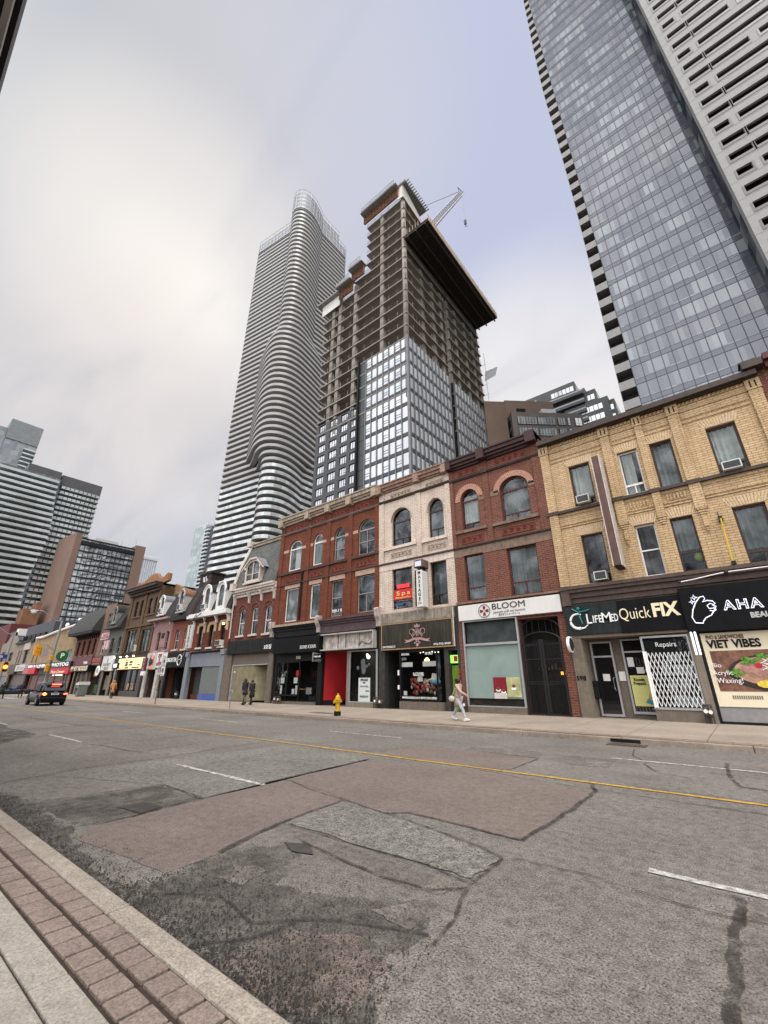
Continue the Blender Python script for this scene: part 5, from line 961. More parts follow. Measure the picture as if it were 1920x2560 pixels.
aircon(-56.7,5.2,.55,.7,'small pale box on the dark brown house between its bay windows')
t=board('shop_sign','glowing cream signboard lit by a row of lamps on the dark brown house','sign',-60.75,-53.9,3.22,4.45,mat('lit_cream_sign',(.80,.66,.36),.5,.06,1.5,emit=.28),d=.25); q=MB(); y=21.74
for cx,cz,w,h in ((-58.2,3.95,.7,.2),(-58.2,3.7,.7,.2),(-58.35,4.2,.4,.1),(-57.0,4.0,.8,.22),(-57.0,3.7,.8,.14),(-60.3,3.38,.35,.12),(-58.0,3.38,.9,.12),(-55.6,3.38,1.9,.12),(-54.8,3.65,.6,.12)): q.box(cx-w/2,cx+w/2,y,y+.02,cz-h/2,cz+h/2)
q.build('sign_mark',BKL,t)
for i,nm in enumerate(('leftmost','second','third','fourth')):
    xx=-60.2+i*1.85; l=thing('sign_lamp',f'{nm} little lamp over the glowing cream signboard','lamp',(xx,21.5,4.6),'lamps over the signboard'); MB().tube([(xx,22,4.75),(xx,21.3,4.78),(xx,21.2,4.62)],.03,5).build('arm',IRON,l); MB().ball((xx,21.2,4.58),.16,.12,.07).build('bulb',glow('warm_bulb'),l)
t=thing('blade_sign','upright maroon blade sign SPA beside the glowing signboard','sign',(-53.4,21.8,2.6)); MB().box(-53.85,-53.0,21.2,21.4,2.95,4.3).build('panel',mat('maroon_sign',(.10,.02,.03),.5,.15,4),t); MB().box(-53.8,-53.0,21.2,21.4,2.5,2.94).build('lower_panel',PAPER,t); text(t,'S\nP\nA',-53.42,3.62,.32,21.19,mat('pink_letter',(.5,.28,.3),.5,.05,4),.01,line=1.0)
pull(t,-53.4,3.5,21.2)
# --- small dark mansard house
b=building('brick_house','little house with grey green front, flared dark mansard and one arched dormer',-65.8,-61.02)
x0,x1,zt=-65.795,-61.025,8.3; GGN=mat('grey_green_stucco',(.125,.135,.12),.8,.2,3,streak=.3)
Lo=[(-64.8,-63.75,5.3,6.9,.35),(-62.5,-61.5,5.2,6.95,.35)]
mb=MB(); wall(mb,x0,x1,4.9,zt,Lo,d=.2); shell(mb,x0,x1,GZ-.3,zt); mb.build('wall',GGN,b); interior(b,x0,x1,4.95,zt-.1)
for h in Lo: win(b,*h[:4],h[4],mat('taupe_frame'),bars=[('h',.4)],cur=CUR,curz=(.4,1),sill=GGN)
mansard(b,x0,x1,8.5,11.6,SLD,1.6,21.3); MB().box(x0-.4,x1-.05,21.0,21.99,8.3,8.52).build('eaves',mat('dark_green_eaves',(.05,.055,.048),.6,.2,5),b); dormer(b,-63.6,9.0,10.4,1.15,.7,mat('grey_casing',(.20,.20,.18),.7,.3,5),SLD,21.3,1.9,t=.22)
mb=MB(); wall(mb,x0,x1,GZ-.3,4.89,[(-65.5,-61.2,GZ,3.1)],d=.3); mb.build('shop_wall',mat('dark_shop_wall'),b); MB().quad((-65.5,22.6,GZ),(-61.2,22.6,GZ),(-61.2,22.6,3.1),(-65.5,22.6,3.1)).build('shopfront_glass',mat('dim_shop_glass'),b); MB().box(-65.4,-64.9,21.95,22.05,GZ,3.1).box(-62.7,-62.2,21.95,22.05,GZ,3.1).each('shop_pier',CONC,b); MB().box(-64.8,-62.8,22.3,22.4,.9,2.6).build('counter_board',mat('dim_taupe',(.16,.14,.11),.7,.2,3),b)
t=board('shop_sign','white square sign with grey tower emblem above the little grey green house','sign',-65.6,-62.05,3.1,4.93,mat('white_sign_panel'),d=.2); y=21.78; text(t,'BOOMTT\nFOOT',-63.85,3.62,.36,y,mat('grey_letter'),.012,w=2.4); MB().prism([(-63.95,4.1),(-63.65,4.1),(-63.68,4.45),(-63.8,4.75),(-63.92,4.45)],'y',y-.01,y).build('emblem',mat('grey_letter'),t)
t=thing('projecting_sign','rounded white lit sign with black rim on a pole between two shops','sign',(-61.3,21.5,3.3)); MB().prism([(-62.4,3.4),(-61.4,3.3),(-60.95,3.45),(-60.95,4.0),(-62.2,4.05),(-62.6,3.75)],'y',20.9,21.1).build('rim',FD,t); MB().box(-62.1,-61.1,20.87,20.9,3.5,3.9).build('panel',mat('lit_tube'),t); MB().tube([(-61.3,20.95,3.35),(-61.5,21.0,.2)],.07,6).build('pole',STEEL,t)
pull(t,-61.7,3.7,20.9)
# --- narrow brown house with rooftop wall and spa sign
b=building('brick_house','narrow tall brown rendered house with pink notice and SPA sign on its wall',-69.4,-65.82)
x0,x1,zt=-69.395,-65.825,12.0; BRD=mat('brown_render',(.17,.105,.075),.8,.25,3,streak=.35)
Uk=[(-68.05,-66.4,8.98,10.7),(-68.05,-67.1,5.32,6.8)]
mb=MB(); wall(mb,x0,x1,4.9,zt,Uk,d=.2); shell(mb,x0,x1,GZ-.3,zt); mb.build('wall',BRD,b); interior(b,x0,x1,4.95,zt-.1); flatroof(b,x0,x1,zt+.1)
win(b,*Uk[0],fr=FG,bars=[('v',.5,0,1),('h',.5)],cur=CUR); win(b,*Uk[1],fr=FW,bars=[('h',.5)],cur=CUG)
mb=MB(); wall(mb,x0,x1,GZ-.3,4.89,[(-69.2,-66.0,GZ,3.4)],d=.3); mb.build('shop_wall',mat('dark_shop_wall'),b); MB().quad((-69.2,22.7,GZ),(-66,22.7,GZ),(-66,22.7,3.4),(-69.2,22.7,3.4)).build('shopfront_glass',mat('dim_shop_glass'),b); MB().box(-68.6,-67.2,22.5,22.55,.4,1.5).build('green_panel',mat('dark_green_board',(.015,.07,.02),.6,.4,3),b); MB().box(-67.9,-67.0,21.9,22.0,2.5,3.1).build('amber_panel',mat('amber_display'),b)
t=board('shop_sign','dark sign with dull orange red letters on the narrow brown house','sign',-70.4,-66.15,3.85,5.02,mat('brown_sign_panel',(.05,.025,.018),.5,.2,4),d=.2); q=MB()
for i in range(6): q.box(-70.0+i*.6,-69.55+i*.6,21.78,21.8,4.35,4.8)
q.box(-70.0,-66.6,21.78,21.8,4.0,4.15); q.build('sign_mark',mat('dull_orange',(.34,.06,.02),.5,.2,6),t)
t=board('shop_notice','square pink and white notice high on the narrow brown house','sign',-68.6,-65.75,7.15,8.05,mat('pink_white_panel',(.52,.36,.36),.5,.15,5),d=.1); text(t,'JAE JO\nBUZZ ME',-67.15,7.6,.26,21.885,mat('dull_red_letter',(.34,.10,.10),.5,.1,5),.004,w=2.3)
t=thing('blade_sign','upright pink blade sign with dark letters SPA under the pink notice','sign',(-66.5,21.8,5.9)); MB().box(-67.2,-65.75,21.2,21.35,5.9,7.0).build('panel',mat('pink_white_panel'),t); text(t,'S\nP\nA',-66.5,6.45,.3,21.19,mat('crimson_letter'),.012,line=.95)
pull(t,-66.5,6.5,21.2)
t=thing('round_sign','round white sign with grey house emblem on the narrow brown house','sign',(-67.0,21.4,2.7)); MB().disc(-67.3,21.0,21.1,3.2,.6,.6,24).build('panel',WHT,t); MB().prism([(-67.6,2.95),(-67.0,2.95),(-67.0,3.3),(-67.3,3.6),(-67.6,3.3)],'y',20.98,21.0).build('emblem',mat('grey_letter'),t); MB().tube([(-67.3,21.1,3.2),(-67.3,22,3.2)],.04,5).each('bracket',IRON,t)
pull(t,-67.3,3.2,21.0)
t=thing('sandwich_board','a frame board with pink poster at the narrow house doorway','sign',(-66.6,21.0,.18)); MB().tube([(-67.0,20.8,.2),(-66.9,21.0,1.5)],.04,4).tube([(-65.9,20.8,.2),(-66.0,21.0,1.5)],.04,4).box(-66.95,-65.95,20.9,20.95,.55,1.5).build('panel',mat('pink_white_panel'),t)
# --- house with the wide eaves
b=building('brick_house','red brick house with big plain dark roof and wide eaves over the noodle shop',-78.6,-69.42)
x0,x1,zt=-78.595,-69.425,8.4
Lo=[(-77.7+i*2.15,-76.7+i*2.15,5.35,7.2,.3) for i in range(4)]
mb=MB(); wall(mb,x0,x1,5.2,zt,Lo,d=.2); shell(mb,x0,x1,GZ-.3,zt); mb.build('wall',BRF,b); interior(b,x0,x1,5.25,zt-.1)
for h in Lo: win(b,*h[:4],h[4],FB,cur=CUR,sill=STB,t=.1)
mansard(b,x0-1.2,x1,8.5,12.0,mat('plain_dark_roof',(.042,.038,.037),.8,.25,3),1.9,20.8); MB().box(x0-.9,x1,20.9,21.99,8.2,8.5).build('eaves',FD,b); brackets(b,[x0+.5+i*.83 for i in range(11)],7.6,8.2,FD)
mb=MB(); wall(mb,x0,x1,GZ-.3,5.19,[(-78.2,-70.0,GZ,3.2)],d=.3); mb.build('shop_wall',mat('maroon_fascia',(.10,.018,.025),.5,.15,3),b); MB().quad((-78.2,22.6,GZ),(-70,22.6,GZ),(-70,22.6,3.2),(-78.2,22.6,3.2)).build('shopfront_glass',mat('dim_shop_glass'),b); q=MB()
for xx in (-77.9,-75.9,-74.2,-72.6,-70.6): q.box(xx,xx+.5,21.9,22.0,GZ,3.2)
q.each('shop_pier',STB,b)
t=board('shop_sign','black awning sign of slanted cream letters NOODLES','sign',-78.3,-71.2,3.2,3.98,mat('black_sign_panel'),d=.9); text(t,'MY HOT NOODLES',-74.8,3.58,.6,21.09,mat('cream_letter'),.012,.3,w=6.6)
t=board('shop_sign','maroon sign panel with small white script above the black awning','sign',-75.9,-70.5,4.02,5.18,mat('maroon_fascia'),d=.3); text(t,'Makis',-72.6,4.35,.4,21.69,WHT,.004,w=1.6)
# --- tan stone house with the white coping
b=building('stone_house','low tan rendered house with curved white coping beside the traffic signals',-102.4,-78.62)
x0,x1=-102.395,-78.625; TAN=mat('tan_render',(.27,.19,.105),.85,.25,.9,.3,20,streak=.3,grime=(.2,.13,.07)); Lo=[(-82.3,-79.6,4.7,6.5),(-101.0,-100.2,5.0,6.9,.3),(-98.5,-97.7,5.0,6.7,.3)]
mb=MB(); wall(mb,x0,x1,4.8,9.3,Lo,d=.2); shell(mb,x0,x1,GZ-.3,9.3); mb.build('wall',TAN,b); interior(b,x0,x1,4.85,9.2); flatroof(b,x0,x1,9.3)
win(b,*Lo[0],fr=mat('sea_green_frame',(.25,.33,.33),.6,.1,4),cur=mat('pale_blue_blind',(.42,.50,.50),.8,.05,3)); win(b,*Lo[1][:4],.3,FB,cur=CUD); win(b,*Lo[2][:4],.3,FB,cur=CUD); MB().box(-95.6,-92.4,21.97,21.99,6.0,7.5).build('blank_panel',mat('grey_board',(.17,.155,.15),.8,.1,4),b)
MB().tube([(-101,21.8,9.4),(-97,21.8,9.3),(-90,21.8,9.75),(-80.5,21.8,10.15),(-78.9,21.9,10.5),(-79.2,22.6,10.8)],.2,6).build('coping',WTR,b); MB().box(-100,-79,21.95,22.2,9.3,9.75).build('parapet',TAN,b)
mb=MB(); wall(mb,x0,x1,GZ-.3,4.79,[(-101.5,-79.5,GZ,3.0)],d=.3); mb.build('shop_wall',mat('dark_shop_wall'),b); MB().quad((-101.5,22.6,GZ),(-79.5,22.6,GZ),(-79.5,22.6,3),(-101.5,22.6,3)).build('shopfront_glass',mat('warm_shop_glass',(.10,.06,.045),.4,.5,.6),b); q=MB()
for xx in (-98,-94,-88.5,-85,-80.5): q.box(xx,xx+.35,21.9,22.05,GZ,3.0)
q.each('shop_pier',mat('brick_red_pier',(.20,.04,.03),.7,.3,3),b); MB().box(-86,-81.3,21.95,22.0,2.75,2.9).build('lit_strip',glow('cool_strip',(1,1,.95),1.1),b)
t=board('shop_sign','dark blue strip sign of bold white letters on the tan house','sign',-102.1,-79.1,3.95,4.75,mat('navy_sign',(.008,.012,.03),.5,.2,3),d=.3); text(t,'ILLUMINA  PHOTOG',-89.2,4.36,.5,21.69,WHT,.03,w=18.5); MB().box(-101.8,-99.0,21.68,21.7,4.1,4.65).build('sign_mark',WHT,t)
t=board('shop_sign','bright red strip sign with cream script below the dark blue strip','sign',-90,-79.2,3.0,3.9,mat('bright_red_sign',(.42,.008,.02),.5,.08,3),d=.5); text(t,'Pizza Corner',-84.2,3.3,.42,21.49,mat('cream_letter'),.008,.2,w=6.5)
t=board('shop_sign','short red and pink sign at the far end of the tan house','sign',-104.6,-97.2,3.2,4.25,mat('bright_red_sign'),d=.5); MB().box(-104.5,-101.0,21.48,21.5,3.3,4.1).build('sign_mark',mat('dull_pink_mark',(.34,.10,.10),.5,.2,4),t)
# --- two old stone houses at the far end
b=building('stone_house','small weathered grey stone house with tall narrow windows',-115.3,-102.42)
x0,x1=-115.295,-102.425; GST=mat('grey_old_stone',(.235,.19,.15),.85,.3,1.4,.3,15,streak=.4); Lo=[(-112.4,-111.5,5.2,7.4,.3),(-110.6,-109.7,5.2,7.4,.3),(-107.4,-104.9,5.1,7.6)]
mb=MB(); wall(mb,x0,x1,4.8,9.1,Lo,d=.25); shell(mb,x0,x1,GZ-.3,9.1); mb.build('wall',GST,b); interior(b,x0,x1,4.85,9.0); flatroof(b,x0,x1,9.2)
for h in Lo: win(b,*h[:4],h[4] if len(h)>4 else 0,FB,cur=CUD,t=.1)
MB().box(-108.2,-104.2,21.8,21.99,7.6,9.0).build('window_head',mat('pale_carved_stone',(.42,.33,.29),.8,.25,3),b); cornice(MB(),x0,x1,[(8.9,9.3,.3)]).build('cornice',FD,b)
mb=MB(); wall(mb,x0,x1,GZ-.3,4.79,[(-114.8,-103,GZ,3.2)],d=.3); mb.build('shop_wall',mat('dim_shop_wall'),b); MB().quad((-114.8,22.6,GZ),(-103,22.6,GZ),(-103,22.6,3.2),(-114.8,22.6,3.2)).build('shopfront_glass',mat('warm_shop_glass'),b)
t=board('shop_sign','plain dark brown signboard on the small grey stone house','sign',-116.3,-111.4,3.4,5.1,mat('brown_sign_panel'),d=.5); t=board('shop_sign','pale sign with shapes of dark letters on the small grey stone house','sign',-111.0,-104.4,3.8,4.9,mat('pale_grey_sign'),d=.5); q=MB().box(-110,-108,21.48,21.5,4.0,4.7).box(-107.4,-105.4,21.48,21.5,4.0,4.5); q.build('sign_mark',mat('grey_letter'),t)
b=building('stone_house','gabled grey stone house with white chimney cap furthest along the row',-128.5,-115.32)
x0,x1=-128.495,-115.325; Lo=[(-126.5,-123.4,5.9,7.9),(-119.5,-116.6,5.8,7.6)]
mb=MB(); wall(mb,x0,x1,4.8,9.8,Lo,d=.25); shell(mb,x0,x1,GZ-.3,9.8); mb.poly([(x0+3,FY,9.8),(x1,FY,9.8),(-118.6,FY,11.8),(-121,FY,11.8)]); mb.build('wall',GST,b); interior(b,x0,x1,4.85,9.7); flatroof(b,x0,x1,9.9)
for h in Lo: win(b,*h,fr=FB,cur=CUD,bars=[('h',.5)],t=.12)
MB().box(-119.6,-117.8,22,23.4,11,12.4).build('chimney_cap',WTR,b); mb=MB(); wall(mb,x0,x1,GZ-.3,4.79,[(-128,-116,GZ,3.0)],d=.3); mb.build('shop_wall',CONC,b); MB().quad((-128,22.6,GZ),(-116,22.6,GZ),(-116,22.6,3.0),(-128,22.6,3.0)).build('shopfront_glass',mat('dim_shop_glass'),b)
b=building('block','dark red block behind the gabled stone house',-165,-150,Y=26); MB().box(-200,-150,26,40,0,16.5).build('wall',mat('deep_red_block',(.11,.025,.025),.8,.2,2),b)
b=building('block','low dark grey flat roofed block behind the stone houses',-150,-125,Y=26); MB().box(-149.9,-112,26.5,40,0,14.2).build('wall',mat('dark_grey_block',(.06,.062,.075),.7,.15,2),b); q=MB()
for i in range(5): q.box(-118+i*3.2,-115.6+i*3.2,23.2,23.6,9.3,10.8)
q.build('roof_railing',FD,b)
b=building('block','brown brick podium block behind the tan house',-140,-110,Y=40); MB().box(-225,-108,45,60,0,16).build('wall',mat('brown_podium',(.17,.085,.055),.8,.2,1.5),b); MB().box(-240,-231,42.6,48.2,0,31).box(-238,-230.5,46.3,48.0,31,34).build('pier',mat('tan_podium',(.20,.10,.055),.8,.2,.5),b)
# ------------------------------------------------------------------ towers
def spline(pts,per=5):
    out=[]; P=[Vector(p) for p in pts]
    for i in range(len(P)-1):
        p0,p1,p2,p3=P[max(i-1,0)],P[i],P[i+1],P[min(i+2,len(P)-1)]
        for j in range(per):
            t=j/per; out.append(.5*((2*p1)+(p2-p0)*t+(2*p0-5*p1+4*p2-p3)*t*t+(3*p1-p0-3*p2+p3)*t*t*t))
    out.append(P[-1]); return [(v.x,v.y) for v in out]
def inset(pts,d):
    """closed counter-clockwise outline moved inwards by d"""
    k=len(pts); o=[]
    for i in range(k):
        a,b_=Vector(pts[i-1]),Vector(pts[(i+1)%k]); t=(b_-a)
        if t.length<1e-6: o.append(pts[i]); continue
        t.normalize(); o.append((pts[i][0]-t.y*d,pts[i][1]+t.x*d))
    return o
# --- white tower with undulating balconies
def wave_outline(wide):
    left=[(-163.2,120),(-164.6,117),(-164.8,88),(-164.2,84.8),(-162.2,84.2)]
    if wide: nose=[(-148.3,86.3),(-142,83.6),(-134,80.6),(-127.5,80.4),(-123.4,83.6),(-122.0,89),(-123.2,97),(-125.4,106)]
    else: nose=[(-138.3,87.8),(-135.2,86.3),(-131.2,82.9),(-127,81.6),(-123.4,83.6),(-122.0,88),(-123.0,93.5),(-125.4,99.5)]
    n_=spline(nose,5); l=[(left[-1][0]+(n_[0][0]-left[-1][0])*i/4,left[-1][1]+(n_[0][1]-left[-1][1])*i/4) for i in range(4)]
    return left[:-1]+l+n_+[(-125.4,112),(-125.6,117.5),(-127,119.6),(-130,120)]
OA,OB=wave_outline(False),wave_outline(True)
tw=thing('apartment_tower','tall white apartment tower with undulating striped balconies and lattice crown','tower',(-145,100,0))
BAL=mat('white_balustrade',(.315,.31,.30),.35,.07,.35,spec=.5); BLG=mirror('mottled_glass_balustrade',(.26,.265,.26),.22,(.9,.95,.95),.08,wob=.03,wscale=1.2,pane_tone=.55,panel=(1.5,3.)); SOF=mat('grey_soffit',(.42,.415,.40),.8,.06,1)
GLT=mirror('dark_tower_glass',(.030,.033,.034),.14,(.85,.9,1),.04)
FH=2.93; nf=77; core=MB()
for k in range(2,nf):
    z=6+k*FH; wd=max(0,min(1,(152-z)/6))*max(0,min(1,(z-83)/7)); o=[(p[0]+(q[0]-p[0])*wd,p[1]+(q[1]-p[1])*wd) for p,q in zip(OA,OB)]; i1=inset(o,.14); i2=inset(o,2.1); m=len(o); low=z<80
    mb=MB(); hh=1.25 if not low else 1.4
    for i in range(m):
        j=(i+1)%m
        a,c=o[i],o[j]; mb.quad((*a,z),(*c,z),(*c,z+hh),(*a,z+hh)); e,g=i1[i],i1[j]; mb.quad((*a,z+hh),(*c,z+hh),(*g,z+hh),(*e,z+hh)); mb.quad((*e,z+.1),(*g,z+.1),(*g,z+hh),(*e,z+hh))
        p,q=i2[i],i2[j]; mb.quad((*a,z),(*c,z),(*q,z),(*p,z))
        core.quad((*p,z),(*q,z),(*q,z+FH),(*p,z+FH))
    f=mb.build('balcony',BAL if not low else BLG,tw); f.data.materials.append(SOF)
    for p in f.data.polygons:
        if abs(p.normal.z)>.9 and p.center.z+OFF[f.name].z<z+.05: p.material_index=1
core.build('glass_wall',mirror('wave_tower_glass',(.10,.105,.105),.14,(.85,.9,1),.04),tw)
acc=0; ztop=6+nf*FH; o=OA; m=len(o); mb=MB(); band=MB(); scr=MB()
for i in range(m):
    j=(i+1)%m; a,c=o[i],o[j]; nose=a[0]>-140 and a[1]<102 and c[0]>-140
    h=15.5 if nose else 9.5
    band.quad((*a,ztop),(*c,ztop),(*c,ztop+.9),(*a,ztop+.9)); ii=inset(o,.3)
    scr.quad((*ii[i],ztop+.9),(*ii[j],ztop+.9),(*ii[j],ztop+h*.86),(*ii[i],ztop+h*.86))
    d=math.hypot(c[0]-a[0],c[1]-a[1]); u=-acc
    while u<d:
        if u>=0: x,y=a[0]+(c[0]-a[0])*u/d,a[1]+(c[1]-a[1])*u/d; mb.tube([(x,y,ztop+.9),(x,y,ztop+h)],.13,4)
        u+=2.6
    acc=(d-u)+2.6; acc=2.6-(u-d) if u>d else 0
    q=int(h/2.7)
    for s in range(1,q+1): mb.tube([(*a,ztop+.9+(h-.9)*s/q),(*c,ztop+.9+(h-.9)*s/q)],.12,4)
band.build('dark_band',FD,tw); mb.build('crown_lattice',mat('pale_lattice',(.40,.41,.43),.5,.06,2),tw); scr.build('crown_screen',mat('pale_grey_screen',(.36,.38,.40),.5,.1,.6),tw); MB().prism(OA,'z',ztop-.2,ztop-.05).build('roof',SOF,tw)
MB().prism(inset(OA,6),'z',ztop,ztop+8).build('plant_room',mat('grey_plant_room',(.34,.35,.36),.7,.1,1),tw)
MB().box(-160,-128,90,118,0,12).build('podium',GLT,tw)
# --- concrete tower under construction
ct=thing('construction_tower','concrete frame tower under construction, half clad in glass with cantilevered formwork deck','tower',(-44,60,0))
CN=mat('raw_concrete',(.26,.235,.205),.85,.15,.5,.3,6,streak=.35,grime=(.2,.17,.14)); CND=mat('shaded_concrete',(.075,.066,.058),.9,.2,.6); TIM=mat('orange_formwork',(.17,.075,.04),.7,.35,1.2,streak=.4,grime=(.16,.06,.02)); TRP=mat('white_tarpaulin',(.62,.60,.56),.7,.1,.8,.6,2)  # shaded copy: raw concrete darkened so interior shade sits in the colour
FP=2.95
def levels(z0,z1):
    z=59.1
    while z>z0: z-=FP
    out=[]
    while z<z1+.01:
        if z>z0-.01: out.append(z)
        z+=FP
    return out
for z in levels(46,98):
    mb=MB(); t=.24
    xl=-55.9 if z<82.5 else -46.6 if z<84 else -43.3
    for (X0,X1,Y0,Y1) in ([(xl,-33.0,46.9,61.3 if z<84 else 54.0)]+([(-46,-33.0,62.8,78.3),(-46,-34.6,61.3,62.8)] if z<84 else [])): mb.box(X0,X1,Y0,Y1,z-t,z)
    if z<84:      # folded slab edge at the recess in the right face
        mb.prism([(-34.6,61.31),(-33.0,61.31),(-34.2,62.79),(-34.6,62.79)],'z',z-t+.01,z-.01)
    mb.build('floor_slab',CN,ct)
    g=MB(); e=.035
    for hh in (.55,1.1): g.tube([(xl,47.0,z+hh),(-33.1,47.0,z+hh)],e,4).tube([(-33.1,47.0,z+hh),(-33.1,78.2 if z<84 else 53.9,z+hh)],e,4)
    n_=int((-33.1-xl)/2.0)
    for i in range(n_+1): xx=xl+(-33.1-xl)*i/n_; g.tube([(xx,47.0,z),(xx,47.0,z+1.2)],e,4)
    for i in range(15 if z<84 else 4): g.tube([(-33.1,47+i*2.1,z),(-33.1,47+i*2.1,z+1.2)],e,4)
    g.build('guard_rail',mat('dull_rail',(.27,.24,.21),.6,.2,3,metal=.3),ct)
def col(x,y,z0,z1,w=.42,d=.5):
    mb=MB().box(x-w,x+w,y-d,y+d,z0,z1); mb.build('column',CN,ct)
MB().tube([(-33.55,47.45,46),(-33.55,47.45,98)],.5,12).build('column',CN,ct,smooth=True)
for x,zz in ((-39.1,98),(-46.4,82),(-51,80.8),(-53,80.8)): col(x,47.6,46,zz)
for y,zz in ((53.2,97),(57.3,84),(60.6,84),(63.4,84),(66.8,84),(71.4,84),(75.2,84),(77.8,84)): col(-33.75,y,46,zz,.3,.45)
for x in (-42,-36.4): 
    for y in (52,57): col(x,y,46,84 if y>52 else 98)
for x in (-51,-46,-40): col(x,55,46,80)
rg=random.Random(21); q=MB()
for z in levels(56,96):
    for i in range(26):
        y=rg.uniform(48,77) if z<83 else rg.uniform(48,53); x=rg.uniform(-36,-33.6); q.tube([(x,y,z),(x,y,z+FP-.24)],.05,4)
    for i in range(12 if z<80 else 5): x=rg.uniform(-55 if z<80 else -42.5,-34); q.tube([(x,rg.uniform(47.6,50),z),(x,48.5,z+FP-.24)],.045,4)
o=q.build('shoring_post',mat('shoring_timber',(.36,.23,.12),.7,.4,.4),ct); o['kind']='stuff'
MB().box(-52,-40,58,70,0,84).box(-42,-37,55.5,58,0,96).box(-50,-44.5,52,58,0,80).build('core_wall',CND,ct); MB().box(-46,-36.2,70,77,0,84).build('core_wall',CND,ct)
mb=MB()
for z in levels(62,96):
    if rg.random()<.55: a=rg.choice((-45.5,-42.5,-36.0)); mb.box(a,a+rg.uniform(.8,2.6),50.5,50.7,z,z+FP-.25)
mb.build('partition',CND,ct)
# formwork and tarps on the working levels
def formwork(x0,x1,z,y=46.3):
    mb=MB(); mb.box(x0,x1,y,y+.25,z,z+2.3); k=int((x1-x0)/.9)
    for i in range(k+1): xx=x0+(x1-x0)*i/k; mb.box(xx-.06,xx+.06,y-.18,y-.001,z-.1,z+2.4)
    for zz in (.3,1.2,2.0): mb.box(x0,x1,y-.28,y-.181,z+zz,z+zz+.14)
    mb.build('formwork_panel',TIM,ct)
    mb=MB(); mb.box(x0-.3,x1+.3,y-1.2,y+.6,z+2.45,z+2.62); 
    for i in range(k+1): xx=x0+(x1-x0)*i/k; mb.tube([(xx,y-1.2,z+2.6),(xx,y-1.2,z+4.0)],.06,4)
    for hh in (3.2,3.9): mb.tube([(x0,y-1.2,z+hh),(x1,y-1.2,z+hh)],.05,4)
    mb.box(x0,x1,y-1.26,y-1.2,z+2.65,z+3.3); mb.build('work_platform',mat('grey_scaffold',(.25,.25,.245),.6,.25,1.5),ct)
formwork(-43.6,-34,98.2); formwork(-46.8,-43.4,82.6); formwork(-50.5,-46.6,80.0)
mb=MB(); mb.box(-56.2,-50.6,46.5,46.6,78.8,81.8).box(-34.2,-33.0,46.5,46.6,97.3,101); mb.prism([(46.6,101.5),(54,97.4),(54,96.4),(46.6,97.3)],'x',-32.95,-32.85); mb.build('tarpaulin',TRP,ct)
mb=MB(); mb.box(-34.2,-32.0,46.2,54.5,101.2,101.7)
for i in range(14): mb.box(-34,-31.2,46.4+i*.6,46.6+i*.6,101.0,101.19)
mb.box(-57,-50.4,45.6,47,81.9,82.2); mb.each('work_deck',mat('grey_scaffold'),ct)
# cantilevered deck: dark joists with posts along its edge
DKT=mat('dark_joist',(.055,.042,.034),.85,.4,2); mb=MB(); mb.box(-33.2,-27.3,46.7,77.4,84.75,84.95)
for i in range(62): y=46.8+i*.495; mb.box(-33.0,-27.35,y,y+.14,84.35,84.749)
for x in (-32.2,-30.2,-28.0): mb.box(x-.12,x+.12,46.7,77.4,83.95,84.348)
mb.build('formwork_deck',DKT,ct)
mb=MB()
for i in range(44): y=46.8+i*.71; mb.tube([(-27.4,y,84.9),(-27.4,y,86.5+.5*(i%3==0))],.07,4)
for i in range(9): x=-33+i*.68; mb.tube([(x,46.8,84.9),(x,46.8,86.3)],.06,4)
for zz in (85.6,86.2): mb.tube([(-27.4,46.8,zz),(-27.4,77.4,zz)],.05,4)
mb.box(-27.34,-27.28,46.8,77.4,84.6,85.5); mb.build('edge_post',mat('pale_timber_post',(.45,.34,.24),.7,.3,1.),ct)
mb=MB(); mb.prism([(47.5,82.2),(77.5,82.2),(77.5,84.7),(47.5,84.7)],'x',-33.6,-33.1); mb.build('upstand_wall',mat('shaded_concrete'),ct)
mb=MB()
for zz in levels(50,76): mb.tube([(-33.0,78.6,zz),(-32.4,79.6,zz+1)],.05,4)
mb.tube([(-32.6,79.2,45),(-32.6,79.2,78)],.06,4).quad((-33,79,69.4),(-30.4,79.5,70.1),(-29.6,79.5,72.4),(-32.6,79,72.2)); mb.build('hoist_net',mat('pale_net',(.5,.52,.55),.6,.1,2),ct)
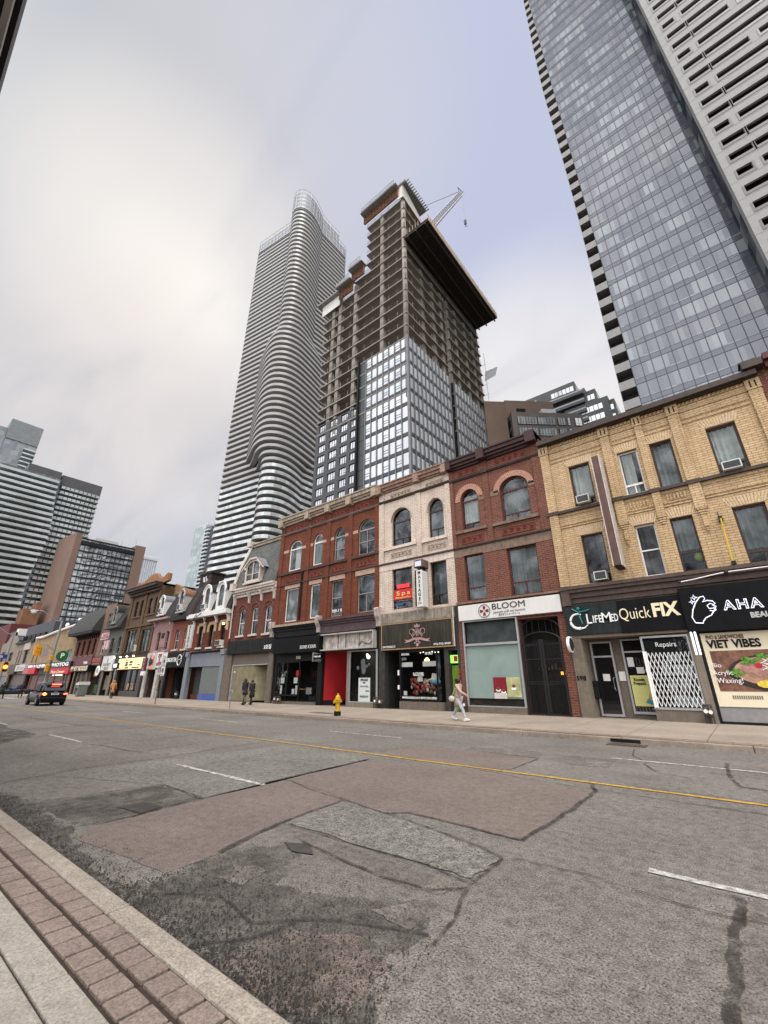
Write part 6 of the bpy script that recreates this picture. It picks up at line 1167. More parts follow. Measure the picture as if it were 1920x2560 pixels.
# glazed lower storeys
WMR=mirror('bright_glazing',(.30,.315,.335),.36,(.97,.98,1.),.02,wob=.02,wscale=.5,pane_tone=.5,panel=(1.36,2.95)); MUL=mat('grey_mullion',(.17,.172,.178),.4,.1,2,metal=.3); SPN=mat('dark_spandrel',(.045,.048,.053),.35,.1,2); GCL=mat('charcoal_cladding',(.060,.061,.068),.55,.12,.8)  # pale glazing base carries a painted sky reflection on both faces
MB().box(-55.6,-45.0,47.4,78,0,46.2).box(-44.9,-33.25,47.4,60.9,0,58.0).box(-44,-33.3,61,78.5,0,58.0).build('clad_core',FD,ct)
zs=[59.05-FP*i for i in range(17)]
for z in zs:
    mb=MB()
    for i in range(7): x=-42.7+i*1.357; mb.quad((x+.08,46.98,z-FP+.75),(x+1.28,46.98,z-FP+.75),(x+1.28,46.98,z-.06),(x+.08,46.98,z-.06))
    mb.quad((-43.9,46.98,z-FP+.75),(-42.85,46.98,z-FP+.75),(-42.85,46.98,z-.06),(-43.9,46.98,z-.06)) if False else None
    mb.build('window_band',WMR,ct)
    mb=MB()
    for y0,y1,n_ in ((47.05,61.0,11),(63.0,78.6,12)):
        w=(y1-y0)/n_
        for i in range(n_): y=y0+i*w; mb.quad((-32.98,y+.12,z-FP+.75),(-32.98,y+w-.1,z-FP+.75),(-32.98,y+w-.1,z-.06),(-32.98,y+.12,z-.06))
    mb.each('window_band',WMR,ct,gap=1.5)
    mb=MB().box(-42.7,-33.0,46.94,47.3,z-FP+.02,z-FP+.74).box(-33.3,-32.94,47.0,61.1,z-FP+.02,z-FP+.74).box(-33.3,-32.94,63.0,78.6,z-FP+.02,z-FP+.74).box(-44.5,-42.75,46.96,47.3,z-FP+.06,z-.02)
    for i in (0,3,5):
        x=-42.7+i*1.357
        for d in (.62,1.1): mb.box(x+.1,x+1.26,46.94,46.99,z-FP+.75+d-.03,z-FP+.75+d+.03)
    mb.build('spandrel',SPN if z!=zs[0] else SPN,ct)
mb=MB()
for i in range(8): x=-42.7+i*1.357; mb.box(x-.07,x+.07,46.8,47.2,9,59.1)
mb.box(-33.2,-32.8,46.75,47.1,9,59.2); mb.build('mullion',MUL,ct)
mb=MB()
for y0,y1,n_ in ((47.05,61.0,11),(63.0,78.6,12)):
    w=(y1-y0)/n_
    for i in range(n_+1): y=y0+i*w; mb.box(-33.1,-32.74,y-.06,y+.08,9,59.0)
mb.build('mullion',MUL,ct); MB().box(-44.6,-44.3,46.5,47.3,9,59.3).box(-34.2,-33.4,61.1,62.9,9,58.6).build('dark_fin',FD,ct)
for y in (61.2,62.8): pass
# charcoal wing with punched windows
holes=[]; cols_=[(-55.1,-53.1),(-52.05,-50.0),(-49.0,-47.25),(-46.45,-44.75)]
zr=[49.2-2.32*i for i in range(14)]
for z in zr:
    for a,c in cols_: holes.append((a,c,z-1.55,z-.02))
mb=MB(); wall(mb,-55.9,-44.65,9,49.35,holes,Y=46.95,d=.3); mb.quad((-55.9,46.95,9),(-55.9,70,9),(-55.9,70,49.35),(-55.9,46.95,49.35)); mb.build('cladding',GCL,ct)
w0=None
for k_,(a,c,z0,z1) in enumerate(holes):
    mb=MB(); y=47.12; s=(c-a)
    mb.box(a+.01,c-.01,y,y+.05,z0+.01,z0+.07).box(a+.01,c-.01,y,y+.05,z1-.06,z1-.01).box(a+.01,a+.08,y,y+.05,z0+.08,z1-.07).box(c-.08,c-.01,y,y+.05,z0+.08,z1-.07)
    for u in (.36,.68): mb.box(a+s*u-.04,a+s*u+.04,y-.01,y+.05,z0+.075,z1-.065)
    mb.box(a+s*.68+.05,c-.085,y-.005,y+.05,z0+.42,z0+.5); f=mb.build('window',FD,ct)
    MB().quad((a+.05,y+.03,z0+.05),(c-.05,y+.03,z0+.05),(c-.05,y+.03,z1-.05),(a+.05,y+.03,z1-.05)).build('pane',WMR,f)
# --- crane above the construction tower
cr=thing('tower_crane','pale lattice luffing crane with hanging hook behind the construction tower','crane',(-36,60,84)); CRN=mat('pale_crane',(.42,.40,.42),.5,.1,3)
A=Vector((-35.6,60,103.5)); B=Vector((-30.7,72,129.2)); mb=MB(); d=(B-A).normalized(); u=d.cross(Vector((0,0,1))).normalized(); w=u.cross(d).normalized()
k=22; ch=[]
for i in range(k+1):
    p=A+(B-A)*i/k; s=.95*(1-.35*i/k); ch.append((p+u*s-w*.5,p-u*s-w*.5,p+w*s*1.2))
for c_ in range(3): mb.tube([q[c_] for q in ch],.11,5)
for i in range(k):
    for a,c_ in ((0,1),(1,2),(2,0)): mb.tube([ch[i][a],ch[i+1][c_]],.055,4); mb.tube([ch[i][a],ch[i][c_]],.055,4)
mb.build('jib',CRN,cr); mb=MB().tube([B+w*1.0,B+w*1.8+u*.4,B+d*.9+w*.3],.12,5).tube([B-u*.7,B+d*1.0,B+u*.7],.1,5); mb.build('jib_head',CRN,cr)
MB().tube([B+w*.8,Vector((-37.4,60.5,115.4)),Vector((-42,57,104))],.09,5).build('pendant_line',mat('grey_cable',(.2,.2,.22),.5,.1,3),cr)
H=B+d*.8; MB().tube([H,(H.x-.1,H.y,118.2)],.025,4).build('hoist_rope',mat('grey_cable'),cr); MB().box(H.x-.4,H.x+.2,H.y-.2,H.y+.2,116.6,118.2).tube([(H.x-.1,H.y,116.6),(H.x-.2,H.y,115.8),(H.x+.2,H.y,115.5),(H.x+.3,H.y,116)],.1,5).build('hook_block',mat('dark_hook',(.10,.10,.11),.5,.1,3),cr)
mb=MB()
for x in (-1,1):
    for y in (-1,1): mb.tube([(-37.5+x,58+y,84),(-37.5+x,58+y,104)],.14,5)
for i in range(8): mb.tube([(-38.5,57,84+i*2.5),(-36.5,57,86.5+i*2.5)],.07,4).tube([(-36.5,57,84+i*2.5),(-36.5,59,86.5+i*2.5)],.07,4)
mb.tube([(-37.5,58,104),A],.5,6); mb.build('mast',CRN,cr)
# --- glass and concrete tower at the right
rt_=thing('apartment_tower','tall blue grey glass apartment tower with concrete balcony block beside it','tower',(8,60,0))
CGL=mirror('blue_grey_glazing',(.068,.074,.088),.12,(.88,.92,.98),.04,wob=.012,wscale=.35,pane_tone=.24,panel=(1.17,3.02)); CSP=mirror('blue_grey_spandrel',(.072,.078,.09),.10,(.86,.90,1.),.12,wob=.0)
MUD=mat('slate_mullion',(.055,.06,.075),.4,.1,3); BCN=mat('grey_parapet',(.27,.265,.26),.8,.07,.6,streak=.12); FL=3.02; GX0,GX1,GY=-2.6,12.6,56.0; nb=13; bw=(GX1-GX0)/nb; nfl=54
for k in range(1,nfl):
    z=2+k*FL
    mb=MB().quad((GX0,GY,z+.78),(GX1,GY,z+.78),(GX1,GY,z+FL),(GX0,GY,z+FL)); f=mb.build('window_band',CGL,rt_)
    MB().quad((GX0,GY-.01,z),(GX1,GY-.01,z),(GX1,GY-.01,z+.77),(GX0,GY-.01,z+.77)).build('spandrel',CSP,f)
    mb=MB().box(GX0,GX1,GY-.035,GY+.05,z-.03,z+.03).box(GX0,GX1,GY-.03,GY+.05,z+.76,z+.79)
    if k%4!=1: mb.box(GX1-2*bw,GX1-bw,GY-.03,GY+.05,z+1.05,z+1.1)
    mb.build('transom',MUD,f)
mb=MB()
for i in range(nb+1): x=GX0+i*bw; mb.box(x-.04,x+.04,GY-.06,GY+.05,2,2+nfl*FL)
mb.build('mullion',MUD,rt_)
# balcony strip at the left edge, swelling gently with height
def swell(z): return -4.35+ .95*max(0,min(1,(z-112)/40))**1.2 - .25*math.sin(z/17)*(1 if z<105 else .2)
rc=MB()
for k in range(1,nfl):
    z=2+k*FL; xo=swell(z); mb=MB(); mb.box(xo,GX0-.01,GY-.02,GY+.12,z-.15,z+1.2); mb.box(xo,xo+.12,GY+.13,GY+1.6,z-.15,z+1.2); rc.box(xo+.02,xo+.1,GY+.05,GY+1.79,z+1.2,z-.15+FL); rc.box(xo+.1,GX0,GY+1.5,GY+1.79,z+.02,z-.15+FL); mb.box(xo+.12,GX0-.01,GY+.13,GY+1.8,z-.15,z+.02); mb.build('balcony',BCN,rt_)
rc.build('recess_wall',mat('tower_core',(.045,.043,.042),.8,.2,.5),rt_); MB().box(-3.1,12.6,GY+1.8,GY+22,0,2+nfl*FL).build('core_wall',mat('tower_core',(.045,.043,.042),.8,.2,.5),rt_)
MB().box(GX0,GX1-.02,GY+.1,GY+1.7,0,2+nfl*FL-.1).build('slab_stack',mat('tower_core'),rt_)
# concrete block with slot balconies
BX0,BX1,BY_=12.32,34,51.7; HOL=[]; CLD=mat('pale_concrete_cladding',(.305,.30,.295),.8,.07,1.2,streak=.15,grime=(.25,.24,.23))
for k in range(1,52):
    z=4.2+k*FL; ph=k%3
    sp=[(13.3,14.78),(15.75,25.0),(26.2,33)] if ph==0 else [(13.3,15.55),(15.8,19.9),(20.9,33)] if ph==1 else [(13.3,15.55),(15.8,23.4),(24.4,33)]
    for a,c in sp: HOL.append((a,c,z,z+1.22))
mb=MB(); wall(mb,BX0,BX1,0,163,HOL,Y=BY_,d=.3); mb.quad((BX0,BY_,0),(BX0,BY_+1.2,0),(BX0,BY_+1.2,163),(BX0,BY_,163)); mb.build('cladding',CLD,rt_)
mb=MB(); 
for k in range(1,54): z=3.55+k*FL; mb.box(BX0,BX1,BY_-.012,BY_-.001,z-.02,z+.02)
mb.build('panel_joint',mat('joint_grey',(.2,.2,.2),.8,.1,2),rt_)
SMK=mat('smoked_rail',(.17,.165,.16),.3,.1,2); n0=len(HOL)-100
mb=MB()
for i,(a,c,z0,z1) in enumerate(HOL):
    q=MB() if i>=n0-60 and i<n0+40 else mb
    q.box(a+.01,c-.01,BY_-.05,BY_+.02,z0-.42,z0+.03); q.box(a-.2,a+.0,BY_-.05,BY_-.002,z0-.42,z1-.05)
    if c<20 and c-a<3: q.box(c,c+.2,BY_-.05,BY_-.002,z0-.42,z1-.05)
    if q is not mb: q.build('balcony_opening',SMK,rt_)
mb.build('balcony_rail',SMK,rt_)['kind']='stuff'
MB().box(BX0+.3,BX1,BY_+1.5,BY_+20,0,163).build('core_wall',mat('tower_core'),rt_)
mb=MB()
for k in range(1,54): z=3.9+k*FL; mb.box(BX0+.05,BX1,BY_+.31,BY_+1.49,z-.2,z)
mb.build('floor_slab',mat('tower_slab',(.22,.21,.20),.8,.1,1),rt_)
MB().box(BX0-.03,BX0+.2,BY_+1.2,GY-.05,0,163).build('return_glass',mirror('dark_return_glass',(.02,.025,.035),.05,wob=.0,pane_tone=.16,panel=(.9,3.02)),rt_)
# --- brown midrise with white windows, set at an angle
mr_=thing('apartment_block','brown grey block with bands of white windows and cooling units on its roof','building',(-27,80,0)); GBR=mat('grey_brown_cladding',(.155,.135,.125),.75,.1,.4); BSL=mat('brown_slab_wall',(.165,.115,.085),.8,.08,.3)
ca,sa=math.cos(R(42)),math.sin(R(42)); C0=(-27.06,80.0)
def P2(s,d): return (C0[0]+ca*s-sa*d,C0[1]+sa*s+ca*d)
def pbox(mb,s0,s1,d0,d1,z0,z1): return mb.prism([P2(s0,d0),P2(s1,d0),P2(s1,d1),P2(s0,d1)],'z',z0,z1)
pbox(MB(),-.9,15.5,.2,16,0,58.6).build('wall',GBR,mr_); pbox(MB(),-.6,11.2,4.0,14,58.5,64.6).build('penthouse',mat('tan_penthouse',(.20,.14,.11),.8,.08,.4),mr_); pbox(MB(),2,4.2,3.93,3.999,60.9,62.3).build('louvre',FD,mr_)
pbox(MB(),-6.5,-1.5,1.4,14,0,62.2).build('slab_wall',BSL,mr_)
WPN=mirror('pale_window',(.42,.43,.43),.4,(.98,1,1),.05,wob=.01,pane_tone=.7,panel=(.9,1.5))  # bright sky reflection put into the pale colour of the panes
for k in range(11):
    z=57.3-k*2.9
    for s0,s1 in ((.3,4.7),(4.9,8.9),(9.5,11.2),(11.7,12.3),(13.5,15.0)):
        w_=pbox(MB(),s0,s1,.05,.199,z-2.05,z).build('window',FD,mr_); mb=MB(); n_=max(1,round((s1-s0)/.62)); w=(s1-s0)/n_
        for i in range(n_):
            for za,zb in ((z-2.0,z-1.55),(z-1.5,z-.05)):
                a,c=P2(s0+i*w+.05,.03),P2(s0+(i+1)*w-.04,.03); mb.quad((*a,za),(*c,za),(*c,zb),(*a,zb))
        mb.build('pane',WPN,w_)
    mb=MB()
    for d0 in (1.2,3.2): a,c=P2(-.93,d0),P2(-.93,d0+1.5); mb.quad((*a,z-1.9),(*c,z-1.9),(*c,z-.1),(*a,z-.1))
    mb.build('window',GLT,mr_)
cu=MB(); pbox(cu,7.2,10.6,2.2,3.6,59.0,61.1); cu.build('cooling_unit',mat('white_unit',(.62,.63,.64),.5,.15,3),mr_); cu=MB()
for i in range(3): p=P2(7.8+i*1.1,2.9); cu.lathe([(.45,61.1),(.45,61.35)],p[0],p[1],12)
cu.build('fan',FD,mr_)
# --- terraced dark block behind it
tb=thing('apartment_block','dark terraced block stepping down in glass tiers against the sky','building',(-25,108,0)); s_=110/75; DTC=mat('dark_terrace_cladding',(.105,.112,.112),.6,.12,.4)
def tz(z): return (z-1.65)*s_+1.65
for i,(xa,xb,zt_,y) in enumerate(((-27,-13.2,56.6,110),(-20,-11.5,53.5,108.5),(-15,-9.9,52.95,109.5),(-15.5,-8.05,49.6,107.5),(-9,-7.2,49.0,108.5))):
    X0,X1,Z=xa*s_,xb*s_,tz(zt_); mb=MB().box(X0,X1,y,y+18,0,Z); mb.build('wall',DTC,tb)
    for k in range(6):
        z=Z-1.5-k*2.95
        if i==1: MB().box(X0,X1-.3,y-1.6,y-.01,z-.9,z+.1).build('balcony',DTC,tb); MB().box(X0,X1-.3,y-1.62,y-1.601,z-.1,z+.35).build('balcony_rail',mat('pale_lattice'),tb); continue
        mb=MB(); n_=max(2,int((X1-X0)/1.1)); rg=random.Random(i*9+k)
        for j in range(n_):
            if (j//4)%3==2: continue
            x=X0+.6+(X1-X0-1.0)*j/n_; w=(X1-X0-1)/n_; mb.quad((x+.08,y-.03,z-1.6),(x+w-.08,y-.03,z-1.6),(x+w-.08,y-.03,z),(x+.08,y-.03,z))
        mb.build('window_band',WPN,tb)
    mb=MB()
    for k in range(7): mb.quad((X1+.02,y+1,Z-2.4-k*2.95),(X1+.02,y+15,Z-2.4-k*2.95),(X1+.02,y+15,Z-.6-k*2.95),(X1+.02,y+1,Z-.6-k*2.95))
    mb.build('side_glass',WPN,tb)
# --- balcony towers far down the street
BG2=mirror('pale_glass_balustrade',(.42,.46,.46),.25,(.95,1,1),.1,wob=.0,pane_tone=.62,panel=(2.6,2.9)); FGL=mirror('far_dark_glass',(.045,.055,.055),.16,(.9,1,1),.05,pane_tone=.17,panel=(1.4,2.85),wob=.02); DPH=mat('dark_penthouse',(.085,.085,.09),.6,.1,.3)
bt=thing('apartment_tower','broad tower with long horizontal white balconies beyond the brown hotel','tower',(-262,34,0)); MB().box(-290,-250.5,20,44.6,0,98.5).build('wall',FGL,bt); MB().box(-285,-251,30.5,44.2,98.5,102.5).build('penthouse',DPH,bt); MB().box(-281,-256,24,30,95,100.5).build('plant_room',DPH,bt)
for k in range(33):
    z=3+k*2.88; zz=44.6+1.2*math.sin(k*.35)
    MB().box(-250.4,-247.2,18.5+.0*k,zz,z-.25,z).box(-247.2,-247.0,18.5,zz,z-.25,z+1.05).box(-250.4,-247.2,zz-.12,zz,z,z+1.05).build('balcony',BG2,bt)
b2=thing('apartment_tower','tower of closely spaced short white balconies under a dark roof box','tower',(-268,54,0)); MB().box(-290,-253.5,44.7,63.2,0,95.5).build('wall',FGL,b2); MB().box(-288,-252.4,44.9,63.4,95.5,102).build('penthouse',DPH,b2)
for k in range(34):
    z=3+k*2.78; mb=MB().box(-253.4,-251.6,45.6,63.4,z-.25,z)
    for j in range(9): y=45.8+j*1.95; mb.box(-251.6,-251.45,y,y+1.55,z-.25,z+1.1)
    mb.build('balcony',BG2,b2)
b3=thing('apartment_tower','far grey glass tower with flat top, at the left edge of the skyline','tower',(-345,30,0)); FGR=mirror('grey_blue_far_glass',(.14,.155,.17),.22,(.9,.95,1),.06,pane_tone=.30,panel=(1.8,2.9),wob=.01); MB().box(-365,-330,24.5,41,0,160).box(-365,-333,20.5,24.4,0,154).build('wall',FGR,b3)
MB().box(-329.9,-329.4,24.5,41,146,160).build('crown_screen',mat('grey_crown',(.20,.215,.225),.6,.12,.5),b3)
for k in range(40):
    z=26+k*2.95; MB().box(-329.9,-327.4,34.5 if k>22 else 25,43 if k<36 else 41,z-.25,z).box(-327.5,-327.4,34.5 if k>22 else 25,43 if k<36 else 41,z-.25,z+1.0).build('balcony',BG2,b3)
# --- brown hotel
ht=thing('hotel','hotel block of mirror glass held between tall brown end walls','building',(-235,66,0)); HBR=mat('brown_hotel_wall',(.20,.132,.105),.8,.08,.15); HMR=mirror('hotel_mirror_glass',(.10,.11,.12),.40,(.9,.95,1),.015,wob=.02,wscale=.12,pane_tone=.6,panel=(.64,2.97))  # pale pane tone holds blind stripes and a painted sky reflection
pts=[(-225,54.2),(-225,51.7),(-227,51.2),(-240,50.2),(-246,50.2),(-249,51.0),(-250,54.2)]; MB().prism(pts,'z',0,66).build('end_wall',HBR,ht); MB().box(-250,-224.6,77.6,82,0,66.2).build('end_wall',HBR,ht)
MB().box(-250,-225.6,54.25,77.55,0,62.6).build('core_wall',FD,ht)
for k in range(21):
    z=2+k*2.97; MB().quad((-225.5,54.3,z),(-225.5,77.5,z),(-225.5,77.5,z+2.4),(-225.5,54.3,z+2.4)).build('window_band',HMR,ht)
mb=MB()
for k in range(21): z=2+k*2.97; mb.box(-225.55,-225.2,54.3,77.5,z+2.4,z+2.97)
for j in range(13): y=54.35+j*1.93; mb.box(-225.5,-225.3,y-.1,y+.1,0,62.4)
mb.box(-226,-224.9,54.3,77.5,61.2,63.0); mb.build('mullion',mat('black_mullion',(.016,.018,.02),.4,.1,2),ht); MB().box(-244,-230,61,71,62.6,67).build('plant_room',mat('pale_plant_room',(.50,.49,.47),.7,.06,.4),ht)
q=MB()
for y,h in ((57,66),(58.5,67),(73,69),(79.5,71.5)): q.tube([(-232,y,62),(-232,y,h)],.12,4)
q.build('antenna',STEEL,ht)
# --- two distant towers
d1=thing('office_tower','pale blue distant tower with rounded roof, right of the brown hotel','tower',(-430,160,0)); PBL=mirror('pale_blue_glass',(.34,.40,.48),.25,(.9,.95,1),.1,wob=0,pane_tone=.52,panel=(3,3.2)); PWT=mat('pale_pier',(.55,.57,.60),.7,.05,.2)
MB().box(-450,-420,150,166,0,112).build('wall',PBL,d1); q=MB()
for j in range(9): q.box(-419.95,-419.3,150.2+j*1.93,150.9+j*1.93,0,112)
q.box(-421,-418.9,149.5,166.5,111,113.4); q.build('pier',PWT,d1); MB().prism([(150,113.4),(166,113.4),(165,115.5),(161,117),(155,117),(151,115.5)],'x',-448,-421).build('roof',PWT,d1)
d2=thing('apartment_tower','distant green glass tower beside the white undulating tower','tower',(-310,158,0)); MB().box(-320,-302.3,150,175,0,117).build('wall',mirror('green_far_glass',(.12,.16,.155),.24,(.92,1,.98),.05,pane_tone=.33,panel=(2.2,3.0),wob=.01),d2); MB().box(-302,-295,151,173,0,114.5).build('wall',GLT,d2); MB().box(-318,-304,152,170,117,119).build('crown',PWT,d2)
for k in range(36): z=6+k*3.0; MB().box(-302.1,-296.3,149.2,150.9,z,z+1.1).build('balcony',mat('pale_pier'),d2)
# ------------------------------------------------------------------ ground, road, pavements
ASP=ground('worn_asphalt',(0.135,0.124,0.109),(0.177,0.161,0.142),(0.221,0.203,0.178),.85,.35,60.,stainamt=.38,stain=(0.076,0.069,0.062)); ASB=ground('brown_patch_asphalt',(0.155,0.124,0.106),(0.179,0.145,0.124),(0.207,0.168,0.145),.5,.7,70.,stainamt=.15,stain=(0.097,0.079,0.069))
ASD=ground('dark_oily_asphalt',(0.062,0.057,0.051),(0.094,0.086,0.076),(0.152,0.138,0.120),.9,2.2,60.,stainamt=.5,worn=(.46,.2,1.6)); ASL=ground('pale_patch_asphalt',(0.186,0.167,0.144),(0.214,0.190,0.164),(0.248,0.221,0.190),.7,1.,60.,stainamt=.15,worn=(.42,.12,2.4))
ASG=ground('speckled_asphalt',(0.145,0.138,0.119),(0.186,0.177,0.152),(0.228,0.215,0.185),.95,.8,55.,stainamt=.3,stain=(0.083,0.079,0.069))
PAV=ground('pavement_concrete',(0.260,0.215,0.172),(0.312,0.260,0.208),(0.364,0.305,0.247),.25,.5,45.,stainamt=.3,stain=(0.169,0.137,0.104)); KER=ground('kerb_concrete',(0.221,0.182,0.143),(0.280,0.234,0.189),(0.332,0.280,0.227),.4,1.2,50.,stainamt=.4,stain=(0.117,0.098,0.078))
NPV=ground('near_concrete',(0.280,0.254,0.215),(0.338,0.305,0.260),(0.390,0.358,0.305),.3,.9,60.,stainamt=.35,stain=(0.182,0.156,0.130)); CRK=ground('tar_crack',(.030,.026,.024),(.040,.035,.032),(.058,.05,.045),.5,3.,80.,worn=(.43,.22,5.)); 
structure(MB().box(-600,400,-600,700,-.5,-.06).build('ground',mat('bare_ground',(.16,.15,.13),.9,.2,.1)))
structure(MB().box(-420,70,1.86,15.5,-.05,0).build('road',ASP)); structure(MB().box(-84,-79,15.5,22,-.05,-.001).build('side_street',ASP) if False else MB().box(-420,-128.6,15.5,60,-.05,-.004).build('side_street',ASP))
def kerb(name,y0,y1,zt,x0,x1,m,seg=3.05,gap=.012):
    mb=MB(); x=x0
    while x<x1: mb.box(x,min(x+seg-gap,x1),y0,y1,-.05,zt+random.uniform(-.006,.006)); x+=seg
    return structure(mb.build(name,m,bevel=.02))
kerb('kerb',15.36,15.55,.15,-128.5,40,KER); kerb('kerb',1.745,1.91,.125,-60,20,ground('near_kerb_concrete',(.27,.235,.19),(.33,.285,.235),(.38,.335,.28),.4,1.5,60.,stainamt=.35,stain=(.14,.115,.09)),4.0)
mb=MB(); x=-128.5
rg=random.Random(2)
while x<30:
    w=2.05; 
    for a,c in ((16.05,18.0),(18.0,19.95),(19.95,22.1)):
        def pz(y): return .155+(y-15.5)*.0098
        g=.008; mb.quad((x+g,a+g,pz(a)),(x+w-g,a+g,pz(a)),(x+w-g,c-g,pz(c)),(x+g,c-g,pz(c)))
    x+=w
structure(mb.build('pavement',PAV)); structure(MB().add([(-128.5,15.5,.140),(40,15.5,.140),(40,26,.245),(-128.5,26,.245)],[(0,1,2,3)]).build('pavement_base',mat('pavement_joint',(.13,.10,.08),.9,.2,3)))
BRP=ground('brick_pavers',(.195,.150,.125),(.24,.187,.157),(.285,.225,.19),.35,2.,60.,stainamt=.35,stain=(.09,.075,.065)); BRS=ground('brick_strip',(.20,.145,.11),(.24,.175,.135),(.28,.21,.165),.16,3.,60.,stainamt=.2,stain=(.14,.11,.09))
mb=MB(); x=-128.5
while x<30:
    for j in range(2): a=15.57+j*.24; mb.quad((x+.006,a+.006,.158),(x+.55,a+.006,.158),(x+.55,a+.23,.161),(x+.006,a+.23,.161))
    x+=.56
structure(mb.build('brick_strip',BRS))
# near pavement: two rows of brick pavers, then concrete flags
mb=MB(); x=-60.
while x<12:
    for j,(a,c) in enumerate(((1.565,1.735),(1.365,1.545))):
        dz=rg.uniform(-.003,.003); sh=rg.uniform(-.004,.004); mb.box(x+sh,x+.178+sh,a+.008,c-.008,.05,.122+dz)
    x+=.2
structure(mb.build('near_brick_pavers',BRP,bevel=.006))
structure(MB().box(-60,20,-1.9,1.75,-.05,.105).build('near_pavement_base',mat('joint_soil',(.04,.03,.023),.95,.4,9,.5,30)))
mb=MB(); x=-61.42
while x<14:
    for a,c in ((1.155,1.345),(-.35,1.14),(-1.9,-.36)):
        xo=x+(1.02 if a<1.1 else 0); mb.box(xo,xo+1.99 if a>1.1 else xo+1.495,a,c,.05,.121)
    x+=2.0 if True else 1.5
structure(mb.build('near_pavement',NPV,bevel=.008))
# lane paint
YEL=ground('yellow_road_paint',(.50,.28,.03),(.60,.34,.035),(.66,.38,.05),.3,2.,70.,stainamt=.25,stain=(.25,.18,.09),worn=(.36,.08,9.)); WRP=ground('white_road_paint',(.48,.46,.42),(.60,.58,.54),(.68,.66,.62),.35,3.,70.,stainamt=.35,stain=(.25,.23,.20),worn=(.40,.10,9.))
def strip(name,x0,x1,yc,w,m,z=.012,wob=.012):
    k=max(2,int((x1-x0)/.25)); mb=MB(); a=[]; 
    for i in range(k+1): x=x0+(x1-x0)*i/k; a.append((x,yc-w/2+rg.uniform(-wob,wob),yc+w/2+rg.uniform(-wob,wob)))
    for p,q in zip(a,a[1:]): mb.quad((p[0],p[1],z),(q[0],q[1],z),(q[0],q[2],z),(p[0],p[2],z))
    return structure(mb.build(name,m))
strip('centre_line',-75,30,9.12,.105,YEL,wob=.006)
for x0,x1 in ((-1.2,1.8),(-10.15,-7.05),(-19.2,-16.15),(-28.2,-25.2),(-37.2,-34.2)): strip('lane_dash',x0,x1,5.31+(.12 if x0>-3 else 0),.105,WRP)
for x0,x1 in ((-3.03,12),(-12.6,-9.25),(-21.95,-18.6),(-31.4,-28.2),(-40.5,-37.6),(-49.5,-46.5)): strip('lane_dash',x0,x1,12.25,.1,WRP)
for i in range(7): structure(MB().quad((-72-.0,3.2+i*1.75,.012),(-66.5,3.2+i*1.75,.012),(-66.5,3.9+i*1.75,.012),(-72,3.9+i*1.75,.012)).build('crossing_stripe',WRP))
def rag(pts,amp=.05,per=6):
    out=[]
    for i in range(len(pts)):
        a,b_=pts[i],pts[(i+1)%len(pts)]
        for j in range(per): t=j/per; out.append((a[0]+(b_[0]-a[0])*t+rg.uniform(-amp,amp)*(j>0),a[1]+(b_[1]-a[1])*t+rg.uniform(-amp,amp)*(j>0)))
    return out
def patch_(pts,m,z=.004,amp=.03,per=6):
    me=MB().poly([(p[0],p[1],z) for p in rag(pts,amp,per)]); o=structure(me.build('asphalt_patch',m)); 
    bm=bmesh.new(); bm.from_mesh(o.data); bmesh.ops.triangulate(bm,faces=bm.faces); bm.to_mesh(o.data); bm.free(); return o
patch_([(-7.43,8.45),(-7.22,5.9),(-7.0,4.05),(-6.8,2.62),(-6.45,2.3),(-5.5,2.42),(-4.68,2.5),(-4.74,3.1),(-4.95,3.7),(-5.08,4.2),(-5.25,5.42),(-4.3,5.35),(-4.1,5.54),(-3.1,5.5),(-2.48,5.46),(-2.42,6.72),(-2.48,8.5),(-3.9,8.74),(-4.8,8.92)],ASB,.004,.02)
patch_([(-8.0,9.75),(-7.85,11.15),(-4.36,11.12),(-4.32,9.35),(-4.8,9.24),(-7.4,9.24)],ASB,.004,.02); patch_([(-6.45,11.34),(-6.55,11.95),(-5.4,12.2),(-4.6,12.1),(-4.4,11.2),(-5.1,11.15)],ASL,.004,.04); patch_([(-4.2,11.2),(-3.9,12.15),(-2.88,12.1),(-2.8,10.9),(-3.5,10.75)],ASL,.004,.04)
patch_([(-8.65,2.5),(-8.4,4.2),(-7.05,4.15),(-6.97,3.56),(-6.82,3.05),(-6.9,2.5),(-7.6,2.42)],ASD,.008,.06); patch_([(-7.5,3.1),(-7.5,3.5),(-7.0,3.55),(-6.9,3.2)],mat('black_tar',(.055,.05,.045),.8,.4,4,.5,20),.012,.02)
patch_([(-11.2,5.25),(-11.0,3.2),(-8.45,4.2),(-7.0,4.15),(-7.35,8.6),(-10.8,9.0)],ASG,.004,.03)
patch_([(-5.05,5.38),(-5.0,4.2),(-2.9,4.22),(-2.42,4.2),(-2.4,4.8),(-3.3,5.08),(-4.2,5.28)],ASG,.008,.03); patch_([(-4.95,4.12),(-4.3,3.85),(-3.2,3.72),(-2.5,3.75),(-2.35,4.05),(-3.8,4.1)],ASL,.004,.03)
patch_([(-.48,1.95),(-.5,5.25),(2.5,5.3),(2.5,1.95)],ASL,.004,.03); patch_([(-4.65,2.15),(-4.75,3.3),(-4.4,3.7),(-3.9,3.5),(-3.7,3.0),(-3.1,3.2),(-2.5,3.6),(-2.2,3.2),(-2.3,2.7),(-1.8,2.2),(-2.6,1.98),(-3.9,1.98)],ASD,.004,.04,8)
patch_([(-3.05,2.05),(-3.0,2.6),(-2.6,2.85),(-2.2,2.75),(-2.1,2.3),(-2.5,2.0)],ground('pink_worn_asphalt',(.165,.128,.108),(.20,.158,.135),(.245,.196,.168),.9,2.,80.,stainamt=.4,stain=(.07,.06,.055),worn=(.44,.14,2.4)),.008,.04,8)
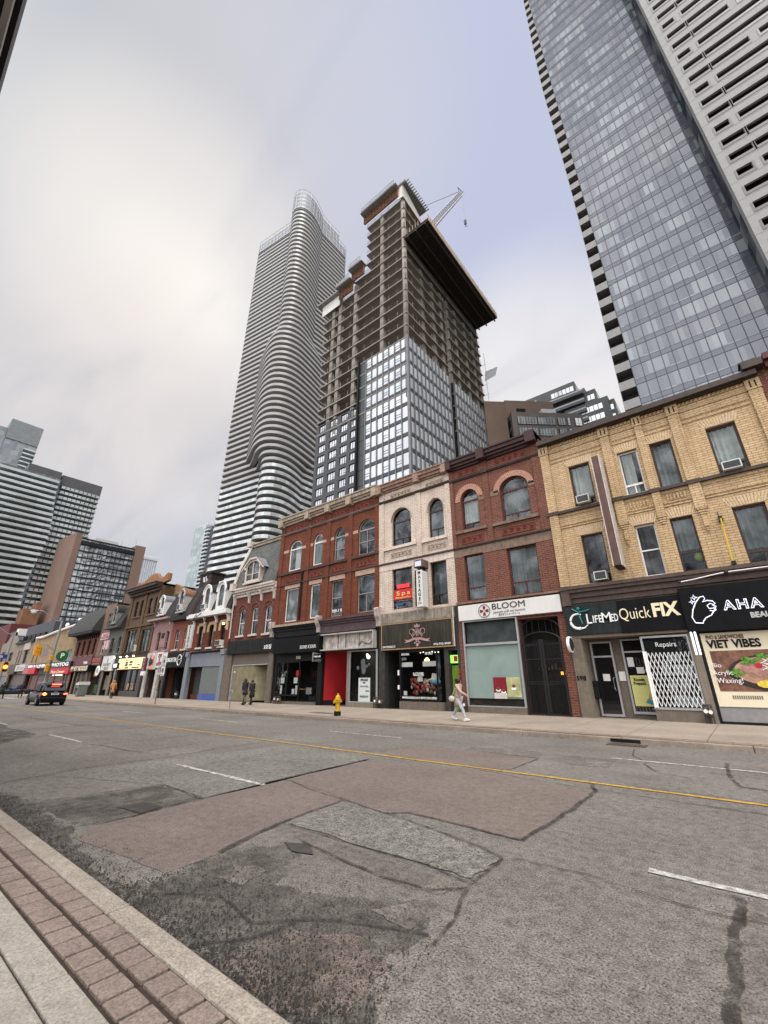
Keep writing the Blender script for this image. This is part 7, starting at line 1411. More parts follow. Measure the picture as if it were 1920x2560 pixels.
patch_([(-4.3,2.75),(-4.25,3.1),(-4.0,3.15),(-3.9,2.8)],ASL,.008,.02); patch_([(-2.75,3.2),(-2.5,3.65),(-2.3,3.55),(-2.35,3.15)],ASL,.008,.02); patch_([(-4.5,3.72),(-4.2,3.85),(-3.95,3.68),(-4.2,3.6)],mat('black_tar'),.012,.012)
patch_([(-27,2.2),(-26,5.2),(-20,5.1),(-16,3.0),(-17,2.2)],ASD,.004,.2,8)
def crack(pts,w=.03,z=.013,m=CRK,amp=.5):
    P=[(p[0],p[1]) for p in pts]; Q=[]
    for a,b_ in zip(P,P[1:]):
        d=math.hypot(b_[0]-a[0],b_[1]-a[1]); k=max(2,int(d/(.05 if max(abs(a[0]),abs(b_[0]))<9 else .15)))
        for j in range(k): t=j/k; Q.append((a[0]+(b_[0]-a[0])*t,a[1]+(b_[1]-a[1])*t))
    Q.append(P[-1]); mb=MB(); pr=None; wa=0; wl=.8
    for i,p in enumerate(Q):
        n_=Q[min(i+3,len(Q)-1)]; b_=Q[max(i-3,0)]; t=Vector((n_[0]-b_[0],n_[1]-b_[1])).normalized(); nn=Vector((-t.y,t.x)); wa=.93*wa+rg.gauss(0,.16*w*amp)+rg.gauss(0,.0016); j=wa+.02*math.sin(i*.31)*w*10*.2; wl=.8*wl+.2*rg.uniform(.3,1.35); ww=w*wl*rg.uniform(.85,1.1)
        c=Vector(p)+nn*j; cur=(c-nn*ww/2,c+nn*ww/2)
        if pr: mb.quad((*pr[0],z),(*cur[0],z),(*cur[1],z),(*pr[1],z))
        pr=cur
    return structure(mb.build('tar_seam',m))
for p,w in (([(-7.43,8.45),(-7.22,5.9),(-7.0,4.05),(-6.8,2.62)],.045),([(-5.08,4.2),(-5.25,5.42),(-4.9,5.46)],.05),([(-5.08,4.2),(-4.95,3.8),(-4.74,3.1)],.08),([(-5.15,5.46),(-4.22,5.29),(-3.3,5.11),(-2.65,4.94),(-2.39,4.82)],.04),([(-4.3,5.32),(-4.1,5.54),(-3.1,5.5),(-2.48,5.46)],.055),([(-2.45,5.45),(-2.42,6.0),(-2.38,6.72),(-2.46,8.5),(-2.6,9.0)],.085),
  ([(-2.33,4.9),(-1.83,4.94),(-1.61,4.98),(-1.37,4.93),(-.88,4.83),(-.58,4.82),(-.35,4.88),(.6,4.9)],.022),([(-5.04,4.15),(-3.82,4.16),(-2.89,4.2),(-2.34,4.1)],.035),([(-4.34,3.86),(-3.88,3.82),(-3.18,3.75),(-2.58,3.79),(-2.33,4.07)],.05),([(-2.39,4.82),(-2.36,4.3),(-2.34,4.07),(-2.28,3.8),(-2.16,3.48),(-2.1,3.1)],.045),([(-2.9,4.21),(-2.89,4.55)],.02),
  ([(-.54,5.3),(-.53,4.0),(-.52,3.2),(-.54,1.95)],.10),([(-10.76,2.42),(-11.04,3.24),(-11.34,4.28),(-11.26,5.29),(-11.6,7.2),(-11.9,8.9)],.05),([(-15.48,5.19),(-14.82,5.42),(-13.04,5.46),(-12.57,5.58)],.07),([(-14.05,3.03),(-14.61,5.29)],.04),([(-21.1,4.32),(-21.77,5.3),(-22.62,7.71)],.08),([(-15.14,5.47),(-15.13,8.25)],.05),([(-12.78,5.67),(-13.05,7.16)],.05),([(-11.4,6.29),(-11.86,7.37),(-11.92,8.91)],.04),([(-13.98,10.57),(-11.99,10.58),(-11.15,13.63)],.05),
  ([(-7.0,5.85),(-6.2,5.6),(-5.6,5.5),(-5.15,5.46)],.03),([(-7.1,5.8),(-6.0,5.68),(-5.2,5.5)],.02),([(-8.0,9.75),(-7.85,11.15),(-4.36,11.12),(-4.3,9.35)],.05),([(-4.8,8.92),(-3.9,8.74),(-3.0,8.62),(.5,8.5)],.04),([(-2.0,9.3),(.6,9.22)],.03),([(-8.0,9.4),(-30,9.6)],.03),([(-2.3,11.9),(-1.9,10.9),(-1.2,10.6)],.05),([(-.9,13.2),(-.75,11.2),(-.6,10.4),(.6,10.1)],.09),([(-17,13.9),(-8,13.3),(-4.5,11.9),(2,11.2)],.03),([(-2.9,14.2),(-2.7,12.9),(-2.4,12.3)],.05),([(-8.45,4.2),(-7.05,4.16),(-6.97,3.56),(-6.82,3.05)],.05),([(-30,7),(-22,7.2),(-19,8.8)],.06),([(-18,2.6),(-19,5.2),(-19.6,8.9)],.05),([(-25,10.5),(-24,13),(-23.4,15)],.06),([(-9.5,13.0),(-9.2,15.2)],.04),([(-8.7,2.5),(-8.45,4.2)],.05),([(-4.4,2.2),(-3.9,2.6),(-3.3,2.5),(-2.9,2.9),(-2.2,3.2)],.04),([(-3.4,2.0),(-3.1,2.4),(-3.05,2.7)],.05)): crack(p,w)
# loose stones and grit along the near kerb
mb=MB(); 
for i in range(7500):
    u=rg.random(); x=-1.9-10.5*u**1.5; y=1.92+abs(rg.gauss(0,.20)); 
    if rg.random()<.3: x,y=rg.uniform(-4.7,-2.),1.95+abs(rg.gauss(0,.5))
    s=rg.uniform(.003,.0115)*(1.4 if rg.random()<.07 else 1); a=rg.uniform(0,6); z=.012
    v=[(x+s*math.cos(a),y+s*math.sin(a),z),(x+s*math.cos(a+2.1),y+s*math.sin(a+2.1),z),(x+s*math.cos(a+4.2),y+s*math.sin(a+4.2),z),(x+s*.3,y,z+s*1.1)]; mb.add(v,[(0,1,3),(1,2,3),(2,0,3)])
o=mb.build('gravel',mat('dark_grit',(.055,.05,.045),.9,.6,40)); o['kind']='stuff'; tag(o,'loose dark grit lying on the road edge along the near kerb','gravel')
mb=MB(); DIRT=[(-12,1.915),(-12,2.3),(-10,2.25),(-8.6,2.5),(-7.6,2.36),(-6.9,2.42),(-6.3,2.22),(-5.2,2.12),(-4.7,2.2),(-4.2,2.0),(-3.,2.02),(-2.2,2.0),(-1.4,2.0),(-1.4,1.915)]; patch_(DIRT,ground('gutter_dirt',(.065,.058,.052),(.10,.09,.08),(.18,.162,.142),.9,3.5,70.,stainamt=.4,worn=(.44,.14,2.2)),.010,.05,7)
t=thing('storm_drain','dark slot drain set in the far kerb with an iron grate in the road','drain',(-3.4,15.3,0)); MB().box(-3.75,-2.95,15.352,15.4,.03,.12).build('slot',FD,t); MB().box(-3.75,-2.75,14.75,15.25,.002,.016).build('grate',mat('rusty_iron',(.075,.05,.04),.8,.3,9),t)
t=thing('plate_cover','grey steel cover plate in the far pavement left of the hydrant','cover',(-18,17.3,.17)); MB().box(-19.2,-17.4,16.9,17.6,.17,.178).build('plate',mat('dark_plate',(.11,.10,.095),.7,.2,6),t)
# ------------------------------------------------------------------ street furniture
t=thing('fire_hydrant','yellow fire hydrant with black base and side cap at the far kerb','hydrant',(-16.3,16.3,.165)); HY=mat('hydrant_yellow',(.55,.34,.015),.45,.2,6,streak=.25,grime=(.25,.14,.02)); cx,cy=-16.3,16.3
MB().lathe([(.17,.165),(.17,.36),(.13,.37)],cx,cy,16).build('base',FD,t,smooth=False); mb=MB().lathe([(.15,.37),(.15,.42),(.115,.44),(.11,.72),(.13,.76),(.15,.80),(.15,.86),(.17,.87),(.17,.92),(.13,.94),(.125,1.0),(.10,1.06),(.05,1.10),(.045,1.17),(.02,1.18)],cx,cy,18); mb.build('barrel',HY,t)
def disky(mb,y0,y1,x,z,r): return mb.disc(x,y0,y1,z,r,r,14)
disky(MB(),cy-.24,cy-.09,cx-.02,.80,.075).box(cx-.24,cx+.24,cy-.05,cy+.05,.78,.88).build('nozzle',HY,t); disk_x(MB(),cx-.26,cx-.13,cy-.02,.70,.10,14).build('side_cap',FD,t)
t=thing('bike_ring','grey ring and post bicycle stand at the far kerb','bike stand',(-25.7,16.2,.165)); MB().tube([(-25.7,16.2,.16),(-25.7,16.2,.95)],.035,8).tube([(-25.7+.17*math.cos(2*PI*i/20),16.2,1.0+.24*math.sin(2*PI*i/20)) for i in range(21)],.03,6).build('ring_post',STEEL,t); MB().tube([(-25.75,16.25,1.2),(-25.6,16.25,1.75)],.012,4).build('wand',STEEL,t)
t=thing('sign_post','steel post with stacked white parking signs at the far kerb','sign',(-36.6,16.5,.165)); MB().tube([(-36.6,16.5,.16),(-36.6,16.5,4.0)],.035,6).build('post',mat('dull_post',(.12,.11,.10),.5,.2,5,metal=.5),t)
for i,(z0,z1) in enumerate(((3.55,3.95),(2.95,3.5),(2.2,2.9))):
    p=MB().box(-36.45,-35.85,16.42,16.45,z0,z1).build('plate',PAPER,t); zc=(z0+z1)/2+.06
    if i: MB().tube([(-36.15+.15*math.cos(2*PI*j/18),16.41,zc+.15*math.sin(2*PI*j/18)) for j in range(19)],.018,4).box(-36.2,-36.1,16.405,16.42,zc-.1,zc+.1).build('symbol',BKL,p)
    MB().box(-36.35,-35.95,16.412,16.42,z0+.06,z0+.11).build('small_print',mat('grey_letter'),p)
def meter(x,y,w,h,label):
    t=thing('gas_meter',label,'gas meter',(x,y,GZ),'gas meters on the shopfronts'); M_=mat('meter_grey',(.10,.085,.075),.6,.4,9,streak=.4)
    MB().box(x-w*.42,x-w*.05,y-.2,y,GZ+h*.45,GZ+h*.85).box(x+w*.08,x+w*.42,y-.2,y,GZ+h*.4,GZ+h*.8).build('casing',M_,t,bevel=.03); q=MB()
    for s in (-.45,-.2,.1,.4): q.tube([(x+w*s,y-.1,GZ-.02),(x+w*s,y-.1,GZ+h)],.025,6)
    q.tube([(x-w*.45,y-.1,GZ+h),(x+w*.4,y-.1,GZ+h)],.025,6).tube([(x-w*.45,y-.1,GZ+h*.35),(x+w*.4,y-.1,GZ+h*.35)],.02,6); q.build('pipe',mat('meter_pipe',(.07,.055,.05),.5,.3,6,metal=.4),t); q=MB(); q.disc(x-w*.24,y-.22,y-.2,GZ+h*.66,.07).disc(x+w*.25,y-.22,y-.2,GZ+h*.62,.07); q.build('dial',PAPER,t)
meter(-18.25,21.85,.8,.62,'pair of grey gas meters between the empty shop and the boutique'); meter(-12.3,21.85,.36,.6,'narrow gas meter at the brick pier left of the frosted shop window'); meter(-28.1,21.75,.9,.5,'low gas meters under the display window of the black shop'); meter(-1.62,21.8,.3,.66,'slim gas meter beside the folding white gate'); meter(-44.0,21.85,.5,.7,'small gas meter at the black tea shop front')
t=thing('litter_bin','grey plastic street bin with pale sloping lid','bin',(-62.80,19.4,.19)); G_=mat('bin_grey',(.16,.19,.19),.5,.1,5); MB().add([(-63.09,18.9,.25),(-62.55,18.9,.25),(-62.55,19.8,.25),(-63.09,19.8,.25),(-63.20,18.8,1.45),(-62.37,18.8,1.45),(-62.37,19.9,1.45),(-63.20,19.9,1.45)],[(0,1,2,3),(4,5,6,7),(0,1,5,4),(1,2,6,5),(2,3,7,6),(3,0,4,7)]).build('body',G_,t,bevel=.06); MB().prism([(-63.23,1.46),(-62.33,1.46),(-62.30,1.78),(-62.30,1.82),(-63.20,1.62)],'y',18.75,19.95).build('lid',mat('bin_lid',(.60,.63,.60),.4,.06,4),t); MB().box(-63.02,-62.58,18.74,18.8,.85,1.1).build('slot',FD,t); MB().box(-63.16,-62.58,18.95,19.75,.17,.25).build('foot',FD,t)
def lamp_post(x,y,label,sig):
    t=thing('street_light',label,'street light',(x,y,.165)); MB().tube([(x,y,.16),(x,y,9.0)],.21,10,.12).build('pole',mat('pole_concrete',(.23,.23,.22),.7,.12,3),t)
    MB().tube([(x,y,8.9),(x,y-.7,8.95),(x,y-1.5,9.5),(x,y-2.3,9.95),(x,y-2.9,9.95)],.06,6).build('arm',STEEL,t); MB().ball((x,y-3.1,9.85),.22,.42,.14).build('lamp_head',mat('pale_lamp_head',(.55,.55,.54),.4,.1,4),t); MB().ball((x,y-3.1,9.68),.24,.3,.18).build('globe',mat('milky_globe',(.62,.62,.60),.3,.05,3),t)
    if sig: MB().tube([(x,y,5.35),(x,y-.8,6.0),(x,y-1.6,6.1)],.05,6).build('signal_arm',STEEL,t)
    return t
t=lamp_post(-66,16.3,'concrete street light pole with curved lamp arm beside the grey bin',True); SGY=mat('signal_yellow',(.62,.28,.01),.45,.15,4)
def signal(x,y,z,w,h,label,lit=None,back=False):
    t=thing('traffic_signal',label,'traffic light',(x,y,z)); MB().box(x-.15,x+.15,y-w/2,y+w/2,z,z+h).build('housing',SGY,t,bevel=.03); q=MB(); k=3
    for i in range(k): q.tube([(x+.15,y,z+h*(i+.5)/k),(x+.34,y,z+h*(i+.5)/k)],w*.32,8)
    q.build('visor',SGY if back else FD,t)
    if lit is not None: disk_x(MB(),x+.34,x+.37,y,z+h*(lit+.5)/k,w*.34).build('lens',glow('signal_red',(1,.22,.05),3.),t)
    return t
signal(-66,14.7,4.75,.75,1.15,'yellow traffic light hung on the arm of the concrete pole',back=True); signal(-65.6,16.0,2.95,.4,.85,'small yellow signal box low on the concrete pole',back=True); signal(-65.5,16.1,4.25,.35,.55,'small yellow and black signal box beside the round green parking sign',back=True)
t=thing('parking_sign','round green parking sign with white letter P on the concrete pole','sign',(-64.6,16.2,4.1)); disk_x(MB(),-64.7,-64.62,16.95,4.75,.62,28).build('panel',mat('parking_green',(.015,.11,.035),.5,.1,3),t); text(t,'P',0,4.75,.55,16.95,WHT,.02,name='lettering',rot=(PI/2,0,PI/2)).location=Vector((-64.59,16.95,4.75))-OFF[t.name]; MB().tube([(-66,16.3,4.75),(-64.66,16.9,4.75)],.04,5).build('bracket',STEEL,t); disk_x(MB(),-64.615,-64.605,16.95,4.75,.56,28).build('ring',mat('parking_green'),t)
t=lamp_post(-90,16.3,'far street light pole at the left edge with curved arm',False)
t=thing('street_sign','blue street name sign hung at the left edge beyond the crossing','sign',(-89,14,5.2)); MB().box(-88.6,-88.5,12.6,16.1,5.15,5.75).build('panel',mat('street_sign_blue',(.02,.04,.22),.5,.15,4),t); o=text(t,'Wellesley St',0,5.45,.36,0,WHT,.004,w=2.6,rot=(PI/2,0,PI/2)); o.location=Vector((-88.48,14.3,5.45))-OFF[t.name]; MB().tube([(-90,16.3,5.9),(-88.55,14.2,5.9)],.04,5).build('bracket',STEEL,t)
signal(-84,15.4,3.2,.8,1.3,'lit red traffic light near the left edge behind the crossing people',1)
# rust coloured shrub on the roof of the tan house
t=thing('roof_shrub','rust brown leafless shrub on the roof behind the white coping','shrub',(-84,25,9.4)); mb=MB(); rg=random.Random(8)
for i in range(900):
    x,y,z=-89+rg.random()*11,24+rg.random()*3,9.6+rg.random()**1.5*2.6; s=rg.uniform(.06,.2); a=rg.uniform(0,6); mb.add([(x,y,z),(x+s*math.cos(a),y+s*.4,z+s*.6),(x+s*.3,y+s*math.sin(a),z+s)],[(0,1,2)])
mb.build('foliage',mat('rust_leaves',(.20,.09,.045),.8,.4,3),t); mb=MB()
for i in range(40): x=-88.5+rg.random()*10; mb.tube([(x,25,9.3),(x+rg.uniform(-.5,.5),25+rg.uniform(-.6,.6),11.2+rg.random())],.03,4)
mb.build('stem',mat('dark_twig',(.07,.04,.03),.9,.3,5),t)
t=thing('roof_lamp','white cowled lamp bulbs on the roof of the tan house','lamp',(-84,22.5,9.6)); MB().ball((-86.3,22.2,10.6),.35,.3,.4).ball((-80.2,22.2,11.0),.5,.4,.25).build('globe',WHT,t); MB().tube([(-86.3,22.2,9.6),(-86.3,22.2,10.4)],.05,5).build('stalk',FD,t)
# near-side building whose cornice edges into the top left corner
b=building('brick_building','dark building on the near side whose cornice shows in the top left corner',-60,-4.85,Y=-2); NB=mat('near_dark_wall',(.07,.055,.048),.8,.25,1.5); MB().box(-60,-4.85,-14,-2.0,0,10.0).build('wall',NB,b); MB().box(-60,-4.8,-2.0,-1.18,9.95,10.3).box(-60,-4.8,-2.0,-1.07,10.3,10.6).build('cornice',mat('near_dark_cornice',(.025,.018,.02),.5,.2,3),b); MB().box(-60,-4.8,-1.17,-1.10,9.9,10.02).build('drip_edge',mat('pale_drip_edge',(.40,.38,.38),.5,.2,3),b)
for i in range(6):
    xx=-58+i*8.2; w_=MB().box(xx,xx+4.6,-2.0,-1.94,.9,3.6).build('shop_window',mat('dim_shop_glass'),b); MB().box(xx,xx+1.4,-2.0,-1.93,5.2,8.2).box(xx+3.2,xx+4.6,-2.0,-1.93,5.2,8.2).build('window',mat('dim_shop_glass'),b)
# ------------------------------------------------------------------ vehicles
BLKP=mat('black_car_paint',(.008,.007,.008),.3,.1,2,spec=.3); NVYP=mat('navy_car_paint',(.010,.017,.036),.3,.1,2,spec=.3); CGLS=mirror('car_glass',(.012,.013,.015),.16,wob=0); TYR=mat('tyre_rubber',(.014,.014,.014),.85,.2,9); RIM=mat('alloy_rim',(.34,.34,.35),.3,.1,6,metal=.8); CHR=mat('chrome_trim',(.6,.6,.62),.15,.05,4,metal=1.); TLR=mat('tail_lamp',(.30,.015,.012),.25,.1,4,emit=.5); LIT=glow('brake_light',(1.,.10,.05),4.5); AMB=glow('amber_light',(1.,.45,.06),5.)
def loft(name,secs,m,parent,closed=True):
    """body skin through cross sections: each a list of (x,y,z)"""
    mb=MB(); k=len(secs[0])
    for s in secs: mb.v+=s
    for i in range(len(secs)-1):
        for j in range(k): a=i*k+j; b_=i*k+(j+1)%k; mb.f.append((a,b_,b_+k,a+k))
    mb.f.append(tuple(range(k))); mb.f.append(tuple(range((len(secs)-1)*k,len(secs)*k))); o=mb.build(name,m,parent,smooth=True); mo=o.modifiers.new('sub','SUBSURF'); mo.levels=mo.render_levels=2; return o
def car(name,label,loc,rot,L_,W_,H_,paint,suv):
    """+x is the nose, y across, z up; local coordinates"""
    t=thing(name,label,'car',loc,rotz=rot); OFF[t.name]=Vector(); h=L_/2; w=W_/2; gc=.24 if suv else .18; belt=H_*.60; sh=H_*.55
    def sec(x,wf,zb,zt): a=w*wf; return [(x,-a*.86,zb),(x,-a,zb+.12),(x,-a*1.0,zt*.72),(x,-a*.94,zt-.03),(x,-a*.72,zt),(x,a*.72,zt),(x,a*.94,zt-.03),(x,a*1.0,zt*.72),(x,a,zb+.12),(x,a*.86,zb)]
    loft('body',[sec(-h,.86,gc+.12,belt*.92),sec(-h+.08,.95,gc+.04,belt),sec(-h+.6,1,gc,belt+.02),sec(-.3,1,gc,belt),sec(h-1.35,1,gc,belt-.04),sec(h-.55,.97,gc,belt*.86),sec(h-.1,.86,gc+.04,belt*.72),sec(h,.72,gc+.12,belt*.6)],paint,t)
    r0,r1=(-h+.12,h-1.55) if suv else (-h+.75,h-1.5); c=.42 if suv else .6
    def cs(x,zt,wf): a=w*wf; return [(x,-a*.99,belt-.06),(x,-a*.95,belt+(zt-belt)*.35),(x,-a*.82,zt-.05),(x,-a*.6,zt),(x,a*.6,zt),(x,a*.82,zt-.05),(x,a*.95,belt+(zt-belt)*.35),(x,a*.99,belt-.06)]
    loft('cabin',[cs(r0,belt+.05,.9),cs(r0+c*.55,H_-.12,.9),cs(r0+c+.3,H_,.92),cs((r0+r1)/2,H_+.01,.93),cs(r1-.75,H_-.05,.92),cs(r1,belt+.02,.9)],paint,t)
    g=MB(); zt=H_-.14
    for s in (-1,1):
        y=s*w*.965; yt=s*w*.855
        for xa,xb in ((r0+c+.35,(r0+r1)/2-.25),((r0+r1)/2-.15,r1-.75)): g.quad((xa,y,belt+.06),(xb+.2,y,belt+.06),(xb,yt,zt),(xa-.1,yt,zt))
    g.quad((r0-.02,-w*.74,belt+.1),(r0-.02,w*.74,belt+.1),(r0+c*.5,w*.66,H_-.16),(r0+c*.5,-w*.66,H_-.16)); g.quad((r1+.03,-w*.78,belt+.06),(r1+.03,w*.78,belt+.06),(r1-.68,w*.68,H_-.1),(r1-.68,-w*.68,H_-.1)); g.build('glass',CGLS,t)
    rw=.36 if suv else .32
    for x in (-h+.85,h-.9):
        for s in (-1,1):
            y=s*(w-.1); k=18; q=MB(); q.prism([(x+rw*math.cos(2*PI*i/k),rw+rw*math.sin(2*PI*i/k)) for i in range(k)],'y',y-.11,y+.11); wh=q.build('wheel',TYR,t,bevel=.02); q=MB()
            for i in range(6): a=2*PI*i/6; q.prism([(x+.05*math.cos(a+1.57),rw+.05*math.sin(a+1.57)),(x+rw*.66*math.cos(a+.14),rw+rw*.66*math.sin(a+.14)),(x+rw*.66*math.cos(a-.14),rw+rw*.66*math.sin(a-.14)),(x+.05*math.cos(a-1.57),rw+.05*math.sin(a-1.57))],'y',y+s*.111,y+s*.135)
            q.build('rim',RIM,wh)
            MB().prism([(x+(rw+.09)*math.cos(PI*i/12),rw+(rw+.09)*math.sin(PI*i/12)) for i in range(13)],'y',s*(w-.02),s*(w+.006)).build('wheel_arch',FD,t)
    MB().box(-h+.03,h-.3,-w*.9,w*.9,gc-.02,gc+.14).build('sill',FD,t,bevel=.04)
    for s in (-1,1): MB().ball((r1-.65,s*(w+.1),belt+.1),.09,.13,.09).build('mirror',paint,t,smooth=True); MB().box(-.2,-.02,s*(w+.002)-.01,s*(w+.002)+.01,belt-.14,belt-.1).build('door_handle',CHR,t)
    return t,h,w,belt
t,h,w,belt=car('suv','black sport utility car seen from behind with brake lights glowing','' if 0 else (-45.6,11.62,.002),R(179),4.55,1.86,1.68,BLKP,True)
for s in (-1,1):
    l=MB().add([(-h-.03,s*w*.52,belt-.10),(-h-.0,s*w*.93,belt-.06),(-h+.30,s*w*1.005,belt+.02),(-h+.28,s*w*1.005,belt-.10),(-h-.0,s*w*.94,belt-.24),(-h-.03,s*w*.58,belt-.22)],[(0,1,4,5),(1,2,3,4)]).build('tail_light',TLR,t); MB().add([(-h-.036,s*w*.60,belt-.12),(-h-.006,s*w*.90,belt-.09),(-h-.006,s*w*.90,belt-.19),(-h-.036,s*w*.62,belt-.2)],[(0,1,2,3)]).build('bulb',LIT,l)
MB().box(-h+.16,-h+.2,-.3,.3,1.53,1.60).build('brake_light',LIT,t); MB().ball((-h-.03,w*.74,belt-.14),.02,.1,.09).build('indicator',AMB,t)
q=MB().box(-h-.05,-h-.03,-.26,.26,.80,.93).build('number_plate',PAPER,t); MB().box(-h-.053,-h-.05,-.2,.2,.835,.895).build('plate_mark',mat('plate_blue',(.05,.09,.25),.5,.1,5),q)
MB().box(-h-.06,-h+.2,-w*.86,w*.86,.42,.62).build('bumper',FD,t,bevel=.05); MB().tube([(-h+.5,-w*.72,1.72),(.9,-w*.72,1.72)],.022,6).tube([(-h+.5,w*.72,1.72),(.9,w*.72,1.72)],.022,6).build('roof_rail',CHR,t); MB().box(-h+.02,-h+.42,-w*.6,w*.6,1.64,1.69).build('spoiler',BLKP,t,bevel=.015); MB().box(-h-.045,-h-.03,-.12,.12,1.0,1.04).build('badge',CHR,t)
t,h,w,belt=car('hatchback_car','dark blue car crossing in front of the far stone house','' if 0 else (-84,17.0,.002),R(-104),4.5,1.78,1.45,NVYP,False)
for s in (-1,1): MB().ball((h-.18,s*w*.66,.66),.14,.2,.09).build('headlight',mat('lit_tube'),t)
# ------------------------------------------------------------------ people
SKIN=mat('skin',(.42,.24,.17),.55,.08,9)
def skin(name,chains,m,parent,lev=2):
    """one continuous skinned surface; chains: list of [(x,y,z,r),...]; shared points are welded"""
    vs,rs,ed,ix=[],[],[],{}
    def vid(p):
        k=(round(p[0],3),round(p[1],3),round(p[2],3))
        if k not in ix: ix[k]=len(vs); vs.append(p[:3]); rs.append(p[3])
        return ix[k]
    for c in chains:
        q=[vid(p) for p in c]
        for a,b_ in zip(q,q[1:]): ed.append((a,b_))
    me=bpy.data.meshes.new(name); me.from_pydata(vs,ed,[]); o=bpy.data.objects.new(name,me); COL.objects.link(o); o.parent=parent; OFF[o.name]=Vector()
    md=o.modifiers.new('skin','SKIN'); md.use_smooth_shade=True
    for v,r_ in zip(me.skin_vertices[0].data,rs): v.radius=(r_,r_); v.use_root=False
    me.skin_vertices[0].data[0].use_root=True
    sb=o.modifiers.new('sub','SUBSURF'); sb.levels=sb.render_levels=lev
    me.materials.append(m); dg=bpy.context.evaluated_depsgraph_get(); new=bpy.data.meshes.new_from_object(o.evaluated_get(dg)); o.modifiers.clear(); o.data=new
    if not new.materials: new.materials.append(m)
    return o
def person(label,loc,rot,H,coat,trouser,shoe,hair,stride=.28,lean=.05,arm=(.35,-.3),coatlen=.45,hood=None,hands=True,bag=None,group=None,swing_out=.0,lift=.06):
    """walks along +x; local coordinates, feet on z=0"""
    t=thing('person',label,'person',loc,group or 'pedestrians',rotz=rot); OFF[t.name]=Vector(); s=H/1.7
    def P(x,y,z,r): return (x*s,y*s,z*s,r*s)
    pel=P(0,0,.92,.125); wa=P(lean*.4,0,1.10,.115); ch=P(lean,0,1.30,.13); nb=P(lean*1.3,0,1.46,.06); nk=P(lean*1.5,0,1.52,.05); hd=P(lean*1.8+.01,0,1.60,.085); tp=P(lean*1.8,0,1.67,.075)
    legs=[]; 
    for sd,d in ((-1,1),(1,-1)):
        kx=d*stride*.62+(.06 if d<0 else .02); legs.append(([pel,P(0,sd*.09,.88,.10),P(kx,sd*.09,.48,.062),P(d*stride,sd*.08,.10+(lift if d<0 else 0),.042)],d,sd))
    arms=[]
    for sd,a in ((-1,arm[0]),(1,arm[1])):
        sh=P(lean,sd*.17,1.42,.062); el=P(lean+a*.45,sd*(.23+swing_out*.5),1.17,.045); wr=P(lean+a*1.05,sd*(.22+swing_out),.97 if abs(a)<.4 else 1.03,.03); arms.append(([ch,sh,el,wr],sd,a))
    ch_=[[pel,wa,ch,nb,nk,hd,tp],[hd,P(lean*1.8+.10,0,1.595,.018)],[hd,P(lean*1.8,.085,1.60,.018)],[hd,P(lean*1.8,-.085,1.60,.018)]]+[l[0] for l in legs]
    for A_,sd,a in arms:
        w_=A_[-1]; d=Vector((.35*a+.05,0,-1)).normalized(); pm=(w_[0]+d.x*.06*s,w_[1],w_[2]+d.z*.06*s,.026*s); ch_.append(A_+[pm])
        for f,(oy,ln) in enumerate(((-.024,.07),(-.008,.08),(.008,.075),(.024,.06))): ch_.append([pm,(pm[0]+d.x*.03*s,pm[1]+oy*s,pm[2]+d.z*.03*s,.0085*s),(pm[0]+(d.x*ln+.012)*s,pm[1]+oy*1.1*s,pm[2]+d.z*ln*s,.0075*s)])
        ch_.append([pm,(pm[0]+.03*s,pm[1]-sd*.02*s,pm[2]-.005*s,.009*s),(pm[0]+.045*s,pm[1]-sd*.025*s,pm[2]-.03*s,.008*s)])
    for l,d,sd in legs: a=l[-1]; ch_.append([a,(a[0]+.06*s,a[1],max(a[2]-.06*s,.04*s),.032*s),(a[0]+.15*s,a[1],max(a[2]-.075*s,.03*s),.028*s)])
    skin('body',ch_,SKIN,t)
    fat=lambda c,k,e: [(p[0],p[1],p[2],p[3]*k+e*s) for p in c]
    skin('trousers',[fat(l[0],1.08,.012) for l in legs],trouser,t)
    q=MB(); hem=.92-coatlen; sec=[(lean*1.4,1.495,.062,.066),(lean*1.1,1.455,.10,.15),(lean,1.39,.125,.205),(lean*.9,1.27,.135,.19),(lean*.5,1.1,.13,.165),(.0,.93,.15,.185),(-.01,(.92+hem)/2,.165,.2),(-.015,hem,.175,.205),(-.015,hem+.01,.15,.18)]; k=18
    for x,z,ax,ay in sec: q.v+=[((x+ax*math.cos(2*PI*i/k))*s,ay*math.sin(2*PI*i/k)*s,z*s) for i in range(k)]
    for i in range(len(sec)-1):
        for j in range(k): a=i*k+j; c=i*k+(j+1)%k; q.f.append((a,c,c+k,a+k))
    for A_,sd,a in arms: p=A_[1:]; q.tube([v[:3] for v in p],p[0][3]*1.22,12,p[-1][3]*1.5); q.ball(p[0][:3],.085*s,.085*s,.085*s,12,8)
    q.build('coat',coat,t,smooth=True)
    for l,d,sd in legs:
        a=l[-1]; up_=max(a[2]-.10*s,0); q=MB(); tilt=.35 if d<0 else -.15
        pts=[(-.075,.0),(.16,.0),(.205,.02),(.20,.05),(.10,.085),(.05,.12),(-.06,.12),(-.085,.05)]; cx=a[0]; c_,s_=math.cos(tilt),math.sin(tilt)
        pr=[(cx+(p[0]*c_+p[1]*s_)*s,(-p[0]*s_+p[1]*c_)*s) for p in pts]; mz=min(p[1] for p in pr); pr=[(p[0],p[1]-mz+up_*.6) for p in pr]
        q.prism(pr,'y',a[1]-.045*s,a[1]+.045*s); q.build('shoe',shoe,t,bevel=.012)
    hx,hz=hd[0],1.625*s
    if hair is not None: MB().ball((hx-.02*s,0,hz),.105*s,.098*s,.105*s,14,10).ball((hx-.09*s,0,hz-.03*s),.06*s,.06*s,.06*s,10,8).build('hair',hair,t,smooth=True)
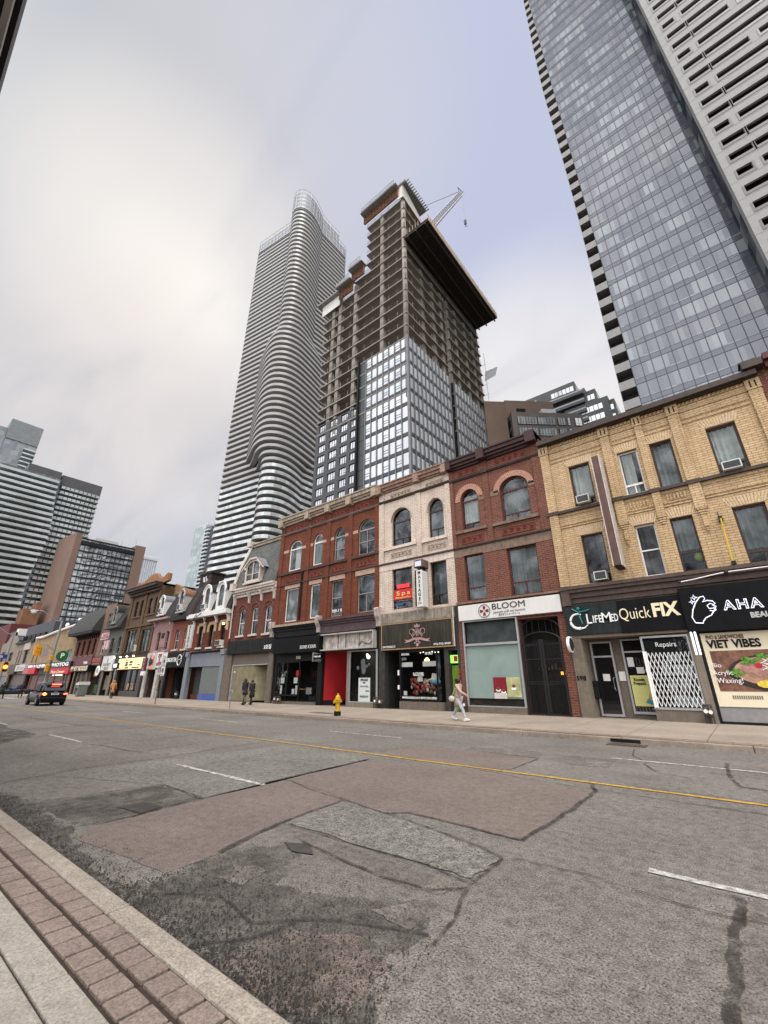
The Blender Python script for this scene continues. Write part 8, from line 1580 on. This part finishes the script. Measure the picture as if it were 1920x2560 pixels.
    if hood is not None: MB().ball((hx-.03*s,0,hz-.01*s),.125*s,.125*s,.14*s,14,10).build('hood',hood,t,smooth=True)
    return t,s
HAIR=mat('dark_hair',(.012,.009,.008),.5,.2,20); WCO=mat('beige_wool_coat',(.47,.315,.25),.9,.15,25,.3,60); JEAN=mat('pale_jeans',(.42,.44,.48),.8,.2,9); WSH=mat('white_trainers',(.70,.69,.67),.5,.06,6); NAV=mat('navy_parka',(.014,.016,.026),.7,.3,8); CHA=mat('charcoal_coat',(.02,.019,.022),.8,.3,8); KHA=mat('khaki_trousers',(.10,.085,.065),.85,.2,8); BSH=mat('black_shoes',(.012,.011,.011),.5,.2,6); TAN_=mat('tan_duffel',(.43,.22,.09),.9,.15,12); BLK_=mat('black_cloth',(.010,.010,.011),.8,.3,8)
t,s=person('woman in beige coat, pale jeans and white shoes striding right with a shoulder bag',(-10.05,17.35,.175),0,1.64,WCO,JEAN,WSH,HAIR,.36,.06,(.5,-.12),.33)
MB().ball((-.05,0,1.60),.06,.07,.09,10,8).ball((-.03,0,1.50),.05,.07,.07,10,8).build('hair',HAIR,t,smooth=True); MB().tube([(.02,-.17,1.36),(-.10,-.25,1.05),(-.16,-.26,.92)],.012,5).build('bag_strap',mat('cream_bag',(.52,.49,.40),.6,.1,6),t); MB().ball((-.17,-.26,.86),.15,.06,.12).build('bag',mat('cream_bag'),t,smooth=True)
t,s=person('man in navy hooded parka and khaki trousers walking left in front of plywood',(-28.75,19.25,.195),R(180),1.74,NAV,KHA,BSH,HAIR,.26,.06,(.12,-.1),.24,hood=mat('fur_hood',(.06,.045,.04),.9,.3,30)); t,s=person('companion in long black coat half hidden behind the man in navy parka',(-28.62,19.75,.2),R(180),1.66,CHA,CHA,BSH,HAIR,.2,.05,(.1,-.1),.4)
t,s=person('person in tan hooded coat and dark trousers carrying a brown bag, walking away left',(-51.3,18.6,.19),R(165),1.72,TAN_,CHA,BSH,None,.16,.02,(.1,-.1),.36,hood=TAN_); MB().box(-.1,.12,-.36,-.2,.85,1.12).build('bag',mat('brown_bag',(.12,.045,.025),.6,.2,6),t,bevel=.03)
t,s=person('person in black clothes taking a long stride over the crossing, leftmost walker',(-67.3,12.8,.01),R(150),1.72,BLK_,BLK_,BSH,HAIR,.42,.06,(.3,-.3),.3); t,s=person('person in black with a raised arm walking just behind the black sport utility car',(-70.3,15.2,.01),R(150),1.74,BLK_,BLK_,BSH,HAIR,.25,.05,(.3,-.2),.3)
